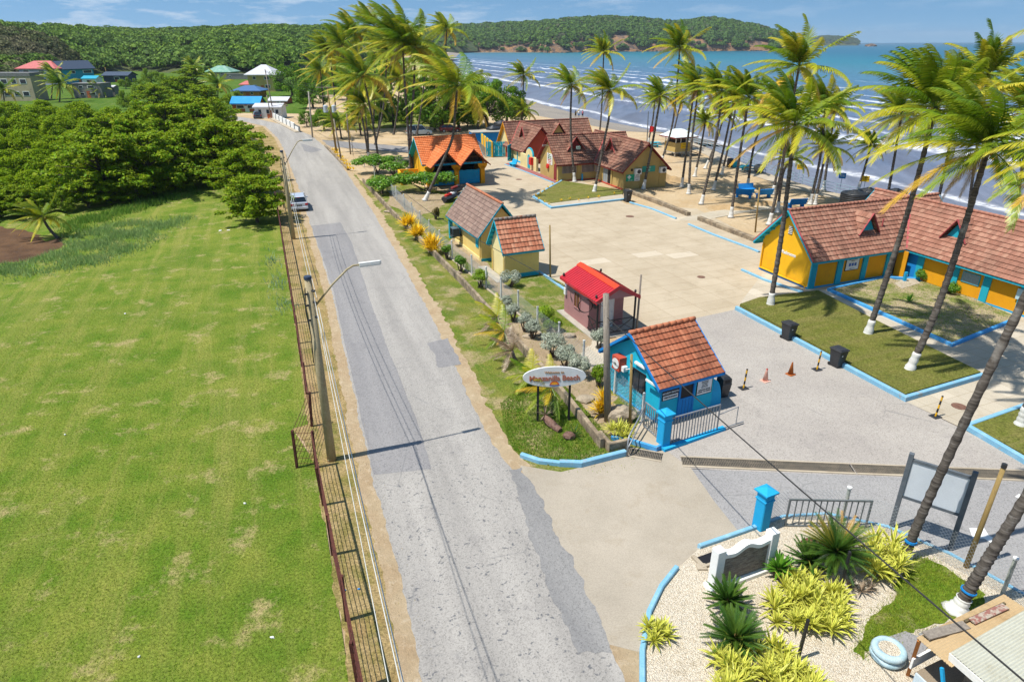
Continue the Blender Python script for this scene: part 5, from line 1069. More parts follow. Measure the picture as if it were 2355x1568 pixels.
# ------------------------------------------------------------------ bins, cones, bollards
def bin_make(p, rz, label, sc=1.0):
    t = thing('wheelie_bin', label, 'bin', p, rz, 'black wheelie bins'); s = sc
    b = MB(); V = []
    for z, w, d in ((0, .20, .22), (.08, .22, .25), (.95, .29, .34), (1.0, .31, .37)): V += [(-w*s,-d*s,z*s),(w*s,-d*s,z*s),(w*s,d*s,z*s),(-w*s,d*s,z*s)]
    b.add(V, [(3,2,1,0)] + [(k*4+i, k*4+(i+1)%4, k*4+4+(i+1)%4, k*4+4+i) for k in range(3) for i in range(4)]); b.build('bin_body', M_plast, t)
    b = MB().bbox(-.33*s, .33*s, -.40*s, .40*s, 1.0*s, 1.06*s, .02).bbox(-.26*s, .26*s, -.33*s, .33*s, 1.06*s, 1.1*s, .02); b.build('lid', M_plast, t)
    for sx_ in (-.2, .2): MB().tube([((sx_-.03)*s, .3*s, .1*s), ((sx_+.03)*s, .3*s, .1*s)], .1*s, 12).build('wheel', M_black, t)
    MB().tube([(-.22*s, .42*s, .95*s), (.22*s, .42*s, .95*s)], .02*s, 6).build('handle', M_plast, t); MB().box(-.1*s, -.02*s, -.32*s, -.315*s, .7*s, .82*s).build('label_sticker', W_white, t); return t
bin_make(P(1810, 780), R(24), 'black wheelie bin at the left end of the pale blue lawn kerb'); bin_make(P(1922, 842), R(24), 'black wheelie bin midway along the pale blue lawn kerb, behind a striped bollard'); bin_make(P(1442, 464), R(20), 'black wheelie bin far off at the end of the tan building lawn', 1.15)
t = thing('litter_bin', 'dark grey hooded litter bin behind the turquoise booth', 'bin', P(1660, 910), R(20)); V = []
for z, w in ((0, .19), (.75, .27), (.8, .25)): V += [(-w,-w,z),(w,-w,z),(w,w,z),(-w,w,z)]
MB().add(V, [(3,2,1,0)] + [(k*4+i, k*4+(i+1)%4, k*4+4+(i+1)%4, k*4+4+i) for k in range(2) for i in range(4)]).build('bin_body', M_plast, t); V = []
for z, w in ((.8, .26), (1.02, .25), (1.14, .15)): V += [(-w,-w,z),(w,-w,z),(w,w,z),(-w,w,z)]
MB().add(V, [(8,9,10,11)] + [(k*4+i, k*4+(i+1)%4, k*4+4+(i+1)%4, k*4+4+i) for k in range(2) for i in range(4)]).build('hood', M_plast, t); MB().box(.255, .268, -.13, .13, .83, 1.0).build('opening', M_dark, t); MB().box(-.13, .13, -.262, -.25, .83, 1.0).build('opening', M_dark, t)
def cone(p, col, label, h=.7):
    t = thing('traffic_cone', label, 'traffic cone', p, R(30), 'traffic cones on the asphalt'); MB().bbox(-.2, .2, -.2, .2, 0, .05, .015).build('cone_base', col, t)
    MB().lathe((0, 0, .05), [(.145, 0), (.035, h - .05), (.03, h - .03)], 16).build('cone_body', col, t, True); return t
cone(P(1759, 876), mat('faded_pink_plastic', (.72, .36, .27), (.78, .50, .40), 3, fine=.1), 'faded pink traffic cone'); MB().lathe(P(1759, 876) + Vector((0,0,.66)), [(.05, 0), (.035, .06)], 10).build('cone_tip', mat('cone_red', (.55, .05, .03), fine=0), None); 
ct = bpy.data.objects['cone_tip']; cp_ = bpy.data.objects['traffic_cone']; ct.parent = cp_; ct.matrix_parent_inverse = (Matrix.Translation(cp_.location) @ Euler((0, 0, R(30))).to_matrix().to_4x4()).inverted()
cone(P(1817, 861), mat('dark_orange_plastic', (.42, .12, .02), (.34, .09, .02), 3, fine=.15), 'dark orange traffic cone')
M_bol = mat('bollard_yellow', (.78, .42, .01), (.70, .36, .01), 4, fine=.1)
def bollard(p, label, lean):
    t = thing('striped_bollard', label, 'bollard', p, R(20), 'striped bollards on the asphalt'); MB().bbox(-.22, .22, -.2, .2, 0, .04, .01).build('foot_plate', M_plast, t)
    for i in range(5): z0, z1 = .04 + i * .2, .04 + (i + 1) * .2; MB().tube([(lean*z0, 0, z0), (lean*z1, 0, z1)], .042, 10).build('stripe', M_bol if i % 2 == 0 else M_black, t)
    MB().lathe((lean*1.04, 0, 1.04), [(.046, 0), (.046, .04), (.02, .06)], 10).build('cap', M_black, t)
bollard(P(1709, 893), 'yellow and black bollard left of the pink cone', .05); bollard(P(1878, 850), 'yellow and black bollard in front of the middle bin', .05); bollard(P(2150, 958), 'yellow and black bollard on the slabs by the right kerb corner', .09)
def manhole(q, r_, z): o = MB().disc(P(*q, z), r_, (0, 0, 1), .012, 20).build('manhole_cover', M_rustlid); tag(o, ('rusty manhole cover beside the right kerb corner', 'round manhole cover in the middle of the car park', 'small reddish manhole cover near the far kerb', 'dark manhole cover before the orange shed')[r_i], 'manhole', 'manhole covers')
M_rustlid = mat('rusty_lid', (.16, .08, .055), (.24, .13, .09), 6, fine=.2)
for r_i, (q, r_) in enumerate((((2205, 934), .34), ((1612, 637), .3), ((1448, 498), .42), ((1193, 387 + 26), .4))): manhole(q, r_, .012)
# ------------------------------------------------------------------ pebble garden furniture
for (b_, t_), l_ in (((((1929, 1366), (1954, 1268))), 'black post stuck in the pebbles by the sago palm'), ((((1833, 1519), (1858, 1424))), 'black post stuck in the pebbles between the striped clumps')):
    B = P(*b_); T_ = at_y(*t_, B.y); tag(MB().beam(B, T_, .09, .06).build('garden_post', M_black), l_, 'post')
t = thing('tyre_planter', 'pale blue painted tyre planter filled with pebbles', 'planter', P(2038, 1512, .06))
for z_ in (.12, .32): MB().lathe((0, 0, z_), [(.30, -.10), (.42, -.09), (.47, 0), (.42, .09), (.30, .10), (.26, .0), (.30, -.10)], 24).build('tyre', mat('blue_painted_rubber', (.36, .52, .58), (.50, .62, .66), 4, fine=.12, dirt=(.2, .2, .18), dscale=3, dlo=.6, dhi=.7) if z_ < .2 else bpy.data.materials['blue_painted_rubber'], t, True)
MB().disc((0, 0, .34), .29, (0, 0, 1), .06).build('soil', M_pebble, t)
t = thing('open_drain', 'open concrete drain box beside the white monument', 'drain', P(1628, 1288), R(24)); MB().box(-.35, .35, -.22, .22, .062, .075).build('pit', M_dark, t); MB().bbox(-.5, .35, -.32, -.22, 0, .16, .01).bbox(-.5, -.36, -.22, .3, 0, .16, .01).build('rim', M_conc, t)
t2 = tag(MB().bbox(-.16, .16, -.14, .14, .06, .14, .01).build('concrete_block', M_conc), 'small hollow concrete block beside the monument', 'block'); t2.location = P(1612, 1308)
# ------------------------------------------------------------------ kiosk at the lower right
KA = P(2086, 1553); kz = 1.95
t = thing('roadside_kiosk', 'ramshackle kiosk with tan sheet awning and pale corrugated roof at the lower right corner', 'kiosk', KA)
def k_at(x, y, z): return P(x, y, z) - KA
def corr_mat(name, a, b_): return mat(name, a, b_, 1.2, .4, .7, .5, .08, 14, .05, dirt=(b_[0]*.7, b_[1]*.62, b_[2]*.5), dscale=1.2, dlo=.56, dhi=.75)
def corrugated(parent, name, p0, u, v, n, m, amp=.025):
    p0, u, v = Vector(p0), Vector(u), Vector(v); nn = u.cross(v).normalized(); S = 6; k = n * S + 1; V = []
    for e in (0, 1):
        for o_ in (0, -.012):
            for i in range(k): V.append(p0 + v * (i / (k-1)) + u * e + nn * (amp * math.sin(2 * math.pi * i / S) + o_))
    Fs = [(i, 2*k+i, 2*k+i+1, i+1) for i in range(k-1)] + [(k+i, k+i+1, 3*k+i+1, 3*k+i) for i in range(k-1)] + [(i, i+1, k+i+1, k+i) for i in range(k-1)] + [(2*k+i+1, 2*k+i, 3*k+i, 3*k+i+1) for i in range(k-1)]
    b = MB().add(V, Fs); return b.build(name, m, parent)
z1, z2 = 2.0, 2.45
a0, a1, a3 = k_at(2107, 1466, z1), k_at(2308, 1366, z1 + .1), k_at(2187, 1534, z1 + .25)
corrugated(t, 'awning', a0, a1 - a0, a3 - a0, 14, corr_mat('tan_sheet', (.52, .38, .21), (.46, .33, .18)), .012)
c0, c1, c3 = k_at(2185, 1500, z2), k_at(2370, 1394, z2 + .1), k_at(2290, 1590, z2 + .25)
corrugated(t, 'corrugated_roof', c0, (c1 - c0) * 1.3, (c3 - c0) * 1.4, 22, corr_mat('pale_corrugated', (.50, .50, .42), (.46, .45, .36)), .02)
e = (c3 - c0).normalized(); b = MB().beam(c0 - Vector((0,0,.12)), c0 + e * 2.6 - Vector((0,0,.12)), .03, .2); b.build('fascia', W_white, t)
MB().beam((0, 0, 0), a0 + Vector((.05, -.05, -.03)), .09).build('post', mat('orange_brown_timber', (.42, .16, .04), fine=.15), t)
B2 = k_at(2190, 1580, 0); MB().beam(k_at(2152, 1512, z1 + .1) + Vector((.05, -.2, -.1)), Vector((k_at(2152, 1512, z1).x + .25, k_at(2152, 1512, z1).y - .9, .2)), .07).build('post', W_bluel, t)
MB().beam(k_at(2095, 1525, .95) , k_at(2160, 1490, .95) + Vector((.3, .15, 0)), .06, .35).build('counter_board', W_white, t)
b = MB(); q = [Vector((-.3, -.55, .8)), Vector((1.2, .1, .8)), Vector((2.2, -1.7, .8)), Vector((.4, -2.2, .8))]; b.slab([tuple(p) for p in q][::-1], .05); b.build('counter', mat('old_plywood', (.30, .24, .17), fine=.2), t)
MB().beam(Vector((-.3, -.6, .45)), Vector((.2, -2.0, .45)), .05, .8).build('counter_front', mat('pale_blue_board', (.55, .66, .72), fine=.1), t)
g0, g1 = c0 + (c1 - c0) * .12 + e * .35, c0 + (c1 - c0) * 1.25 + e * .35; q = [g0, g1, g1 + e * 2.2, g0 + e * 2.2]; MB().prism([(p.x, p.y) for p in q][::-1], 0, 2.1).build('hut_body', mat('dim_boards', (.10, .09, .08), (.16, .14, .12), 3, fine=.2), t)
def plank_on_roof(a, c, wd, m, lab): o = MB().beam(P(*a), P(*c), wd, .04).build('loose_plank', m); tag(o, lab, 'plank', 'loose planks on the kiosk awning')
plank_on_roof((2128, 1461, z1 + .16), (2222, 1436, z1 + .17), .26, M_wood, 'grey loose plank across the tan awning'); plank_on_roof((2218, 1428, z1 + .16), (2310, 1386, z1 + .2), .07, mat('mossy_wood', (.14, .11, .06), fine=.25), 'thin dark batten on the tan awning'); plank_on_roof((2235, 1428, z1 + .22), (2312, 1393, z1 + .26), .2, mat('flaking_red_board', (.32, .14, .11), (.45, .38, .30), 8, .45, .55, fine=.2), 'flaking red board on the tan awning')
# ------------------------------------------------------------------ beach furniture
M_rail = mat('pale_blue_steel', (.30, .44, .52), (.26, .38, .46), 3, rough=.5, fine=.1)
t = thing('promenade_railing', 'pale blue steel railing along the sea wall', 'railing', (0, 0, 0)); n_ = 0
for a, c in zip(RAIL[:-1], RAIL[1:]):
    a, c = Vector((*a[:2], 0)), Vector((*c[:2], 0)); L = (c - a).length; k = max(1, round(L / 1.9))
    for i in range(k):
        p = a.lerp(c, i / k); n_ += 1; MB().tube([p, p + Vector((0, 0, 1.1))], .035, 6).build('post', M_rail, t)
for z in (.4, .75, 1.1): MB().tube([(*p[:2], z) for p in RAIL], .028, 6).build('rail', M_rail, t)
def rail_sign(q, m, txt, label):
    p = P(*q); tt = thing('warning_sign', label, 'sign', p, R(-25)); MB().tube([(0, 0, 0), (0, 0, 1.9)], .03, 6).build('post', M_rail, tt); s = MB().box(-.38, .38, -.05, -.02, 1.2, 1.85).build('sign_panel', m, tt)
    for i, tx in enumerate(txt): lettering(tx, .17, M_txt if m is not W_blue else M_signw, s, (0, -.056, 1.67 - .2 * i), sx=.8, bold=.004)
M_ys = mat('sign_yellow', (.82, .50, .01), fine=.04)
rail_sign((1835, 412), M_ys, ('BATHERS', 'BEWARE'), 'yellow warning sign on the railing behind the leaning palm'); rail_sign((1931, 434), W_blue, ('BEACH', 'ACCESS'), 'blue notice on the railing'); rail_sign((1984, 442), M_ys, ('DANGER', 'NO DIVING'), 'yellow warning sign on the railing near the water tanks')
# lifeguard hut
HB = P(1556, 357); t = thing('lifeguard_hut', 'tan lifeguard hut with white pyramid roof on the sand', 'hut', HB, R(24)); zf = .7
MB().box(-1.5, 1.5, -1.4, 1.4, zf - .15, zf).build('floor', M_conc2, t)
for x_ in (-1.3, 0, 1.3):
    for y_ in (-1.2, 1.2): MB().box(x_ - .09, x_ + .09, y_ - .09, y_ + .09, 0, zf - .15).build('stilt', M_conc2, t)
b = MB().box(-1.5, 1.5, -1.4, -1.32, zf, zf + 1.35).box(-1.5, -1.42, -1.32, 1.4, zf, zf + 1.35).box(-1.42, 1.5, 1.32, 1.4, zf, zf + 1.35).box(1.42, 1.5, -.2, 1.32, zf, zf + 1.35); b.build('parapet', W_tan, t)
for x_ in (-1.4, -.5, .5, 1.4):
    for y_ in (-1.3, 1.3): MB().box(x_ - .05, x_ + .05, y_ - .05, y_ + .05, zf + 1.35, zf + 2.2).build('roof_post', W_white, t)
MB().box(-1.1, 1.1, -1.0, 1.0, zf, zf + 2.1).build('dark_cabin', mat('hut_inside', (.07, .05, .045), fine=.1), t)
rz_ = zf + 2.2; e_ = 2.1
b = MB().add([(-e_,-e_,rz_),(e_,-e_,rz_),(e_,e_,rz_),(-e_,e_,rz_),(-.55,-.5,rz_+1.0),(.55,-.5,rz_+1.0),(.55,.5,rz_+1.0),(-.55,.5,rz_+1.0)], [(0,1,5,4),(1,2,6,5),(2,3,7,6),(3,0,4,7),(4,5,6,7),(3,2,1,0)]); b.build('roof', mat('white_sheet_roof', (.74, .78, .76), (.62, .70, .68), 1.2, rough=.5, fine=.08), t)
b = MB().box(-e_-.02, e_+.02, -e_-.03, -e_, rz_-.14, rz_+.02).box(-e_-.03, -e_, -e_, e_, rz_-.14, rz_+.02).box(e_, e_+.03, -e_, e_, rz_-.14, rz_+.02); b.build('fascia', M_brred, t)
s = MB().box(-.5, .9, -1.46, -1.405, zf + .45, zf + 1.3).build('warning_sign', M_ys, t); lettering('NO DOGS', .22, M_txt, s, (.2, -1.47, zf + 1.08), sx=.85); lettering('NO LITTER', .2, M_txt, s, (.2, -1.47, zf + .72), sx=.85)
MB().slab([(1.5, -1.3, zf), (3.6, -1.3, .1), (3.6, -.3, .1), (1.5, -.3, zf)], .08).build('ramp', mat('maroon_boards', (.20, .07, .07), fine=.2), t)
b = MB(); 
for y_ in (-1.3, -.3): b.tube([(1.5, y_, zf + .9), (3.6, y_, 1.0), (3.6, y_, .1)], .035, 6)
b.build('handrail', mat('brown_pipe', (.30, .18, .10), fine=.1), t)
FP = P(1487, 334); FT = at_y(1490.5, 257, FP.y); fp = thing('flag_pole', 'tall dark pole with a red beach flag', 'flag pole', FP); MB().tube([(0, 0, 0), FT - FP], [.09, .07], 8).build('pole', M_gd, fp)
zt = at_y(1492, 297, FP.y) - FP; n = 8; b = MB(); V = []
for i in range(n): x = i * .16; V += [(zt.x + .1 + x, .06 * math.sin(i * 1.2), zt.z + .5 - .03 * i), (zt.x + .1 + x, .08 * math.sin(i * 1.2 + .5), zt.z - .55 + .02 * i)]
V2 = [(x, y + .012, z) for x, y, z in V]; m_ = len(V)
b.add(V + V2, [(2*i+1, 2*i+3, 2*i+2, 2*i) for i in range(n-1)] + [(m_+2*i, m_+2*i+2, m_+2*i+3, m_+2*i+1) for i in range(n-1)]); b.build('flag', mat('flag_red', (.62, .02, .02), rough=.8, fine=.05), fp)
M_bench = mat('bench_blue', (.012, .25, .66), (.01, .21, .58), 3, rough=.7, fine=.1)
def bench(p, rz, label, m=M_bench, L=1.9, grp='blue concrete benches on the sand'):
    t = thing('bench', label, 'bench', p, rz, grp); MB().bbox(-L/2, L/2, -.25, .25, .40, .5, .02).build('seat', m, t)
    b = MB(); q = [(-L/2, .2, .42), (L/2, .2, .42), (L/2, .42, 1.05), (-L/2, .42, 1.05)]; b.slab(q, .1); b.build('backrest', m, t)
    for x_ in (-L/2 + .25, L/2 - .25): MB().bbox(x_ - .12, x_ + .12, -.2, .22, 0, .40, .01).build('leg', m, t)
    return t
bench(P(1717, 444), R(14), 'blue bench facing the path, rearmost of the sand group'); bench(P(1709, 455), R(150), 'blue bench seen from behind at the left of the sand group'); bench(P(1754, 455), R(195), 'blue bench seen from behind at the right of the sand group'); bench(P(1829, 478), R(190), 'blue bench half hidden behind the washroom roof')
bench(P(1178, 384), R(-70), 'turquoise blue bench against the canteen wall', W_bluel, 1.7, None)
def beach_table(p, label):
    t = thing('beach_table', label, 'table', p, R(20), 'turquoise beach tables'); MB().bbox(-.8, .8, -.45, .45, .68, .76, .02).build('table_top', W_turq, t); MB().bbox(-.15, .15, -.3, .3, 0, .68, .01).build('leg', M_conc2, t)
    for y_ in (-.75, .75): MB().bbox(-.75, .75, y_ - .14, y_ + .14, .38, .45, .01).bbox(-.1, .1, y_ - .1, y_ + .1, 0, .38, .01).build('seat', W_turq, t)
beach_table(P(1715, 394), 'turquoise table with seats by the two barrels'); beach_table(P(1506, 338), 'turquoise table near the lifeguard hut')
def barrel(p, m, r, h, label):
    t = thing('barrel', label, 'barrel', p, 0, 'barrels by the sea railing'); MB().lathe((0, 0, 0), [(r*.92, 0), (r, .06), (r, h*.3), (r*1.04, h*.33), (r, h*.36), (r, h*.64), (r*1.04, h*.67), (r, h*.7), (r, h*.95), (r*.95, h)], 16).build('drum', m, t, True); MB().disc((0, 0, h - .02), r * .86, (0, 0, 1), .03, 16).build('opening', M_dark, t)
barrel(P(1677, 384), M_plast, .42, 1.15, 'black plastic barrel by the sea railing'); barrel(P(1690, 385), W_turq, .42, .95, 'turquoise and grey barrel beside the black one')
t = thing('stone_urn', 'large round grey stone urn on the sand', 'urn', P(1744, 397)); MB().lathe((0, 0, 0), [(.3, 0), (.5, .15), (.72, .5), (.7, .85), (.5, 1.02), (.48, 1.05), (.4, .95)], 20).build('urn_body', mat('grey_stone', (.26, .25, .24), (.34, .33, .31), 3, fine=.2), t, True); MB().disc((0, 0, .96), .44, (0, 0, 1), .02).build('opening', M_dark, t)
def tap(q, label): t = thing('standpipe', label, 'tap', P(*q), 0, 'blue standpipes'); MB().box(-.09, .09, -.09, .09, 0, .8).build('pillar', W_bluel, t); MB().tube([(0, -.09, .65), (0, -.2, .65), (0, -.22, .58)], .02, 6).build('spout', M_alu, t)
tap((1338, 415), 'blue standpipe before the tan building window'); tap((2078, 650), 'blue standpipe in the washroom court'); 
sheet('tap_slab', PP((2055, 655), (2095, 640), (2115, 655), (2072, 668)), .14, M_conc, 'small concrete slab under the standpipe', 'slab', None, thick=.05)
tag(MB().box(-1.4, 1.4, 0, .2, 0, 1.4).build('yellow_wall', W_yel), 'low yellow wall at the beach end behind the canteen roof', 'wall').location = P(1333, 307)
# people by the water
def person(p, rz, label, top, bottom, skin=(.12, .06, .035), h=1.72, arms=0):
    s_ = h / 1.75; J = [(0,0,.92),(0,0,1.15),(0,0,1.38),(0,0,1.50),(0,0,1.62),(-.19,0,1.40),(-.25,.02,1.13),(-.24,-.1,.92),(.19,0,1.40),(.25,.02,1.13),(.24,-.08,.92),(-.1,0,.88),(-.11,.02,.48),(-.11,-.02,.07),(-.11,-.14,.04),(.1,0,.88),(.12,.03,.48),(.13,.05,.07),(.13,-.08,.04)]
    E = [(0,1),(1,2),(2,3),(3,4),(2,5),(5,6),(6,7),(2,8),(8,9),(9,10),(0,11),(11,12),(12,13),(13,14),(0,15),(15,16),(16,17),(17,18)]
    Rr = [.14,.13,.15,.055,.05,.06,.045,.035,.06,.045,.035,.095,.062,.042,.035,.095,.062,.042,.035]
    me = bpy.data.meshes.new('person'); me.from_pydata([(x*s_, y*s_, z*s_) for x, y, z in J], E, []); o = bpy.data.objects.new('person', me); COL.objects.link(o)
    md = o.modifiers.new('skin', 'SKIN'); 
    for v, r_ in zip(me.skin_vertices[0].data, Rr): v.radius = (r_ * s_, r_ * s_ * .8)
    me.skin_vertices[0].data[0].use_root = True; o.modifiers.new('sub', 'SUBSURF').levels = 1
    me.materials.append(skin); o.location = p; o.rotation_euler = (0, 0, rz); tag(o, label, 'person', 'people at the waterline')
    MB().blob((0, -.01, 1.66 * s_), (.085 * s_, .10 * s_, .125 * s_), jit=.02).build('head', skin, o, True); MB().blob((0, .02, 1.70 * s_), (.095 * s_, .105 * s_, .11 * s_), jit=.05).build('hair', M_black, o, True)
    MB().lathe((0, 0, 0), [(.19 * s_, .86 * s_), (.175 * s_, 1.1 * s_), (.2 * s_, 1.36 * s_), (.11 * s_, 1.47 * s_)], 12).build('shirt', top, o, True); MB().lathe((-.1 * s_, 0, 0), [(.085 * s_, .45 * s_), (.11 * s_, .9 * s_)], 10).lathe((.1 * s_, 0, 0), [(.085 * s_, .45 * s_), (.11 * s_, .9 * s_)], 10).build('trousers', bottom, o, True); return o
SKIN = mat('brown_skin', (.16, .08, .045), fine=.03)
pb = [at_y(x, 297, 172) for x in (1322, 1329.5, 1338)]
for p, l_, tp, bt in zip(pb, ('person in dark clothes standing left at the waterline', 'person in a white shirt standing between two others at the waterline', 'person in pink standing right at the waterline'), (M_black, W_white, mat('pink_cloth', (.55, .16, .20), fine=.05)), (M_black, W_blue, M_black)): p.z = -.7; person(p, R(160), l_, tp, bt, SKIN)
sheet('sea_weed', [(9, 180), (16, 166), (28, 150), (40, 138), (44, 140), (36, 152), (24, 172), (8, 205), (-6, 250), (-10, 246), (0, 205)], -.66, M_weed, amp=1.0, step=1.5) if 0 else None
# ------------------------------------------------------------------ vehicles
def car(p, rz, col, label, L=4.3, W=1.72, H=1.5, van=False, group=None):
    t = thing('parked_car', label, 'car', p, rz, group)               # drives towards +y locally
    hw = W / 2; zb = .28
    prof = [(-L/2, .45), (-L/2 + .02, .85), (-L/2 + .15, .95), (L/2 - 1.15, .95), (L/2 - .25, .78), (L/2, .6), (L/2 - .02, .35)] if not van else [(-L/2, .45), (-L/2 + .02, .9), (-L/2 + .08, 1.0), (L/2 - 1.05, 1.0), (L/2 - .2, .82), (L/2, .6), (L/2 - .02, .35)]
    V = []; 
    low = [(-L/2 + .05, zb)] + prof + [(L/2 - .1, zb)]
    n = len(low)
    for x_, k in ((-hw, .97), (-hw * .93, 1.0), (hw * .93, 1.0), (hw, .97)):
        V += [(x_, y * k, z if abs(x_) < hw * .95 or z < .5 else z - .05) for y, z in low]
    Fs = [tuple(range(n)), tuple(range(4*n-1, 3*n-1, -1))] + [(k*n+(i+1)%n, k*n+i, (k+1)*n+i, (k+1)*n+(i+1)%n) for k in range(3) for i in range(n)]
    b = MB().add(V, Fs); body = b.build('body', col, t)
    y0, y1 = (-L/2 + .08, L/2 - 1.1); r0, r1 = (-L/2 + .45, L/2 - 1.85) if not van else (-L/2 + .25, L/2 - 1.75)
    zc, zt = .93 if not van else .98, H; q = hw * .95; rt = hw * .76
    C = [(-q,y0,zc),(q,y0,zc),(q,y1,zc),(-q,y1,zc),(-rt,r0,zt-.04),(rt,r0,zt-.04),(rt,r1,zt-.03),(-rt,r1,zt-.03)]
    MB().add(C, [(0,1,5,4),(1,2,6,5),(2,3,7,6),(3,0,4,7)]).build('windows', M_glass, t)
    b = MB().add([(-rt,r0-.04,zt-.05),(rt,r0-.04,zt-.05),(rt,r1+.04,zt-.05),(-rt,r1+.04,zt-.05),(-rt*.9,r0+.08,zt),(rt*.9,r0+.08,zt),(rt*.9,r1-.1,zt),(-rt*.9,r1-.1,zt)], [(3,2,1,0),(4,5,6,7),(0,1,5,4),(1,2,6,5),(2,3,7,6),(3,0,4,7)]); b.build('roof', col, t)
    for s_ in (-1, 1):
        b = MB().beam((s_*q, y0, zc), (s_*rt, r0, zt - .03), .07).beam((s_*q, y1, zc), (s_*rt, r1, zt - .03), .06).beam((s_*(q+.005), (y0+y1)/2 - .1, zc), (s_*(rt+.01), (r0+r1)/2 - .1, zt-.05), .06); b.build('pillars', col, t)
        MB().bbox(s_*hw*.84 - .14, s_*hw*.84 + .14, -L/2 - .015, -L/2 + .06, .66, .86, .01).build('tail_light', mat('tail_red', (.55, .01, .02), rough=.25, fine=0) if 'tail_red' not in bpy.data.materials else bpy.data.materials['tail_red'], t)
        MB().bbox(s_*hw*.75 - .16, s_*hw*.75 + .16, L/2 - .2, L/2 - .04, .6, .74, .01).build('headlight', M_lampw, t)
        for y in (-L/2 + .75, L/2 - .8):
            w = MB().tube([(s_*(hw-.19), y, .31), (s_*(hw+.01), y, .31)], .31, 18).build('wheel', M_black, t); MB().tube([(s_*(hw+.0), y, .31), (s_*(hw+.022), y, .31)], .19, 14).build('rim', M_alu, w)
        MB().bbox(s_*(hw+.09) - .09, s_*(hw+.09) + .09, L/2 - 1.65, L/2 - 1.5, .95, 1.07, .02).build('mirror', col, t)
    MB().box(-.26, .26, -L/2 - .02, -L/2, .62, .74).build('number_plate', M_black, t); MB().bbox(-hw*.95, hw*.95, -L/2 - .05, -L/2 + .1, .3, .52, .03).build('bumper', col, t); MB().box(-.16, .16, r0 - .06, r0 - .02, zt - .1, zt - .06).build('brake_light', bpy.data.materials['tail_red'], t)
    return t
def paint(name, c): 
    s = MN(name); s.b.inputs['Coat Weight'].default_value = .6; s.b.inputs['Coat Roughness'].default_value = .06; return s.fin(c, .35, .5, .35)
CARP = P(688, 478); o = car(CARP, R(19), paint('silver_paint', (.62, .66, .72)), 'silver hatchback parked on the verge beside the rusty fence', 4.2, 1.7, 1.55, True); lettering('TDT 401', .1, M_signw, o, (0, -2.125, .68), sx=.9)
car(P(964, 311), R(-72), paint('ice_blue_paint', (.42, .52, .60)), 'pale blue minivan parked behind the orange roof shed', 4.7, 1.8, 1.85, True)
car(P(592, 272), R(22), paint('charcoal_paint_car', (.06, .075, .09)), 'dark car on the road beside the white roadside shop', 4.3, 1.75, 1.5)
car(P(1035, 304), R(-75), paint('maroon_car_paint', (.22, .03, .035)), 'maroon car roof showing behind the orange shed ridge', 4.2, 1.7, 1.4)
t = thing('notice_sign', 'small red and white board on a post at the verge beside the silver car', 'sign', P(653, 480), R(19)); MB().box(-.04, .04, -.04, .04, 0, .9).build('post', M_black, t); MB().bbox(-.05, .05, -.35, .35, .55, 1.45, .02).build('board', bpy.data.materials['fire_red'], t); MB().box(.052, .06, -.32, .32, .6, 1.4).build('board_face', W_white, t)
t = thing('jet_ski', 'black red and white jet ski parked under the almond shrub', 'jet ski', P(1036, 462), R(65)); prof = [(-1.4, .35, .25), (-1.2, .5, .30), (0, .55, .32), (.9, .42, .36), (1.35, .12, .45)]; V = []; 
for x, w, z in prof: V += [(x, -w, z + .18), (x, -w * .5, z - .12), (x, w * .5, z - .12), (x, w, z + .18), (x, w * .6, z + .36), (x, -w * .6, z + .36)]
n = len(prof); MB().add(V, [tuple(range(6))[::-1], tuple((n-1)*6+i for i in range(6))] + [(k*6+i, k*6+(i+1)%6, k*6+6+(i+1)%6, k*6+6+i) for k in range(n-1) for i in range(6)]).build('hull', M_plast, t)
MB().bbox(-1.1, .1, -.18, .18, .62, .88, .06).build('seat', bpy.data.materials['fire_red'], t); MB().blob((.45, 0, .72), (.5, .3, .22), jit=.02).build('cowl', M_signw, t, True); MB().tube([(.2, -.38, 1.0), (.3, 0, .95), (.2, .38, 1.0)], .03, 6).build('handlebar', M_black, t)
t = thing('jet_ski', 'second dark jet ski behind the first, partly hidden by the grey brown roof', 'jet ski', P(1050, 446), R(65)); MB().add([(x, y, z + .05) for x, y, z in V], [tuple(range(6))[::-1], tuple((n-1)*6+i for i in range(6))] + [(k*6+i, k*6+(i+1)%6, k*6+6+(i+1)%6, k*6+6+i) for k in range(n-1) for i in range(6)]).build('hull', M_black, t); MB().bbox(-1.1, .1, -.18, .18, .65, .95, .06).build('seat', M_brred, t); MB().blob((.45, 0, .8), (.5, .3, .25), jit=.02).build('cowl', M_plast, t, True)
# white panel wall on the bend
WA_, WB_ = P(629, 273), P(690, 305); d_ = WB_ - WA_; L = d_.length; t = thing('white_barrier_wall', 'white panelled roadside wall on the bend', 'wall', WA_, math.atan2(d_.y, d_.x)); k = 7
for i in range(k): MB().box(L * i / k, L * (i + .78) / k, -.12, .12, 0, 1.25 if i < k - 1 else .8).build('panel', W_white, t)
MB().box(0, L, .0, .1, 0, 1.1).build('back_wall', M_gd, t); MB().box(0, L, -1.0, -.13, 0, .16).build('footway', M_conc, t)
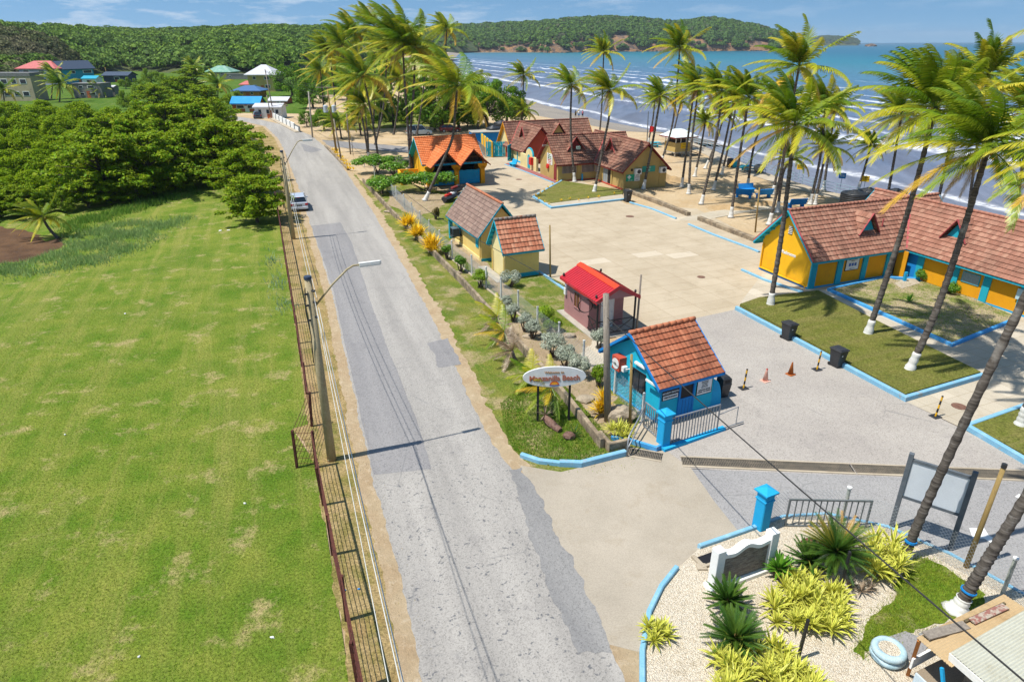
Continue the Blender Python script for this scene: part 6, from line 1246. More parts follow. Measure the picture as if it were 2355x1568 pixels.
# litter, stones, sand heaps
for i, (x, y) in enumerate(((415, 436), (398, 447), (325, 520 - 52), (506, 531), (525, 530), (150, 1000), (563, 1158), (626, 1466), (320, 1510), (288, 722), (1110, 545), (825, 1355), (790, 1358))):
    o = MB().blob((0, 0, .03), (random.uniform(.08, .2) * (1.5 if y < 560 else .5), random.uniform(.06, .14) * (1.5 if y < 560 else .5), .035), jit=.3, sub=1).build('litter', W_white if i < 11 else W_blue); o.location = P(x, y); tag(o, ('scrap of white litter on the lawn' if i < 11 else 'scrap of blue litter under the wire fence') if i != 10 else 'scrap of white litter by the block wall', 'litter', 'scraps of white litter on the lawn' if i < 10 else 'scraps of blue litter under the fence' if i > 10 else None)
M_stone = mat('pale_stone', (.44, .36, .26), (.34, .27, .19), 2, .4, .6, .9, .2, 12, .4, dirt=(.2, .16, .11))
for i, (q, r_, l_) in enumerate((((1424, 965), (.7, .5, .5), 'brown boulder beside the wooden utility pole'), ((1312, 775), (.35, .28, .18), 'flat pale stone under the silver shrubs'), ((1215, 775), (.4, .3, .1), 'broken pale slab beside the second silver shrub'), ((1048, 628), (.5, .35, .1), 'flat slab at the foot of the block wall'), ((1345, 920), (.5, .4, .12), 'buff stepping slab in the bare bed'), ((895, 488), (.6, .4, .12), 'pale slab lying on the strip near the yellow bushes'), ((1275, 765), (.3, .24, .22), 'rounded rock between the silver shrubs'))):
    o = MB().blob((0, 0, r_[2] * .5), r_, jit=.14, sub=3 if i == 0 else 2).build('stone', M_stone, None, False); o.location = P(*q); tag(o, l_, 'stone', 'stones in the planted strip')
for q, r_, l_ in (((1525, 415), (3.2, 2.2, .7), 'heap of sand beside the tan building gable'), ((1690, 478), (3.0, 1.6, .35), 'low heap of sand before the blue benches'), ((1760, 470), (3.2, 1.2, .3), 'low bank of sand behind the path')):
    b = MB(); N_ = 26; V = []
    for i in range(N_):
        for j in range(N_): u, v = i/(N_-1)*2-1, j/(N_-1)*2-1; rr = min(1, math.hypot(u, v)); V.append((u*r_[0], v*r_[1], -.04 + r_[2] * (math.cos(rr*math.pi)*.5+.5) * (1 + .5*math.sin(u*9+v*5)*math.sin(v*8-u*3)) + .02*random.random()))
    b.add(V, [(i*N_+j, (i+1)*N_+j, (i+1)*N_+j+1, i*N_+j+1) for i in range(N_-1) for j in range(N_-1)]); o = b.build('sand_heap', sandy('heap_sand', (.52, .36, .19), (.46, .31, .16), (.58, .44, .27), .6) if 'heap_sand' not in bpy.data.materials else bpy.data.materials['heap_sand'], None, True); o.location = P(*q); tag(o, l_, 'sand heap', 'sand heaps')
# ------------------------------------------------------------------ foliage materials
def leafmat(name, a, b_, isl=.32, trans=.3, rough=.45, spec=.35, big=.0):
    return mat(name, a, b_, .6, .35, .65, rough, 0, island=isl, trans=trans, spec=spec)
def frond_mat(name, base, mid, tip, isl=.22):
    s = MN(name); uv = s.n('UVMap').outputs[0]; sp = s.n('SeparateXYZ'); s.l(uv, sp.inputs[0])
    rnd = s.n('ObjectInfo').outputs['Random']; f = s.math('ADD', sp.outputs[0], s.math('MULTIPLY', s.math('SUBTRACT', rnd, .5), .7))
    c = s.ramp(f, [(.05, base), (.50, mid), (.95, tip)])
    h = s.n('HueSaturation'); s.l(c, h.inputs['Color']); mr = s.n('MapRange'); s.l(s.n('NewGeometry').outputs['Random Per Island'], mr.inputs[0]); mr.inputs[3].default_value = 1 - isl; mr.inputs[4].default_value = 1 + isl; s.l(mr.outputs[0], h.inputs['Value'])
    return s.fin(h.outputs[0], .4, .4, 0, .30)
F_green = frond_mat('palm_frond_green', (.075, .165, .008), (.16, .27, .010), (.32, .36, .018))
F_lime = frond_mat('palm_frond_lime', (.15, .25, .010), (.32, .38, .014), (.56, .48, .03))
F_gold = frond_mat('palm_frond_golden', (.34, .29, .015), (.60, .40, .02), (.66, .38, .06))
F_dead = frond_mat('palm_frond_dead', (.20, .13, .07), (.34, .24, .15), (.44, .35, .25))
def trunk_mat():
    s = MN('palm_trunk'); p = s.coord('Object'); st = s.n('Mapping'); s.l(p, st.inputs[0]); st.inputs['Scale'].default_value = (1.2, 1.2, 9)
    c = s.ramp(s.noise(st.outputs[0], 1.3, 5, .6), [(.30, (.035, .03, .026)), (.52, (.115, .098, .082)), (.74, (.23, .205, .18))])
    c = s.mix(s.ramp(s.noise(p, 1.6, 5), [(.56, 0.0), (.66, .45)]), c, (.30, .28, .25)); f = s.noise(st.outputs[0], 5, 4); s.bump(f, .6, .03); return s.fin(c, .95, .1)
M_trunk = trunk_mat()
M_lime = mat('whitewash', (.74, .73, .68), (.62, .60, .55), 3, rough=.9, fine=.12, dirt=(.35, .32, .28), dscale=2, dlo=.58, dhi=.7)
M_nut = mat('coconut', (.22, .17, .02), (.30, .16, .03), 5, fine=.1)
M_bark = mat('bark', (.10, .075, .055), (.19, .155, .12), 3, .4, .65, .95, .25, 14, .4, stretch=(2, 2, .5))
WIND = Vector((-.94, -.34, 0))
# ------------------------------------------------------------------ palm fronds
def frond_mesh(name, m, L, az, el, G=.16, W=.12, nl=40, ll=.95, lw=.06, leafwind=.5, seed=0, stiff=.6, hang=.35):
    r = np.random.default_rng(seed); ns = 18; d = Vector((math.cos(el)*math.cos(az), math.cos(el)*math.sin(az), math.sin(el))); p = Vector((0,0,0)); ds = L / ns; pts = [p.copy()]; ds_ = []
    for i in range(ns):
        s = i / ns; d = (d + (WIND * W + Vector((0,0,-1)) * G) * ds * (.35 + 1.3 * s)).normalized(); p = p + d * ds; pts.append(p.copy()); ds_.append(d.copy())
    ds_.append(d.copy()); V, Fs, UV = [], [], []
    for i, q in enumerate(pts):                         # midrib
        dd = ds_[i]; x = dd.cross(Vector((0,0,1))).normalized() * (.035 * (1 - .85 * i / ns)); y = x.cross(dd) * .8
        V += [q + x, q - x * .5 + y, q - x * .5 - y]; UV += [(.45 + .3 * i / ns, 0)] * 3
    for i in range(ns):
        for k in range(3): Fs.append((i*3+k, i*3+(k+1)%3, i*3+3+(k+1)%3, i*3+3+k))
    for j in range(nl):
        s = .10 + .88 * j / (nl - 1); f = s * ns; i = min(int(f), ns - 1); q = pts[i].lerp(pts[i+1], f - i); dd = ds_[i].lerp(ds_[min(i+1, ns)], f - i).normalized()
        side = dd.cross(Vector((0,0,1))); side = side.normalized() if side.length > .05 else Vector((1,0,0)); prof = min(1, (s + .12) / .38) * (1 - max(0, s - .45) * 1.15); l0 = ll * prof * r.uniform(.88, 1.08)
        for sg in (-1, 1):
            a = (side * sg * (1 - .25 * s) + dd * (stiff + .5 * s) + WIND * leafwind * r.uniform(.6, 1.2) + Vector((0,0,-1)) * hang * r.uniform(.5, 1.3)).normalized()
            b_ = (a + WIND * leafwind * .5 + Vector((0,0,-1)) * hang * 1.2).normalized(); m1 = q + a * l0 * .5; e = m1 + b_ * l0 * .5; n = len(V); wv = dd * lw * .5
            V += [q - wv * .7, q + wv * .7, m1 + wv, m1 - wv, e + wv * .2, e - wv * .2]; u = .15 + .35 * s
            UV += [(u, .5), (u, .5), (u + .22, .5), (u + .22, .5), (u + .55, .5), (u + .55, .5)]; Fs += [(n, n+1, n+2, n+3), (n+3, n+2, n+4, n+5)]
    me = bpy.data.meshes.new(name); me.from_pydata([tuple(v) for v in V], [], Fs); l = me.uv_layers.new(name='UVMap'); l.data.foreach_set('uv', np.array([UV[i] for f in Fs for i in f], 'f').ravel()); me.materials.append(m); me.update(); return me
CROWNS = []
for c in range(6):
    rr = random.Random(40 + c); fr = []; n = 27; a0 = rr.uniform(0, 6.28)
    for i in range(n):
        t_ = i / (n - 1); az = a0 + i * 2.39996 + rr.uniform(-.2, .2); el = R(82 - 105 * t_ ** 1.05) + rr.uniform(-.12, .12); L = 3.6 + 1.5 * math.sin(min(1, t_ * 1.4) * math.pi * .55) + rr.uniform(-.4, .3)
        m = F_green if t_ < .55 else F_lime if t_ < .93 else F_gold
        if rr.random() < .22: m = F_lime if m is F_green else m
        if t_ < .3: az = math.atan2(WIND.y, WIND.x) + rr.uniform(-1.9, 1.9)
        fr.append(frond_mesh('frond', m, L, az, el, .10 + .16 * t_, .27 - .10 * t_, 54 if c < 4 else 34, 1.0, .085 if c < 4 else .13, .55, 100 * c + i))
    if c in (0, 2, 4): fr.append(frond_mesh('frond', F_dead, 2.9, rr.uniform(2.5, 4.2), R(-35), .7, .05, 34, .6, .05, .2, 900 + c, hang=.9)); fr.append(frond_mesh('frond', F_dead, 2.4, rr.uniform(0, 6), R(-55), .7, .05, 34, .6, .05, .2, 950 + c, hang=.9))
    CROWNS.append(fr)
def palm(base, mids, crown, size, var, label, white=True, r0=.17, group='coconut palms', band=False):
    t = thing('coconut_palm', label, 'palm tree', base, 0, group); base = Vector(base); B = [Vector(p) - base for p in [base] + mids + [crown]]
    pts = []; n = 30
    for i in range(n + 1):                              # smooth curve through the control points
        f = i / n * (len(B) - 1); k = min(int(f), len(B) - 2); u = f - k; p0 = B[k-1] if k else B[0] * 2 - B[1]; p3 = B[k+2] if k + 2 < len(B) else B[-1] * 2 - B[-2]
        pts.append(.5 * (2 * B[k] + (B[k+1] - p0) * u + (2 * p0 - 5 * B[k] + 4 * B[k+1] - p3) * u * u + (3 * B[k] - p0 - 3 * B[k+1] + p3) * u ** 3))
    P2, R2 = [], []
    for i in range(n):
        for j in range(3): P2.append(pts[i].lerp(pts[i+1], j / 3)); s = (i + j / 3) / n; R2.append((r0 * (1 - .34 * s) + r0 * .75 * max(0, 1 - s * 14) ** 2) * (1.10 if j == 0 else .95))
    P2.append(pts[-1]); R2.append(r0 * .6); MB().tube(P2, R2, 10).build('trunk', M_trunk, t, True)
    if white:
        k = [(p, r_ * 1.07 + .012) for p, r_ in zip(P2, R2) if p.z < (1.15 if white is True else white)]
        if len(k) > 2: k[0] = (k[0][0], k[0][1] * 1.12); MB().tube([a for a, _ in k], [b for _, b in k], 12).build('painted_base', M_lime, t, True)
    if band: i0 = next(i for i, p in enumerate(P2) if p.z > .75); MB().tube([P2[i0], P2[i0+1]], [R2[i0] * 1.2 + .02] * 2, 12).build('blue_band', W_blue, t)
    rz = random.uniform(-.35, .35)
    for me in CROWNS[var]:
        o = bpy.data.objects.new('frond', me); COL.objects.link(o); o.parent = t; o.location = pts[-1] - Vector((0, 0, .1)); o.rotation_euler = (random.uniform(-.06, .06), random.uniform(-.06, .06), rz + random.uniform(-.08, .08)); o.scale = [size * .87 * random.uniform(.90, 1.07)] * 3
    for k in range(3): a = random.uniform(0, 6.3); o = MB().blob(pts[-1] + Vector((.22 * math.cos(a), .22 * math.sin(a), -.32)), (.13, .13, .16), jit=.03, sub=1).build('coconut', M_nut, t, True)
    return t
def palm_px(b_, mids, c_, size, var, label, white=True, r0=.17, lean=0, group='coconut palms', band=False, Y=None, z=0):
    B = P(*b_, z) if Y is None else at_y(*b_, Y); 
    return palm(B, [at_y(x, y, B.y + lean * .4) for x, y in mids], at_y(*c_, B.y + lean), size, var, label, white, r0, group, band)
PG = 'coconut palms along the beach front'
palm_px((1770, 706), [(1797, 540), (1812, 420)], (1829, 284), 1.0, 0, 'leaning coconut palm with hanging dead fronds in the corner of the clipped lawn', r0=.17, group=PG)
palm_px((1993, 773), [(2048, 610), (2098, 450)], (2152, 245), 1.12, 1, 'coconut palm with white base on the far edge of the clipped lawn, leaning right', r0=.175, group=PG)
palm_px((2088, 856), [(2152, 715), (2210, 545)], (2273, 336), 1.18, 2, 'coconut palm with white base at the near corner of the clipped lawn, leaning right', r0=.185, group=PG)
palm_px((2342, 985), [(2410, 800)], (2570, 330), .95, 3, 'coconut palm with white base on the corner lawn at the right edge', r0=.18, group=PG)
palm_px((2076, 1286), [(2152, 1110), (2354, 690)], (2690, 40), .85, 1, 'dark ringed coconut palm with blue band rising in front of the blank board', white=.45, r0=.155, band=True, group=PG)
palm_px((2200, 1402), [(2262, 1300), (2370, 1125)], (2850, 330), .8, 0, 'thick coconut palm with blue band beside the kiosk, leaning out of the picture', white=.5, r0=.19, band=True, group=PG)
row = [((1321, 418), [(1312, 300)], (1314, 193), .84, 1, 'slim coconut palm with white base against the left half of the tan building'),
 ((1366, 443), [(1388, 330), (1401, 262)], (1402, 206), .95, 2, 'coconut palm with white base in the lawn before the tan building'),
 ((1376, 330), [(1383, 250)], (1388, 118), .9, 3, 'tall coconut palm behind the tan building ridge'),
 ((1479, 435), [(1498, 340), (1512, 260)], (1520, 216), .72, 0, 'coconut palm with white base leaning over the tan gable'),
 ((1489, 333), [(1500, 280)], (1506, 230), .72, 4, 'slender coconut palm beside the flag pole'),
 ((1519, 376), [(1545, 290), (1556, 200)], (1563, 109), 1.12, 3, 'tallest coconut palm of the beach, left of the lifeguard hut'),
 ((1540, 345), [(1552, 290)], (1566, 232), .7, 5, 'thin coconut palm behind the lifeguard hut'),
 ((1567, 430), [(1580, 330)], (1597, 193), .95, 1, 'left one of two close coconut palms before the lifeguard hut'),
 ((1583, 446), [(1590, 330)], (1606, 200), .9, 2, 'right one of two close coconut palms before the lifeguard hut'),
 ((1597, 406), [(1611, 340)], (1622, 278), .68, 5, 'short coconut palm with white base right of the lifeguard hut'),
 ((1621, 388), [(1645, 330)], (1666, 262), .7, 4, 'coconut palm with broad white foot leaning right near the sea railing'),
 ((1612, 470), [(1638, 360), (1655, 260)], (1660, 208), .9, 0, 'coconut palm with white base curving right before the benches'),
 ((1640, 437), [(1664, 340)], (1687, 231), .85, 3, 'coconut palm with white base left of the blue benches'),
 ((1659, 402), [(1678, 320)], (1697, 216), .8, 5, 'coconut palm with white base beside the black barrel'),
 ((1680, 500), [(1700, 360)], (1722, 222), 1.0, 1, 'coconut palm with white base on the sand beside the path'),
 ((1718, 430), [(1735, 330)], (1764, 266), .8, 2, 'coconut palm with white base behind the blue benches'),
 ((1768, 517), [(1795, 400), (1812, 290)], (1838, 150), 1.15, 3, 'tall coconut palm with white base left of the yellow gable'),
 ((1776, 447), [(1800, 330)], (1812, 230), .95, 4, 'coconut palm with white base behind the tan sand post'),
 ((1787, 488), [(1800, 400)], (1822, 360), .6, 0, 'small yellowish coconut palm behind the leaning one'),
 ((1862, 470), [(1886, 360)], (1898, 236), .95, 0, 'left one of the coconut palms behind the yellow gable ridge'),
 ((1873, 470), [(1890, 390)], (1903, 334), .75, 5, 'short coconut palm between two taller ones behind the washrooms'),
 ((1893, 437), [(1907, 340)], (1920, 248), .85, 2, 'right one of the coconut palms behind the yellow gable ridge'),
 ((1972, 440), [(1990, 380)], (2003, 331), .66, 4, 'small coconut palm before the yellow railing sign'),
 ((2037, 470), [(2055, 370)], (2073, 262), 1.0, 1, 'coconut palm behind the black water tanks'),
 ((2155, 470), [(2180, 350)], (2205, 190), 1.2, 2, 'tall coconut palm behind the washroom valley'),
 ((2225, 500), [(2240, 380)], (2272, 170), 1.25, 3, 'tall bushy coconut palm behind the right washroom roof'),
 ((2330, 560), [(2345, 420)], (2375, 250), 1.2, 0, 'coconut palm at the right edge behind the washroom roof'),
 ((2420, 640), [(2430, 520)], (2440, 390), 1.1, 2, 'yellow fronded coconut palm cut by the right edge')]
for b_, mids, c_, sz, v_, lab in row: palm_px(b_, mids, c_, sz, v_, lab, group=PG, r0=.155)
PL = 'coconut palms by the side lane'
row = [((945, 408), [(938, 300), (931, 200)], (925, 96), 1.35, 0, 'tall twin stemmed coconut palm, left stem, beside the orange shed', False),
 ((949, 406), [(944, 310), (951, 210)], (955, 110), 1.15, 3, 'tall twin stemmed coconut palm, right stem, beside the orange shed', False),
 ((977, 462), [(1012, 385), (1040, 318), (1046, 260)], (1051, 196), 1.22, 1, 'curved coconut palm with white base rising through the almond shrub before the orange shed', True),
 ((847, 368), [(845, 310)], (838, 240), .9, 2, 'coconut palm with white base on the sand left of the orange shed', True),
 ((872, 380), [(860, 300), (848, 235)], (835, 172), 1.2, 0, 'dark stemmed coconut palm leaning left before the yellow yard wall', False),
 ((846, 352), [(832, 270)], (815, 205), 1.05, 1, 'dark coconut palm behind the leaning one on the sand', False),
 ((863, 333), [(882, 240)], (890, 120), 1.15, 3, 'coconut palm left of the twin stemmed palm', False),
 ((958, 313), [(972, 220)], (980, 122), 1.15, 2, 'coconut palm in front of the pale blue minivan', False),
 ((1018, 290), [(1022, 180)], (1027, 66), 1.0, 1, 'lone tall coconut palm standing above the almond trees', False),
 ((1200, 285), [(1202, 230)], (1204, 172), .95, 2, 'coconut palm left of the bay above the canteen roof', False),
 ((1192, 292), [(1198, 275)], (1202, 252), .85, 0, 'low wide coconut palm behind the canteen roof', False),
 ((1101, 304), [(1096, 280)], (1089, 250), .95, 3, 'low coconut palm behind the orange shed ridge', False),
 ((775, 300), [(768, 210)], (757, 118), 1.15, 2, 'tall coconut palm at the left end of the grove', False),
 ((800, 305), [(797, 210)], (786, 100), 1.2, 0, 'second tall coconut palm from the left end of the grove', False),
 ((828, 300), [(824, 200)], (815, 76), 1.3, 3, 'third tall coconut palm from the left end of the grove', False),
 ((858, 300), [(862, 190)], (860, 60), 1.35, 1, 'tall coconut palm just left of the twin stemmed one, behind', False),
 ((785, 320), [(782, 300)], (778, 278), .85, 4, 'young coconut palm beside the transformer pole', False),
 ((830, 312), [(827, 295)], (823, 268), .9, 5, 'young coconut palm in the sand yard', False),
 ((905, 310), [(914, 250)], (920, 178), 1.1, 2, 'yellow green coconut palm right of the grove centre', False),
 ((1000, 300), [(1000, 220)], (995, 150), 1.1, 0, 'coconut palm behind the twin stems', False),
 ((745, 285), [(742, 220)], (736, 160), 1.1, 1, 'coconut palm at the road side of the grove', False),
 ((870, 296), [(874, 250)], (880, 215), 1.0, 3, 'mid height coconut palm inside the grove', False)]
for b_, mids, c_, sz, v_, lab, wh in row: palm_px(b_, mids, c_, sz * 1.14, v_, lab, wh, group=PL, r0=.17)
PV = 'coconut palms in the village'
for b_, c_, sz, v_, lab in (((137, 235), (137, 193), 1.5, 4, 'broad coconut palm before the grey block buildings'), ((118, 228), (120, 168), 1.2, 5, 'coconut palm before the turquoise village house'), ((10, 245), (6, 205), 1.2, 4, 'coconut palm at the left edge by the ruined building'), ((444, 190), (444, 150), 1.4, 5, 'coconut palm left of the green roofed house'), ((500, 230), (500, 193), 1.4, 4, 'coconut palm left of the orange hut'), ((230, 225), (228, 205), 1.0, 5, 'low coconut palm beside the blue store'), ((768, 190), (766, 150), 1.2, 5, 'coconut palm near the yellow village house'), ((615, 205), (612, 190), .8, 4, 'small palm before the orange hut')):
    palm_px(b_, [((b_[0] + c_[0]) / 2 + 1, (b_[1] + c_[1]) / 2)], c_, sz, v_, lab, False, group=PV, r0=.2)
palm_px((133, 548), [(112, 525)], (95, 496), .62, 2, 'stunted leaning coconut palm on the burnt edge of the lawn', False, r0=.14)
# roadside thirsty fan palms along the block wall and on the sign island
def small_palm(p, top, n, L, mats, label, seed, r0=.09, lean=(0, 0)):
    t = thing('young_palm', label, 'palm tree', p, 0, 'small wind bent palms by the block wall'); tp = Vector((lean[0], lean[1], top)); MB().tube([(0, 0, 0), tp * .5 + Vector((lean[0]*.1, 0, 0)), tp], [r0 * 1.3, r0, r0 * .8], 8).build('trunk', M_trunk, t, True)
    for i in range(n):
        az = math.atan2(WIND.y, WIND.x) + (i / n - .5) * 4.4; m = mats[i % len(mats)]; o = link('frond', frond_mesh('frond', m, L, az, R(50 - 80 * (i % 3) / 2), .3, .28, 26, .5, .04, .6, seed + i), None, t); o.location = tp
    return t
small_palm(P(1152, 755), .75, 9, 1.6, (F_lime, F_green, F_dead), 'farther small windblown palm leaning over the block wall', 2000, lean=(-.25, 0)); small_palm(P(1168, 792), .8, 9, 1.7, (F_lime, F_gold, F_green), 'middle small windblown palm leaning over the block wall', 2030, lean=(-.25, 0))
small_palm(P(1190, 838), .8, 7, 1.4, (F_dead,), 'withered brown palm leaning over the block wall', 2060, lean=(-.3, .1)); small_palm(P(1272, 955), 1.5, 9, 1.6, (F_lime, F_gold, F_green), 'small palm behind the oval sign', 2090, lean=(-.15, .0))
small_palm(P(1235, 895), .9, 8, 1.3, (F_lime, F_green), 'small palm left behind the oval sign', 2120, lean=(-.3, .0))
# ------------------------------------------------------------------ broadleaf trees and shrubs
def leaf_cloud(cs, rad, per, size, seed, flat=.5, asp=.55, hollow=.0):
    r = np.random.default_rng(seed); cs = np.asarray(cs, float); n = len(cs) * per; c = np.repeat(cs, per, 0); rad = np.asarray(rad, float); rad = np.repeat(rad, per, 0) if rad.ndim == 2 else rad
    u = r.normal(size=(n, 3)); u /= np.linalg.norm(u, axis=1)[:, None]; k = r.uniform(hollow, 1, (n, 1)) ** .5; p = c + u * k * rad
    nn = u * .7 + np.array([0, 0, flat]) + r.normal(size=(n, 3)) * .45; nn /= np.linalg.norm(nn, axis=1)[:, None]
    t = np.cross(nn, r.normal(size=(n, 3))); t /= np.linalg.norm(t, axis=1)[:, None]; b = np.cross(nn, t); s = size * r.uniform(.65, 1.3, (n, 1))
    V = np.stack([p - t * s * .5, p + b * s * asp * .5 + nn * s * .08, p + t * s * .5, p - b * s * asp * .5 + nn * s * .08], 1).reshape(-1, 3); return V, np.arange(4 * n).reshape(n, 4)
def limb_tree(limbs, r0, name='trunk'):
    b = MB()
    for pts, r_ in limbs: b.tube(pts, [r_ * (1 - .75 * i / (len(pts) - 1)) for i in range(len(pts))], 7)
    return b
L_alm = leafmat('almond_leaf', (.145, .26, .007), (.28, .38, .012), .42, .38, .6, .15); L_alm2 = leafmat('almond_shrub_leaf', (.10, .26, .015), (.17, .33, .02), .3); L_man = leafmat('mangrove_leaf', (.19, .32, .006), (.30, .41, .010), .3, .42, .6, .12); L_dk = leafmat('dark_round_leaf', (.09, .21, .010), (.16, .30, .014), .38, .35, .55, .2); L_vil = leafmat('village_leaf', (.12, .235, .010), (.21, .31, .016), .35, .35, .6, .15)
def make_tree(kind, seed, lm):
    r = random.Random(seed); cs, rd, limbs = [], [], []
    if kind == 'almond':                                # tiered flat sprays
        limbs.append(([(0,0,0), (.1,0,1.4), (.0,.1,2.8), (.25,.0,4.0), (.2,.1,5.0)], .24))
        for ti, (z, rr) in enumerate(((1.3, 3.2), (2.0, 4.2), (2.9, 4.4), (3.8, 4.0), (4.6, 3.3), (5.3, 2.3))):
            k = 9 if ti < 4 else 7
            for a in range(k):
                an = a / k * 6.283 + ti * .7 + r.uniform(-.35, .35); l = rr * r.uniform(.55, 1.22); zz = z + r.uniform(-.45, .5); e = (l * math.cos(an), l * math.sin(an), zz + .15)
                limbs.append(([(0, 0, max(.6, z - .9)), (l*.5*math.cos(an+.1), l*.5*math.sin(an+.1), zz - .15), e], .07))
                for f in (.3, .52, .72, .9, 1.04): cs.append((l*f*math.cos(an) + r.uniform(-.45,.45), l*f*math.sin(an) + r.uniform(-.45,.45), zz + .12*f + r.uniform(-.2,.3))); q = .66 * r.uniform(.65, 1.25); rd.append((q, q, q * .42))
        V, Fq = leaf_cloud(cs, rd, 56, .32, seed, .8, .62)
    elif kind == 'dome':
        limbs.append(([(0,0,0), (0,.1,1.2), (.1,0,2.4)], .22))
        for a in range(46):
            z = r.uniform(.12, 1); an = r.uniform(0, 6.283); q = math.sqrt(max(0, 1 - (z - .15) ** 2)) * r.uniform(.55, 1.0); cs.append((2.7*q*math.cos(an), 2.7*q*math.sin(an), .5 + z * 3.7)); s = r.uniform(.5, .85); rd.append((s, s, s * .75))
            if a % 4 == 0: limbs.append(([(0, 0, 1.2), tuple(.6 * x for x in cs[-1]), cs[-1]], .08))
        V, Fq = leaf_cloud(cs, rd, 135, .23, seed, .5, .6, .35)
    elif kind == 'thicket':                             # dense mangrove mound
        for a in range(70):
            z = r.uniform(.0, 1); an = r.uniform(0, 6.283); q = math.sqrt(max(0, 1 - z ** 2.2)) * r.uniform(.5, 1.0); cs.append((3.0*q*math.cos(an), 3.0*q*math.sin(an), .3 + z * 3.9)); s = r.uniform(.4, .8); rd.append((s, s, s * .9))
        for a in range(6): an = a * 1.05; limbs.append(([(.5*math.cos(an), .5*math.sin(an), 0), (1.0*math.cos(an), 1.0*math.sin(an), 1.6), (1.6*math.cos(an), 1.6*math.sin(an), 3.0)], .09))
        V, Fq = leaf_cloud(cs, rd, 170, .21, seed, .45, .6, .4)
    me = npmesh('crown', V, Fq); me.materials.append(lm); b = limb_tree(limbs, 0); tm = bpy.data.meshes.new('trunk'); tm.from_pydata(b.v, [], b.f); tm.materials.append(M_bark); tm.update(); return tm, me
T_alm = [make_tree('almond', 11 + i, L_alm) for i in range(3)]; T_dome = [make_tree('dome', 31 + i, L_dk) for i in range(2)]; T_man = [make_tree('thicket', 51 + i, L_man) for i in range(3)]; T_vil = [make_tree('dome', 71 + i, L_vil) for i in range(2)]
def tree(pair, p, sc, label, name='broadleaf_tree', cat='tree', group=None, sz=None):
    t = thing(name, label, cat, p, random.uniform(0, 6.28), group); t.scale = (sc, sc, sz or sc)
    for nm, me in zip(('trunk', 'crown'), pair): o = bpy.data.objects.new(nm, me); COL.objects.link(o); o.parent = t
    return t
AG = 'sea almond trees at the lawn edge'
for (q, v_, sc, lab) in (((592, 512), 0, .74, 'sea almond tree over the rusty fence, nearest of the group'), ((515, 418), 1, 1.25, 'tall sea almond tree with open tiers in the middle of the lawn edge'), ((430, 428), 2, 1.1, 'sea almond tree left of the tall open one'), ((355, 450), 0, 1.15, 'dark sea almond tree overhanging the lawn'), ((250, 462), 1, 1.15, 'dark spreading sea almond tree at the left of the lawn edge'), ((300, 400), 2, 1.3, 'sea almond tree behind the dark spreading one'), ((400, 372), 0, 1.35, 'sea almond tree farther back in the thicket'), ((470, 340), 1, 1.3, 'sea almond tree near the far road bend'), ((545, 350), 2, .8, 'sea almond tree beside the far lamp pole')):
    tree(T_alm[v_], P(*q), sc, lab, 'almond_tree', group=AG)
for i, (x, y, sc) in enumerate(((150, 488, .5), (205, 478, .55), (255, 472, .45), (310, 462, .55), (360, 452, .5), (405, 440, .5), (440, 428, .45), (480, 425, .45), (548, 425, .5), (110, 490, .5), (60, 497, .5), (0, 500, .6), (570, 400, .6), (585, 375, .5))): tree(T_alm[i % 3] if i % 3 else T_vil[i % 2], P(x, y), sc, 'low leafy bush at the foot of the sea almond trees by the lawn', 'almond_bush', 'bush', 'bushes along the lawn edge')
tree(T_alm[1], P(566, 452), .85, 'sea almond tree between the nearest and the tall open one', 'almond_tree', group=AG)
MGL = 'bright mangrove bush in the dense thicket left of the lawn'
for i, (x, y, sc) in enumerate(((20, 470, .95), (85, 462, .9), (-60, 480, 1.1), (30, 425, 1.1), (100, 420, 1.1), (165, 440, 1.0), (-70, 420, 1.3), (-10, 380, 1.25), (70, 372, 1.25), (140, 385, 1.15), (205, 400, 1.1), (-80, 345, 1.4), (0, 335, 1.4), (75, 330, 1.4), (150, 335, 1.35), (220, 345, 1.3), (280, 352, 1.2), (30, 300, 1.5), (110, 298, 1.5), (190, 300, 1.45), (265, 305, 1.3), (330, 325, 1.2), (-60, 300, 1.5), (235, 440, .9), (335, 285, 1.2))): tree(T_man[i % 3], P(x, y), sc, MGL, 'mangrove_bush', 'bush', 'mangrove bushes in the thicket', sc * .82)
VG = 'round green trees between the village houses'
for i, (x, y, sc, lab) in enumerate(((300, 252, 1.08, 0), (365, 262, 1.15, 0), (330, 222, 1.22, 0), (420, 240, 1.22, 0), (390, 210, 1.37, 0), (470, 262, 1.15, 0), (540, 250, 1.01, 0), (445, 205, 1.37, 0), (520, 285, 0.86, 0), (505, 305, 0.79, 0), (290, 205, 0.94, 0), (430, 285, 1.01, 0), (350, 195, 1.44, 0))): tree(T_alm[i % 3] if i % 2 else T_vil[i % 2], P(x, y), sc, 'leafy green tree in the belt between the thicket and the village houses', group=VG)
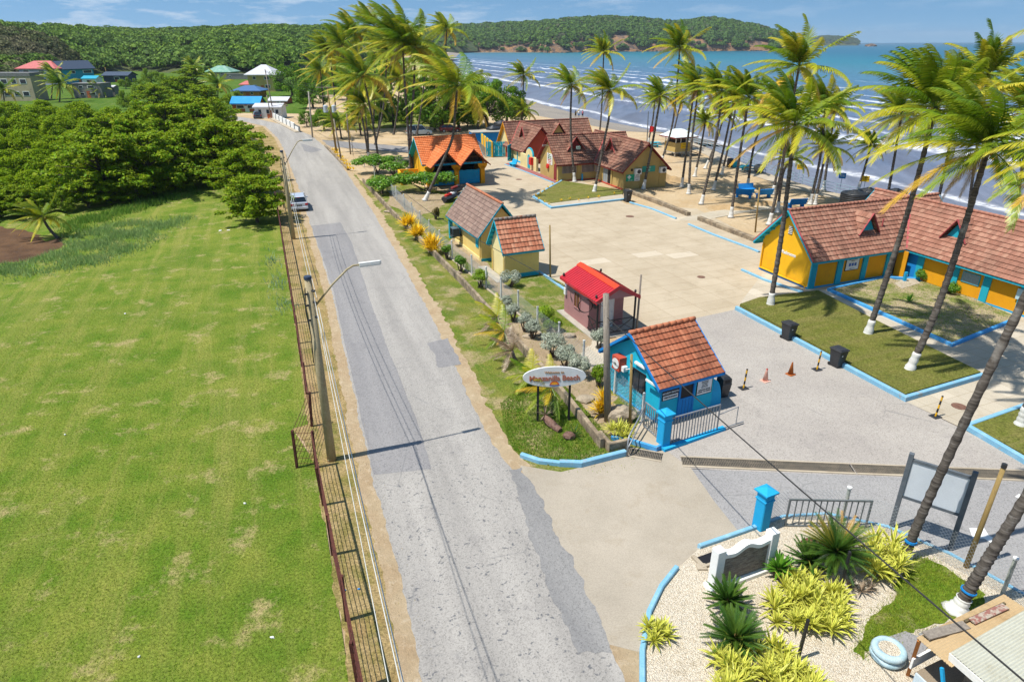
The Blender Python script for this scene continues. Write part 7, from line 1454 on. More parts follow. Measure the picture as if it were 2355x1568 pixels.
for q, sc, lab, v_ in (((672, 222), 2.2, 'big dark round tree beside the yellow village house', 0), ((720, 250), 1.7, 'dark round tree at the road side of the grove', 1), ((735, 205), 2.0, 'green tree behind the palm grove, left', 0), ((706, 292), .7, 'small round tree right of the white panelled wall', 1), ((745, 300), .9, 'low dark bush tree at the grey pole', 0), ((905, 292), 1.5, 'dark sea almond tree under the grove', 1), ((1015, 300), 1.9, 'large dark round tree right of the twin palms', 0), ((1055, 296), 1.7, 'round tree behind the orange shed, left', 1), ((1120, 292), 2.05, 'round sea grape tree behind the orange shed, right', 0), ((1165, 285), 1.7, 'round sea grape tree nearest the bay', 1), ((1080, 262), 2.1, 'round tree at the back of the grove', 0), ((960, 255), 2.2, 'green tree behind the grove centre', 1), ((860, 250), 2.2, 'green tree behind the grove, middle', 0), ((800, 230), 2.2, 'green tree behind the grove, second from left', 1), ((1000, 215), 2.6, 'distant green tree above the grove', 0), ((900, 205), 2.8, 'distant green tree behind the palms', 1)): tree(T_dome[v_], P(*q), sc, lab, group='round trees round the palm grove')
tree(T_vil[0], P(880, 165), 3.5, 'far green tree beyond the grove, left', group='round trees round the palm grove'); tree(T_vil[1], P(760, 172), 3.2, 'far green tree beyond the grove at the village edge', group='round trees round the palm grove')
def clump_shrub(name, cs, rd, per, size, lm, p, label, cat='shrub', stems=4, h0=.4, seed=0, group=None, flat=.4, asp=.6):
    t = thing(name, label, cat, p, random.uniform(0, 6), group); V, Fq = leaf_cloud(cs, rd, per, size, seed, flat, asp, .45); me = npmesh('foliage', V, Fq); link('foliage', me, lm, t); b = MB(); r = random.Random(seed)
    for i in range(stems): c = cs[i % len(cs)]; a = r.uniform(0, 6.28); b.tube([(.08*math.cos(a), .08*math.sin(a), 0), (c[0]*.5 + .1*math.cos(a), c[1]*.5 + .1*math.sin(a), c[2]*.55), c], [.045, .035, .015], 6)
    b.build('stem', M_bark, t); return t
L_sil = leafmat('silver_leaf', (.30, .34, .24), (.42, .45, .35), .22, .12); L_lim = leafmat('lime_leaf', (.19, .34, .012), (.30, .42, .02), .25); L_grn = leafmat('clipped_leaf', (.10, .24, .015), (.16, .31, .02), .3); L_crot = leafmat('bronze_leaf', (.10, .13, .02), (.26, .16, .05), .4)
def ball(p, h, rx, rz_, lm, label, seed, name='clipped_shrub', group=None, size=.085, per=170):
    r = random.Random(seed); cs = []; rd = []
    for i in range(16): z = r.uniform(-.55, .8); an = r.uniform(0, 6.28); q = math.sqrt(1 - z*z) * .62; cs.append((rx*q*math.cos(an), rx*q*math.sin(an), h + rz_ * z * .62)); rd.append((rx*.42, rx*.42, rz_*.42))
    return clump_shrub(name, cs, rd, per, size, lm, p, label, 'shrub', 6, seed=seed, group=group)
SG_ = 'silver clipped shrubs along the white post fence'
for i, (q, h, rx, rz_, lab) in enumerate((((1173, 660), .75, .78, .62, 'large round silver shrub before the cream annex'), ((1163, 715), .7, .42, .4, 'small silver shrub farthest along the bare bed'), ((1178, 738), .75, .5, .42, 'second silver shrub with bare stem along the bed'), ((1207, 762), .8, .48, .42, 'third silver shrub along the bed, darker side'), ((1225, 778), .8, .5, .42, 'fourth silver shrub beside the pale rocks'), ((1270, 820), .95, .8, .55, 'wide silver shrub in the middle of the bare bed'), ((1300, 845), .85, .62, .5, 'silver shrub next to the wide one'), ((1330, 868), .8, .62, .5, 'nearest silver shrub behind the oval sign'), ((1377, 800), .8, .55, .5, 'silver shrub at the booth back corner'), ((920, 420), .5, .75, .45, 'flat silver bush before the yellow yard wall'))): ball(P(*q), h, rx, rz_, L_sil, lab, 300 + i, group=SG_)
for i, (q, h, rx, rz_, lm, lab) in enumerate((((1104, 662), .95, .62, .5, L_lim, 'lime green clipped ball shrub on dark stems'), ((1059, 627), 1.0, .48, .38, L_grn, 'green clipped ball shrub with bare stems'), ((1028, 597), .95, .45, .38, L_grn, 'green clipped ball shrub beside the golden bushes'), ((1254, 738), .6, .6, .5, L_lim, 'loose lime shrub behind the silver ones'), ((1270, 762), .5, .6, .45, L_vil, 'dull green bush by the cabin path'), ((1378, 890), .75, .45, .6, L_vil, 'upright green and red shrub by the booth wall'), ((1002, 505), .7, .42, .6, L_crot, 'bronze leaved bush before the grey brown roof'), ((935, 385), .6, .6, .5, L_grn, 'green bush beside the yellow yard wall'), ((2118, 648), .55, .5, .5, L_grn, 'green shrub with flowers at the washroom court corner'), ((2185, 678), .5, .6, .45, L_grn, 'green flowering shrub before the third washroom pier'))): ball(P(*q), h, rx, rz_, lm, lab, 340 + i, 'shrub' if i > 2 else 'clipped_shrub')
for i, (q, rx, ry, h, n, lab) in enumerate((((980, 440), 3.7, 2.0, 1.75, 62, 'wide flat topped almond shrub under the curved palm'), ((868, 398), 2.9, 1.7, 1.8, 40, 'flat topped almond shrub beyond the white posts'), ((878, 446), 1.7, 1.4, 1.4, 26, 'low almond shrub at the white posts'), ((905, 405), 1.5, 1.1, 1.5, 14, 'almond shrub between the two flat topped ones'))):
    r = random.Random(380 + i); cs = [(rx * (r.random() ** .5) * math.cos(a), ry * (r.random() ** .5) * math.sin(a), h + r.uniform(-.35, .2)) for a in [r.uniform(0, 6.28) for _ in range(n)]]; t = clump_shrub('almond_shrub', cs, [(.75, .75, .40)] * n, 85, .28, L_alm2, P(*q), lab, 'shrub', 8, seed=390 + i, group='flat topped almond shrubs', flat=.9); t.rotation_euler.z = R(15)
for i, (x, y, sc) in enumerate(((770, 292, .5), (800, 290, .6), (852, 284, .6), (905, 280, .7), (935, 284, .6), (985, 285, .7), (1030, 282, .7), (880, 262, .8), (960, 262, .8), (820, 268, .7), (740, 275, .6), (1075, 290, .6), (1000, 292, .4), (930, 270, .8))): tree(T_vil[i % 2] if i % 2 else T_man[i % 3], P(x, y), sc, 'bushy undergrowth shrub among the trunks of the palm grove', 'undergrowth_bush', 'bush', 'undergrowth bushes in the palm grove', sc * .8)
# ------------------------------------------------------------------ strap leaved plants
def strap_mat(name, edge_, mid, isl=.2):
    s = MN(name); sp = s.n('SeparateXYZ'); s.l(s.n('UVMap').outputs[0], sp.inputs[0]); c = s.mix(s.ramp(s.math('ABSOLUTE', s.math('SUBTRACT', sp.outputs[0], .5)), [(.10, 0.0), (.20, 1.0)]), mid, edge_)
    h = s.n('HueSaturation'); s.l(c, h.inputs['Color']); mr = s.n('MapRange'); s.l(s.n('NewGeometry').outputs['Random Per Island'], mr.inputs[0]); mr.inputs[3].default_value = 1 - isl; mr.inputs[4].default_value = 1 + isl; s.l(mr.outputs[0], h.inputs['Value']); return s.fin(h.outputs[0], .45, .4, 0, .25)
S_strip = strap_mat('striped_leaf', (.72, .68, .12), (.26, .34, .03)); S_gold = strap_mat('golden_leaf', (.88, .60, .02), (.78, .56, .03), .25); S_dry = strap_mat('dry_leaf', (.34, .26, .18), (.28, .20, .13), .3)
def rosette(V, Fs, UV, c, L, n, w, r, el0=80, el1=10, droop=.9):
    for i in range(n):
        az = i * 2.39996 + r.uniform(-.3, .3); el = R(el0 - (el0 - el1) * (i / n) + r.uniform(-10, 10)); l = L * r.uniform(.75, 1.12); d = Vector((math.cos(el)*math.cos(az), math.cos(el)*math.sin(az), math.sin(el))); p = Vector(c); side = d.cross(Vector((0,0,1))); side = side.normalized() if side.length > .01 else Vector((1,0,0)); k = 4; b0 = len(V)
        for j in range(k + 1):
            s = j / k; ww = w * (.55 + .9 * s if s < .5 else 2 * (1 - s)) + .002; V += [p - side*ww*.5 + Vector((0,0,.12*ww)), p, p + side*ww*.5 + Vector((0,0,.12*ww))]; UV += [(0, s), (.5, s), (1, s)]; d = (d + Vector((0,0,-1)) * droop * l / k * (.3 + s)).normalized(); p = p + d * l / k
        for j in range(k): a = b0 + j*3; Fs += [(a, a+1, a+4, a+3), (a+1, a+2, a+5, a+4)]
def strap_plant(name, p, spots, L, n, w, m, label, cat='plant', seed=0, group=None, el=(80, 10), droop=.9, part='leaves'):
    t = thing(name, label, cat, p, 0, group); r = random.Random(seed)
    for c in spots:
        V, Fs, UV = [], [], []; rosette(V, Fs, UV, (c[0], c[1], c[2] if len(c) > 2 else .05), L * r.uniform(.8, 1.15), n, w, r, el[0], el[1], droop); b = MB(); b.add(V, Fs); b.uv = UV; b.build('rosette' if len(spots) > 1 else part, m, t)
    return t
def spots_in(poly, n, p, zmax=.2, seed=0):
    global rng; q = scatter([v[:2] for v in PP(*poly)], n); return [(x - p.x, y - p.y, random.uniform(.05, zmax)) for x, y in q]
SGp = 'striped yellow green plants in the pebble garden'
c0 = P(1855, 1400, .06); strap_plant('striped_plant', c0, spots_in(((1770,1390),(1800,1340),(1870,1330),(1930,1380),(1945,1420),(1930,1465),(1840,1470),(1780,1440)), 42, c0), .60, 26, .075, S_strip, 'large bed of striped yellow green plants behind the middle post', seed=1, group=SGp)
c0 = P(1730, 1545, .06); strap_plant('striped_plant', c0, spots_in(((1635,1530),(1690,1500),(1740,1470),(1800,1510),(1860,1540),(1880,1620),(1640,1640)), 42, c0), .62, 26, .075, S_strip, 'large bed of striped yellow green plants at the bottom edge', seed=2, group=SGp)
c0 = P(1505, 1470, .06); strap_plant('striped_plant', c0, spots_in(((1485,1455),(1515,1440),(1545,1480),(1535,1500),(1500,1480)), 5, c0), .5, 24, .07, S_strip, 'small striped plant by the curved kerb', seed=3, group=SGp)
c0 = P(2020, 1300, .06); strap_plant('striped_plant', c0, spots_in(((1980,1240),(2030,1245),(2085,1320),(2060,1350),(1990,1330)), 14, c0, .4), .75, 26, .08, S_strip, 'striped plant clump right of the big sago palm', seed=4, group=SGp)
strap_plant('striped_plant', P(1980, 1362, .06), [(0, 0), (.3, .1), (-.3, .2)], .45, 14, .05, S_dry, 'withered brown strap plant below the big sago palm', seed=5)
strap_plant('striped_plant', P(1421, 1003, .05), [(0, 0, .3), (.3, -.1, .2), (-.3, .05, .25), (.1, -.35, .15)], .62, 32, .06, S_strip, 'striped yellow bush on the block wall corner by the gate', 'shrub', 6)
GG = 'golden bushes along the block wall'
for i, (q, sp, lab) in enumerate((((1385, 955), [(-.1, 0, .1), (0, 0, .5), (.1, .1, .2), (-.2, 0, .3), (0, .2, .8)], 'golden croton bush at the foot of the wooden utility pole'), ((992, 585), [(0, 0, .5), (.3, .2, .4), (-.3, .2, .4), (.2, -.3, .3), (0, .1, .9)], 'largest golden bush, nearest on the block wall'), ((960, 552), [(0, 0, .4), (.3, .2, .3), (-.3, .1, .3), (0, -.2, .5)], 'middle golden bush on the block wall'), ((938, 528), [(0, 0, .4), (.35, .3, .3), (-.3, .1, .3), (0, .6, .3)], 'farthest golden bush of the block wall trio'))): strap_plant('golden_bush', P(*q), sp, .7 if i == 0 else 1.3, 44, .06 if i == 0 else .10, S_gold, lab, 'shrub', 20 + i, GG, (85, 20), .7)
for i, q in enumerate(((782, 366), (790, 375), (798, 384), (806, 393), (776, 357), (770, 350))): strap_plant('golden_bush', P(*q), [(0, 0, .2), (.5, -.3, .2), (-.4, .3, .2)], .6, 16, .09, S_gold, 'golden hedge plant in the row behind the drain at the lane corner', 'shrub', 40 + i, 'golden hedge plants at the lane corner')
for i, (x, y) in enumerate(((1232, 452), (1242, 446), (1251, 440), (1260, 433), (1270, 426), (1280, 420), (1288, 414), (1238, 460), (1252, 467), (1262, 472), (1290, 463), (1310, 459), (1330, 462), (1352, 457), (1376, 455), (1412, 447))): strap_plant('border_plant', P(x, y, .14), [(0, 0, .05)], .38 if i < 8 else .3, 12, .06, S_gold, 'small golden plant in the border of the tan building lawn', 'plant', 60 + i, 'small golden border plants')
strap_plant('border_plant', P(2090, 695, .12), [(0, 0, .05)], .7, 14, .12, strap_mat('bright_green_leaf', (.12, .34, .02), (.10, .28, .02)), 'bright green fan plant in the washroom bed', 'plant', 80); strap_plant('border_plant', P(2222, 720, .12), [(0, 0, .2)], .45, 14, .06, S_dry, 'dry brown plant in the washroom bed', 'plant', 81)
# sago palms
F_sago = frond_mat('sago_frond', (.03, .085, .012), (.05, .13, .016), (.10, .18, .02)); F_sago2 = frond_mat('sago_frond_browned', (.10, .16, .02), (.24, .25, .03), (.55, .30, .05)); F_sagol = frond_mat('sago_frond_fresh', (.06, .20, .015), (.10, .28, .02), (.16, .34, .03))
def sago(p, L, n, m, label, seed, h=.3, m2=None):
    t = thing('sago_palm', label, 'cycad', p, 0, 'sago palms in the pebble garden'); r = random.Random(seed); MB().lathe((0, 0, 0), [(.16, 0), (.2, h * .5), (.14, h)], 10).build('trunk', M_bark, t, True)
    for i in range(n):
        az = i * 2.39996 + r.uniform(-.1, .1); el = R(70 - 72 * (i / n) + r.uniform(-5, 5)); o = link('frond', frond_mesh('frond', (m2 if m2 and math.sin(az) > .1 and r.random() < .75 else m), L * r.uniform(.85, 1.08), az, el, .32, .0, 56, .15 * L, .014, .03, seed * 50 + i, .75, .08), None, t); o.location = (0, 0, h)
    MB().lathe((0, 0, h), [(.1, 0), (.12, .06), (.05, .16)], 9).build('heart', mat('sago_heart', (.45, .24, .10), fine=.2) if 'sago_heart' not in bpy.data.materials else bpy.data.materials['sago_heart'], t, True)
sago(P(1912, 1310, .06), 1.35, 78, F_sago, 'largest sago palm with browned upper fronds', 1, .75, F_sago2); sago(P(1856, 1305, .06), .85, 40, F_sago, 'small dark sago palm left behind the largest', 2, .3); sago(P(1670, 1400, .06), .8, 54, F_sago, 'sago palm before the white monument', 3, .35); sago(P(1688, 1485, .06), 1.05, 54, F_sago, 'wide sago palm with orange heart near the bottom edge', 4, .3); sago(P(1788, 1325, .06), .62, 46, F_sagol, 'small fresh green sago palm beside the white monument', 5, .3)
tag(MB().blob((0, 0, .2), (.28, .25, .22), jit=.3).build('root_ball', mat('red_root', (.14, .05, .03), (.20, .08, .05), 6, fine=.3)), 'reddish uprooted root ball behind the big sago palm', 'root').location = P(1860, 1262)
t = thing('fallen_palm_stump', 'fallen fibrous palm stump with dry leaves on the sign island', 'stump', P(1258, 980)); MB().tube([(-.1, .3, .3), (.15, -.1, .22), (.55, -.6, .12)], [.16, .2, .15], 10).build('stump', mat('fibrous_stump', (.17, .085, .06), (.26, .16, .12), 8, fine=.3, bump=.5), t)
V, Fs, UV = [], [], []; rosette(V, Fs, UV, (-.1, .3, .4), .6, 22, .05, random.Random(5), 80, -10); b = MB(); b.add(V, Fs); b.uv = UV; b.build('dry_leaves', S_dry, t)
t = thing('fallen_palm_stump', 'short brown stump with a green cycad tuft on the sign island', 'stump', P(1308, 1010)); MB().blob((0, 0, .18), (.28, .25, .2), jit=.12).build('stump', bpy.data.materials['fibrous_stump'], t); V, Fs, UV = [], [], []; rosette(V, Fs, UV, (.25, .15, .15), .55, 20, .04, random.Random(6), 70, 0); b = MB(); b.add(V, Fs); b.uv = UV; b.build('leaves', strap_mat('cycad_leaf', (.03, .09, .01), (.05, .12, .015)), t)
# ------------------------------------------------------------------ grass blades
def blades(name, poly, n, h, w, m, z=0, label=None, excl=(), jit=0):
    p = scatter(poly, n)
    if jit: p = p + rng.normal(0, jit, p.shape); c_ = np.sin(p[:,0]*.9 + p[:,1]*.5) * np.sin(p[:,1]*1.1 - p[:,0]*.4) + rng.normal(0, .5, len(p)); p = p[c_ > -.2]
    for e in excl: p = p[~in_poly(p[:,0], p[:,1], e)]
    n = len(p); a = rng.uniform(0, 6.283, n); l = h * rng.uniform(.5, 1.4, n); c, s = np.cos(a), np.sin(a); ln = rng.normal(0, .35, (n, 2)) * l[:, None]
    V = np.stack([np.stack([p[:,0] - c*w, p[:,1] - s*w, np.full(n, z)], 1), np.stack([p[:,0] + c*w, p[:,1] + s*w, np.full(n, z)], 1), np.stack([p[:,0] + ln[:,0], p[:,1] + ln[:,1], z + l], 1)], 1).reshape(-1, 3)
    o = link(name, npmesh(name, V, np.arange(3 * n).reshape(n, 3)), m); o['kind'] = 'stuff'; return o
G_blade = leafmat('grass_blade', (.20, .34, .02), (.36, .42, .06), .4, .45, .7, .1); G_dry = leafmat('dry_blade', (.30, .25, .07), (.42, .31, .13), .35, .2, .8, .1); G_lush = leafmat('lush_blade', (.11, .25, .015), (.19, .31, .03), .35, .25, .7, .15)
NEAR = [p[:2] for p in PP((815,1640),(727,1068),(672,985),(708,976),(676,720),(0,720))] + [Vector((-26, 40)), Vector((-22, 5)), Vector((-6, 5))]
LB = [p[:2] for p in PP((815,1640),(727,1068),(672,985),(708,976),(676,720),(640,480),(300,520),(60,640))] + [Vector((-32, 44)), Vector((-22, 5)), Vector((-6, 5))]
_p = scatter
def scatter(poly, n):                               # thins out with distance
    q = _p(poly, n); return q[rng.uniform(0, 1, len(q)) < np.clip(1.25 - q[:,1] / 48, .12, 1)]
blades('lawn_grass_blades', LB, 190000, .06, .011, G_blade)
scatter = _p
WEED = PP((440,500),(330,510),(230,520),(160,560),(60,605),(-150,620),(-150,700),(0,640),(150,620),(260,600),(330,560)); blades('tall_weeds', [p[:2] for p in WEED], 22000, .32, .03, leafmat('weed_leaf', (.22, .36, .10), (.32, .43, .16), .3, .35, .8, .1), excl=[[q[:2] for q in BOG]], jit=.8)
EDGEW = PP((150,510),(250,490),(400,440),(440,425),(440,445),(260,505),(150,545)); blades('tall_weeds', [p[:2] for p in EDGEW], 6000, .5, .035, leafmat('weed_leaf_dark', (.13, .27, .03), (.20, .32, .06), .3, .35, .8, .1), jit=.7)
blades('verge_grass', [p[:2] for p in FL + list(reversed(off(RL[:12], -.5)))], 24000, .05, .012, G_dry, .004); blades('verge_grass', [p[:2] for p in off(RR[3:13], -1.6) + list(reversed(WL))], 26000, .07, .014, G_blade, .006)
blades('island_grass', [p[:2] for p in SI], 16000, .10, .014, G_lush, .05); blades('garden_grass_blades', [p[:2] for p in GP], 9000, .07, .010, G_blade, .064, jit=.12); blades('lawn_island_blades', [p[:2] for p in ISL1], 22000, .035, .010, leafmat('turf_blade', (.19, .21, .04), (.28, .26, .07), .3, .2, .8, .1), .22)
blades('bed_blades', [p[:2] for p in ISL2], 5000, .05, .02, G_blade, .12); blades('strip_grass', [p[:2] for p in STRIP], 16000, .07, .015, G_blade, .004)

blades('fence_weeds', [p[:2] for p in PP((632,600),(650,660),(668,705),(650,735),(622,640),(615,560))], 1800, .35, .03, leafmat('blue_weed', (.22, .36, .20), (.34, .44, .28), .3, .3, .8, .1), jit=.3)
# ------------------------------------------------------------------ village houses
M_pinkroof = mat('pink_roof', (.55, .16, .15), (.48, .13, .12), 1, fine=.08); M_navy = mat('navy_roof', (.05, .075, .12), fine=.1); M_whroof = mat('white_roof', (.60, .60, .62), (.52, .52, .55), 1, fine=.08); M_grroof = mat('green_roof', (.16, .36, .26), (.30, .44, .36), .6, fine=.1); M_blroof = mat('blue_roof', (.02, .28, .66), (.04, .32, .62), .6, fine=.06); M_dbroof = mat('steel_blue_roof', (.06, .15, .32), fine=.1); M_lil = mat('lilac_wall', (.42, .42, .58), fine=.08); M_vt = mat('village_turquoise', (.02, .32, .46), fine=.06); M_grey = mat('grey_block', (.24, .235, .225), (.19, .185, .18), 2, fine=.15); M_ruin = mat('ruin_plaster', (.54, .45, .28), (.44, .37, .25), .5, fine=.2, dirt=(.16, .14, .11), dscale=.4, dlo=.58, dhi=.7); M_vy = mat('village_yellow', (.58, .42, .15), (.52, .37, .13), .6, fine=.08); M_vo = mat('village_orange', (.50, .24, .06), fine=.1); M_brk = mat('brick_orange', (.48, .13, .05), fine=.15); M_wp = mat('window_pane', (.03, .04, .055), rough=.15, fine=0)
def house(x0, x1, yb, yw, yr, mw, mr, label, hip=True, wins=((.25, .5), (.7, .5)), storeys=1, depth=.8, group=None, rz=0, door=True, eave=.06, cat='house', name='village_house'):
    A, B = P(x0, yb), P(x1, yb); W = (B - A).length; h = at_y((x0+x1)/2, yw, A.y).z; hr = at_y((x0+x1)/2, yr, A.y).z; D = W * depth
    t = thing(name, label, cat, A, math.atan2((B-A).y, (B-A).x) + rz, group); o = W * eave
    MB().box(0, W, 0, D, 0, h).build('wall', mw, t)
    if mr:
        E_ = [(-o, -o, h), (W+o, -o, h), (W+o, D+o, h), (-o, D+o, h)]; i_ = min(W, D) * .45 if hip else -o
        Rg = [(i_, D/2, hr), (W - i_, D/2, hr)]
        b = MB().add(E_ + Rg + [(x, y, z - .25) for x, y, z in E_], [(0,1,5,4), (2,3,4,5)] + ([(1,2,5), (3,0,4), (9,8,7,6)] if hip else []) + [(0,6,7,1), (2,8,9,3)] + ([(1,7,8,2), (3,9,6,0)] if hip else [])); b.build('roof', mr, t)
        if not hip: MB().add([(0,0,h),(0,D,h),(0,D/2,hr-.15)], [(0,2,1)]).build('gable', mw, t); MB().add([(W,0,h),(W,D,h),(W,D/2,hr-.15)], [(0,1,2)]).build('gable', mw, t)
    else: MB().box(-.1, W+.1, -.1, D+.1, h, hr).build('roof', M_grey, t)
    for s_ in range(storeys):
        for fx, fw in wins:
            zb = h / storeys * (s_ + .42); wd = W * .5 * fw * .25; f = MB().box(fx*W - wd, fx*W + wd, -.05, 0, zb - .08, zb + h/storeys*.38).build('window', W_white, t); MB().box(fx*W - wd*.82, fx*W + wd*.82, -.07, -.05, zb + .04, zb + h/storeys*.33).build('pane', M_wp, f)
    if door: MB().box(W*.46, W*.46 + 1.1, -.05, 0, 0, min(2.1, h*.7)).build('door', M_brk if mw is not M_brk else W_white, t)
    return t
house(52, 135, 196, 158, 141, M_lil, M_pinkroof, 'two storey pale lilac house with pink roof at the foot of the hill', True, ((.2, .7), (.62, .7)), 2, .6)
MB().box(.5, 6, -.3, .0, 0, 3.6).build('brick_front', M_brk, bpy.data.objects['village_house'])
t = house(150, 219, 195, 160, 141, M_vt, M_navy, 'turquoise two storey house with dark blue gable roof', False, ((.35, .5), (.8, 1.2)), 2, .58, rz=R(62)); f = MB().box(-.06, 0, 3.4, 4.6, 4.2, 5.6).build('window', W_white, t); MB().box(-.08, -.06, 3.5, 4.5, 4.3, 5.5).build('pane', M_wp, f)

house(-40, 84, 233, 176, 168, M_ruin, None, 'abandoned roofless tan building with dark openings at the left edge', False, ((.3, .5), (.5, .5), (.68, .4), (.85, .5)), 2, .35, door=False, cat='building', name='ruined_building')
house(172, 238, 226, 194, 192, M_grey, None, 'grey unfinished block building behind the broad palm', False, ((.3, .6), (.65, 1.0)), 2, .6, cat='building', name='block_building'); house(236, 266, 222, 200, 197, M_grey, M_whroof, 'grey block shed with white roof beside the unfinished building', False, ((.5, .6),), 1, .6)
house(192, 224, 197, 181, 175, W_white, M_vt, 'low white house with turquoise carport roof', False, ((.4, .8),), 1, .7); house(240, 296, 190, 174, 166, M_navy, M_navy, 'dark blue hut with a turquoise front in the field', False, ((.55, .9),), 1, .6)
house(474, 530, 177, 166, 152, M_ruin, M_grroof, 'house with pale green roof in the village field', True, ((.3, .5), (.7, .8)), 1, .8); house(512, 572, 183, 172, 171, M_grey, None, 'long grey block yard building right of the green roof', False, ((.3, .3),), 1, .25, door=False, cat='building', name='block_building')
house(574, 634, 211, 172, 150, M_vy, M_whroof, 'yellow two storey house with pale hipped roof', True, ((.25, .5), (.72, .8)), 2, .9, eave=.1); house(552, 582, 205, 195, 187, W_white, M_pinkroof, 'low annex with pale pink roof beside the yellow house', True, ((.5, .6),), 1, .8)
house(540, 598, 224, 209, 198, M_vo, M_dbroof, 'orange hut with steel blue roof', True, ((.3, .4), (.7, .4)), 1, .7, eave=.1)
house(536, 598, 258, 238, 223, M_brk, M_blroof, 'red walled roadside bar with bright blue roof', False, ((.3, 1.2), (.7, 1.2)), 1, .5, eave=.06); house(588, 648, 273, 246, 239, W_white, M_whroof, 'white roadside shop with dark windows beside the bar', False, ((.2, .5), (.5, .5), (.85, .5)), 1, .6)
house(618, 660, 240, 232, 224, M_brk, M_whroof, 'red gabled house with white roof behind the shop', False, ((.5, .6),), 1, .9)
house(528, 580, 148, 139, 128, M_grey, M_whroof, 'far grey white house at the forest edge', True, ((.3, .5), (.7, .5)), 2, .6); house(598, 652, 138, 127, 120, W_pale, M_pinkroof, 'far cream house with dull red roof', True, ((.3, .5), (.7, .5)), 2, .6); house(694, 726, 131, 122, 117, M_vy, M_whroof, 'far low yellow building beyond the grove', False, ((.5, .6),), 1, .6); house(390, 414, 150, 147, 141, W_white, mat('far_red_roof', (.60, .03, .03), fine=.05), 'far hut with bright red roof', True, ((.5, .5),), 1, .8); house(460, 478, 150, 147, 142, W_white, mat('far_orange_roof', (.55, .14, .07), fine=.05), 'far hut with orange roof', True, ((.5, .5),), 1, .8); house(482, 500, 150, 147, 143, M_grey, M_navy, 'far hut with dark roof', True, ((.5, .5),), 1, .8)
for i, (b_, t_) in enumerate((((307, 160), (303, 132)), ((377, 160), (375, 140)), ((398, 145), (396, 130)), ((250, 186), (241, 155)), ((533, 160), (530, 128)))): pole_px(b_, t_, .16, .12, M_woodp, ('far utility pole in front of the forest', 'short far pole in the field', 'far pole by the red roofed hut', 'grey pole by the dark blue hut', 'yellowish far pole by the grey white house')[i], name='utility_pole')
# ------------------------------------------------------------------ wooded hills and headland
def interp(x, xs, ys): return np.interp(x, xs, ys)
def wooded(name, x0, x1, nx, base, ridge, top, back, z0, mground, kcl=None, zfront=0.0, pw=.8):
    """terrain strip seen between image columns x0..x1: near edge at distance base(x), crest at ridge(x) reaching sight line top(x)"""
    xs = np.linspace(x0, x1, nx); ts = np.concatenate([np.linspace(0, 1, 26), np.linspace(1.06, 1.6, 8)]); V = []
    for x in xs:
        b_, r_ = base(x), ridge(x); zc = at_y(x, top(x), r_).z
        for t_ in ts:
            Y = b_ + (r_ - b_) * t_; u = (x - CX) / F; k = min(t_, 1.0); z = z0 + (zc - z0) * (k ** pw if t_ <= 1 else 1 - (t_ - 1) * back); X = u * (Y * math.cos(PITCH) + (CAM_H - max(z, 0)) * math.sin(PITCH)) / 1.0
            V.append((X, Y, z))
    nt = len(ts); idx = np.arange(nx * nt).reshape(nx, nt); Q = np.stack([idx[:-1,:-1], idx[1:,:-1], idx[1:,1:], idx[:-1,1:]], -1).reshape(-1, 4); V = np.array(V)
    n1 = np.sin(V[:,0] * .021 + V[:,1] * .013) * np.sin(V[:,1] * .019 - V[:,0] * .008); V[:,2] += n1 * 1.2 * np.clip((V[:,2] - z0) / 10, 0, 1)
    o = link(name, npmesh(name, V, Q), mground, smooth=True); o['kind'] = 'structure'; return V.reshape(nx, nt, 3)
def crown_template(seed, n, flat=.62):
    r = np.random.default_rng(seed); c = r.normal(size=(9, 3)); c /= np.linalg.norm(c, axis=1)[:, None]; c[:,2] = np.abs(c[:,2]) * .8; c[:,:2] *= .62; k = r.integers(0, 9, n); u = r.normal(size=(n, 3)); u /= np.linalg.norm(u, axis=1)[:, None]; u[:,2] = np.abs(u[:,2]) * 1.1 - .25
    p = c[k] * .62 + u * .46; p[:,2] *= flat; nn = u + r.normal(size=(n, 3)) * .35 + [0, 0, .3]; nn /= np.linalg.norm(nn, axis=1)[:, None]; t = np.cross(nn, r.normal(size=(n, 3))); t /= np.linalg.norm(t, axis=1)[:, None]; b = np.cross(nn, t); s = .13 * r.uniform(.6, 1.4, (n, 1))
    return np.stack([p - t * s, p + b * s * .8, p + t * s, p - b * s * .8], 1)           # n,4,3
CT = [crown_template(500 + i, 215) for i in range(5)]
def forest(name, pos, rad, m, hf=1.0):
    out = []
    for i, (p, r_) in enumerate(zip(pos, rad)): out.append(CT[i % 5] * np.array([r_, r_, r_ * hf]) + np.array(p))
    V = np.concatenate(out).reshape(-1, 3); o = link(name, npmesh(name, V, np.arange(len(V)).reshape(-1, 4)), m); o['kind'] = 'stuff'; return o
def forest_mat(name, cols, isl=.28, bare=None):
    s = MN(name); p = s.coord('Position'); n1 = s.noise(p, .11, 2, .6); c = s.ramp(n1, [(.30, cols[0]), (.46, cols[1]), (.58, cols[2]), (.70, cols[3])]); c = s.mix(s.ramp(s.noise(p, .018, 4), [(.42, 0.0), (.62, .55)]), c, cols[4])
    if bare: c = s.mix(s.ramp(s.noise(p, .045, 4), [(.60, 0.0), (.66, .8)]), c, bare)
    h = s.n('HueSaturation'); s.l(c, h.inputs['Color']); mr = s.n('MapRange'); s.l(s.n('NewGeometry').outputs['Random Per Island'], mr.inputs[0]); mr.inputs[3].default_value = 1 - isl; mr.inputs[4].default_value = 1 + isl; s.l(mr.outputs[0], h.inputs['Value']); return s.fin(h.outputs[0], .7, .15, 0, .2)
FM = forest_mat('forest_canopy', ((.06, .12, .016), (.10, .19, .018), (.15, .25, .02), (.21, .31, .03), (.10, .17, .035)))
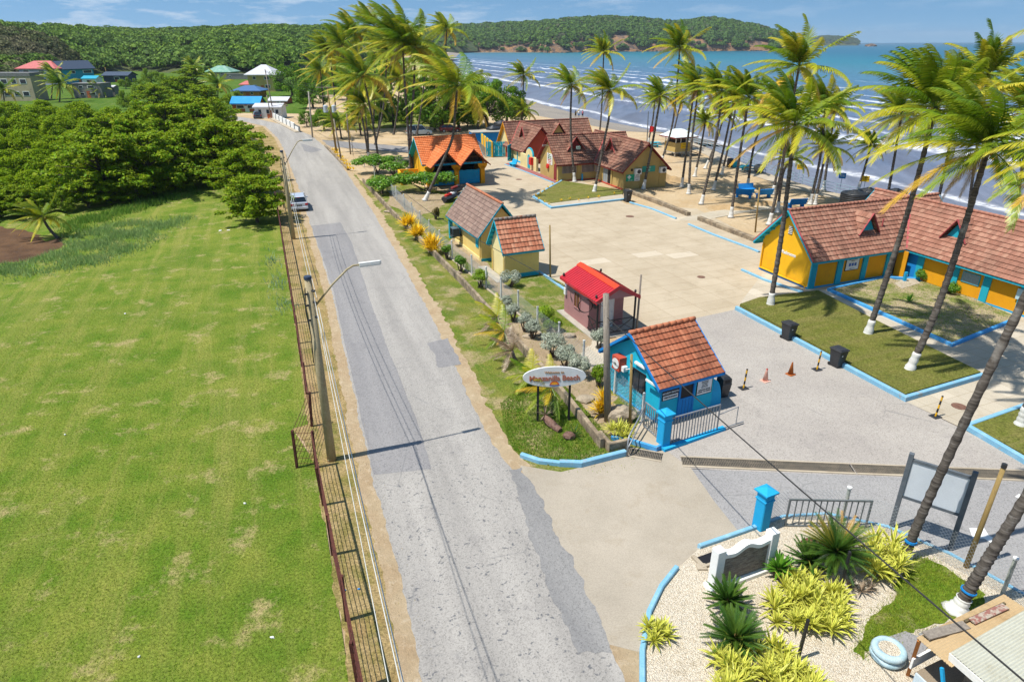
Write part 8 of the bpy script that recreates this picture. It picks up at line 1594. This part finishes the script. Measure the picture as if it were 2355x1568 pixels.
FMH = forest_mat('headland_canopy', ((.05, .105, .018), (.078, .155, .020), (.11, .20, .022), (.15, .24, .03), (.075, .14, .04)), .28, (.17, .15, .10))
FMB = forest_mat('dry_hill_canopy', ((.075, .11, .025), (.11, .13, .04), (.145, .14, .06), (.10, .17, .025), (.15, .125, .075)))
M_hill = mat('hill_soil', (.05, .08, .02), (.09, .10, .03), .05, coord='Position', fine=.1, fscale=.5); M_cliff = mat('ochre_cliff', (.36, .19, .08), (.22, .15, .10), .03, .4, .6, .95, .25, .35, .3, coord='Position', dirt=(.10, .075, .06), dscale=.06, dlo=.48, dhi=.6)
def plant_hill(G, n, rmin, rmax, name, m, jz=.35, tmax=30, skip=None, seed=1, hf=1.0):
    r = np.random.default_rng(seed); nx, nt, _ = G.shape; a = r.uniform(0, nx - 1.01, n); b = (r.uniform(0, 1, n) ** .8) * (tmax - 1.01); i, j = a.astype(int), b.astype(int); fa, fb = (a - i)[:, None], (b - j)[:, None]
    p = G[i, j] * (1-fa) * (1-fb) + G[i+1, j] * fa * (1-fb) + G[i, j+1] * (1-fa) * fb + G[i+1, j+1] * fa * fb; rad = r.uniform(rmin, rmax, n); p[:,2] += rad * jz
    if skip is not None: k = ~skip(a / (nx - 1), b / 25, p); p, rad = p[k], rad[k]
    return forest(name, p, rad, m, hf)
# wooded lowland and rise behind the village
bx = [-700, 0, 160, 300, 500, 650, 800, 1000, 1100]
G1 = wooded('hills', -700, 1100, 120, lambda x: interp(x, bx, [330, 340, 400, 470, 400, 440, 620, 1350, 1580]), lambda x: interp(x, bx, [480, 500, 620, 800, 850, 850, 1000, 1700, 2000]), lambda x: interp(x, [-700, -100, 0, 60, 160, 240, 400, 560, 700, 800, 950, 1020, 1100], [58, 66, 73, 76, 77, 80, 80, 75, 72, 74, 70, 64, 60]), .2, 0, M_hill, pw=.75)
plant_hill(G1, 4600, 4.5, 10, 'forest', FM, .32, 31, lambda fx, t_, p: (fx < .475) & (t_ < .55) & (p[:,0] < -150) & (fx > .30) , 3)
r_ = np.random.default_rng(9); GB = wooded('dry_hill', -300, 185, 40, lambda x: interp(x, [-300, 0, 100, 185], [290, 300, 330, 380]), lambda x: interp(x, [-300, 0, 100, 185], [380, 390, 400, 430]), lambda x: interp(x, [-300, 0, 80, 130, 160, 185], [66, 76, 86, 104, 128, 152]), .6, 0, M_hill, pw=.7)
plant_hill(GB, 800, 3, 6, 'dry_hill_forest', FMB, .3, 31, None, 4)
G1b = plant_hill(GB, 160, 4, 6, 'hill_foot_forest', FM, .35, 8, None, 6)
# headland across the bay, thinning to its tip, with ochre cliffs
hx = [1000, 1060, 1240, 1300, 1400, 1500, 1600, 1700, 1780, 1815]
hb = lambda x: interp(x, [1000, 1240, 1262, 1300, 1400, 1815], [1640, 1590, 1480, 1500, 1640, 1740]); hr = lambda x: interp(x, hx, [2000, 2000, 1900, 1850, 1880, 1900, 1920, 1900, 1860, 1830])
ht = lambda x: interp(x, [1000, 1060, 1150, 1250, 1350, 1420, 1470, 1530, 1575, 1610, 1640, 1690, 1740, 1780, 1800, 1815], [68, 66, 62, 57, 50, 46, 50, 60, 58, 50, 49, 58, 68, 78, 88, 97])
GH = wooded('headland', 1000, 1815, 130, hb, hr, ht, .3, -2.4, M_cliff, pw=.55)
def gaps(fx, t_, p):
    x = 1000 + fx * 815; c = ((np.abs(x - 1285) < 32) & (t_ < .22) & (np.sin(x * .5) < .0)) | ((np.abs(x - 1428) < 20) & (t_ > .03) & (t_ < .30)) | ((np.abs(x - 1590) < 14) & (t_ > .06) & (t_ < .26)) | ((np.abs(x - 1690) < 34) & (t_ > .04) & (t_ < .22) & (np.sin(x * .21) > .1)) | ((np.abs(x - 1750) < 22) & (t_ > .04) & (t_ < .25)) | ((x > 1380) & (t_ < .012))
    return c
plant_hill(GH, 4200, 6, 16, 'headland_forest', FMH, .3, 30, gaps, 5, 1.1)
sheet('bay_beach', [(-150, 1560), (110, 1535), (112, 1552), (-150, 1600)], -2.2, M_sand)
rk = MB()
for i in range(60): x = random.uniform(1268, 1800); Y = hb(x) - random.uniform(0, 8); q = at_y(x, 116, Y); s_ = random.uniform(2, 5.5); rk.blob((q.x, Y, -2.6), (s_ * 1.6, s_, s_ * random.uniform(.4, .9)), jit=.3, sub=1)
o = rk.build('shore_rocks', M_cliff); o['kind'] = 'stuff'
GF = wooded('far_headland', 1862, 1976, 40, lambda x: 4300, lambda x: 4600, lambda x: interp(x, [1862, 1885, 1900, 1930, 1950, 1965, 1976], [92, 88, 86, 88, 90, 91, 98]), .3, -2.4, M_hill, pw=.5)
plant_hill(GF, 420, 10, 17, 'far_headland_forest', forest_mat('far_canopy', ((.05, .095, .04), (.07, .12, .05), (.085, .14, .055), (.10, .16, .06), (.075, .125, .06)), .15), .3, 30, None, 7)
for i, (x, s_) in enumerate(((1998, 14), (2003, 20), (2009, 12))): q = at_y(x, 102, 3300); o = MB().blob((0, 0, 0), (s_ * 1.4, s_, s_ * .55), jit=.25, sub=2).build('sea_rock', M_cliff); o.location = (q.x, 3300, -3); tag(o, 'small dark rock standing in the sea off the far headland', 'rock', 'rocks off the far headland')
# emergent umbrella trees on the skyline
def skyline_tree(x, y, Y, w_, label):
    q = at_y(x, y, Y); t = thing('umbrella_tree', label, 'tree', (q.x, Y, q.z - w_ * .9), 0, 'umbrella trees on the skyline'); h = w_ * .9; b = MB(); cs = []
    r = random.Random(int(x)); b.tube([(0, 0, -6), (w_*.05, 0, h*.5), (0, 0, h*.85)], [.5, .4, .25], 6)
    for k in range(9): a = k / 9 * 6.28; l = w_ * r.uniform(.25, .55); e = (l * math.cos(a), l * math.sin(a), h * r.uniform(.85, 1.0)); b.tube([(0, 0, h * .5), (e[0]*.5, e[1]*.5, h*.8), e], [.2, .15, .08], 5); cs.append(e)
    b.build('trunk', M_bark, t); V, Fq = leaf_cloud(cs, (w_*.2, w_*.2, w_*.06), 40, w_ * .09, int(x), .9); link('crown', npmesh('crown', V, Fq), FM, t)
for x, y, Y, w_, l_ in ((40, 52, 470, 16, 'flat crowned umbrella tree alone on the left skyline'), (215, 66, 760, 12, 'umbrella tree on the skyline, left of the bluish group'), (235, 62, 780, 14, 'umbrella tree on the skyline, second of the bluish group'), (258, 60, 790, 14, 'umbrella tree on the skyline, middle of the bluish group'), (290, 63, 780, 13, 'umbrella tree on the skyline, right of the bluish group'), (430, 63, 820, 16, 'dark round topped tree on the skyline beyond the village'), (560, 62, 830, 13, 'tree on the skyline left of the grove'), (1430, 41, 1860, 24, 'wide crowned tree on the highest point of the headland'), (1320, 47, 1850, 20, 'round crowned tree on the left shoulder of the headland'), (1540, 54, 1880, 18, 'flat crowned tree in the saddle of the headland')): skyline_tree(x, y, Y, w_, l_)
# ------------------------------------------------------------------ faint sea haze
hz = MB().box(-5200, 5200, -80, 7600, -6, 105).build('haze', None); hz['kind'] = 'stuff'; hm = bpy.data.materials.new('sea_haze'); hm.use_nodes = True; ht_ = hm.node_tree; ht_.nodes.clear()
vo = ht_.nodes.new('ShaderNodeVolumePrincipled'); vo.inputs['Color'].default_value = (.80, .88, 1.0, 1); vo.inputs['Density'].default_value = .00007; vo.inputs['Anisotropy'].default_value = .2; ou = ht_.nodes.new('ShaderNodeOutputMaterial'); ht_.links.new(vo.outputs[0], ou.inputs['Volume']); hz.data.materials.append(hm)
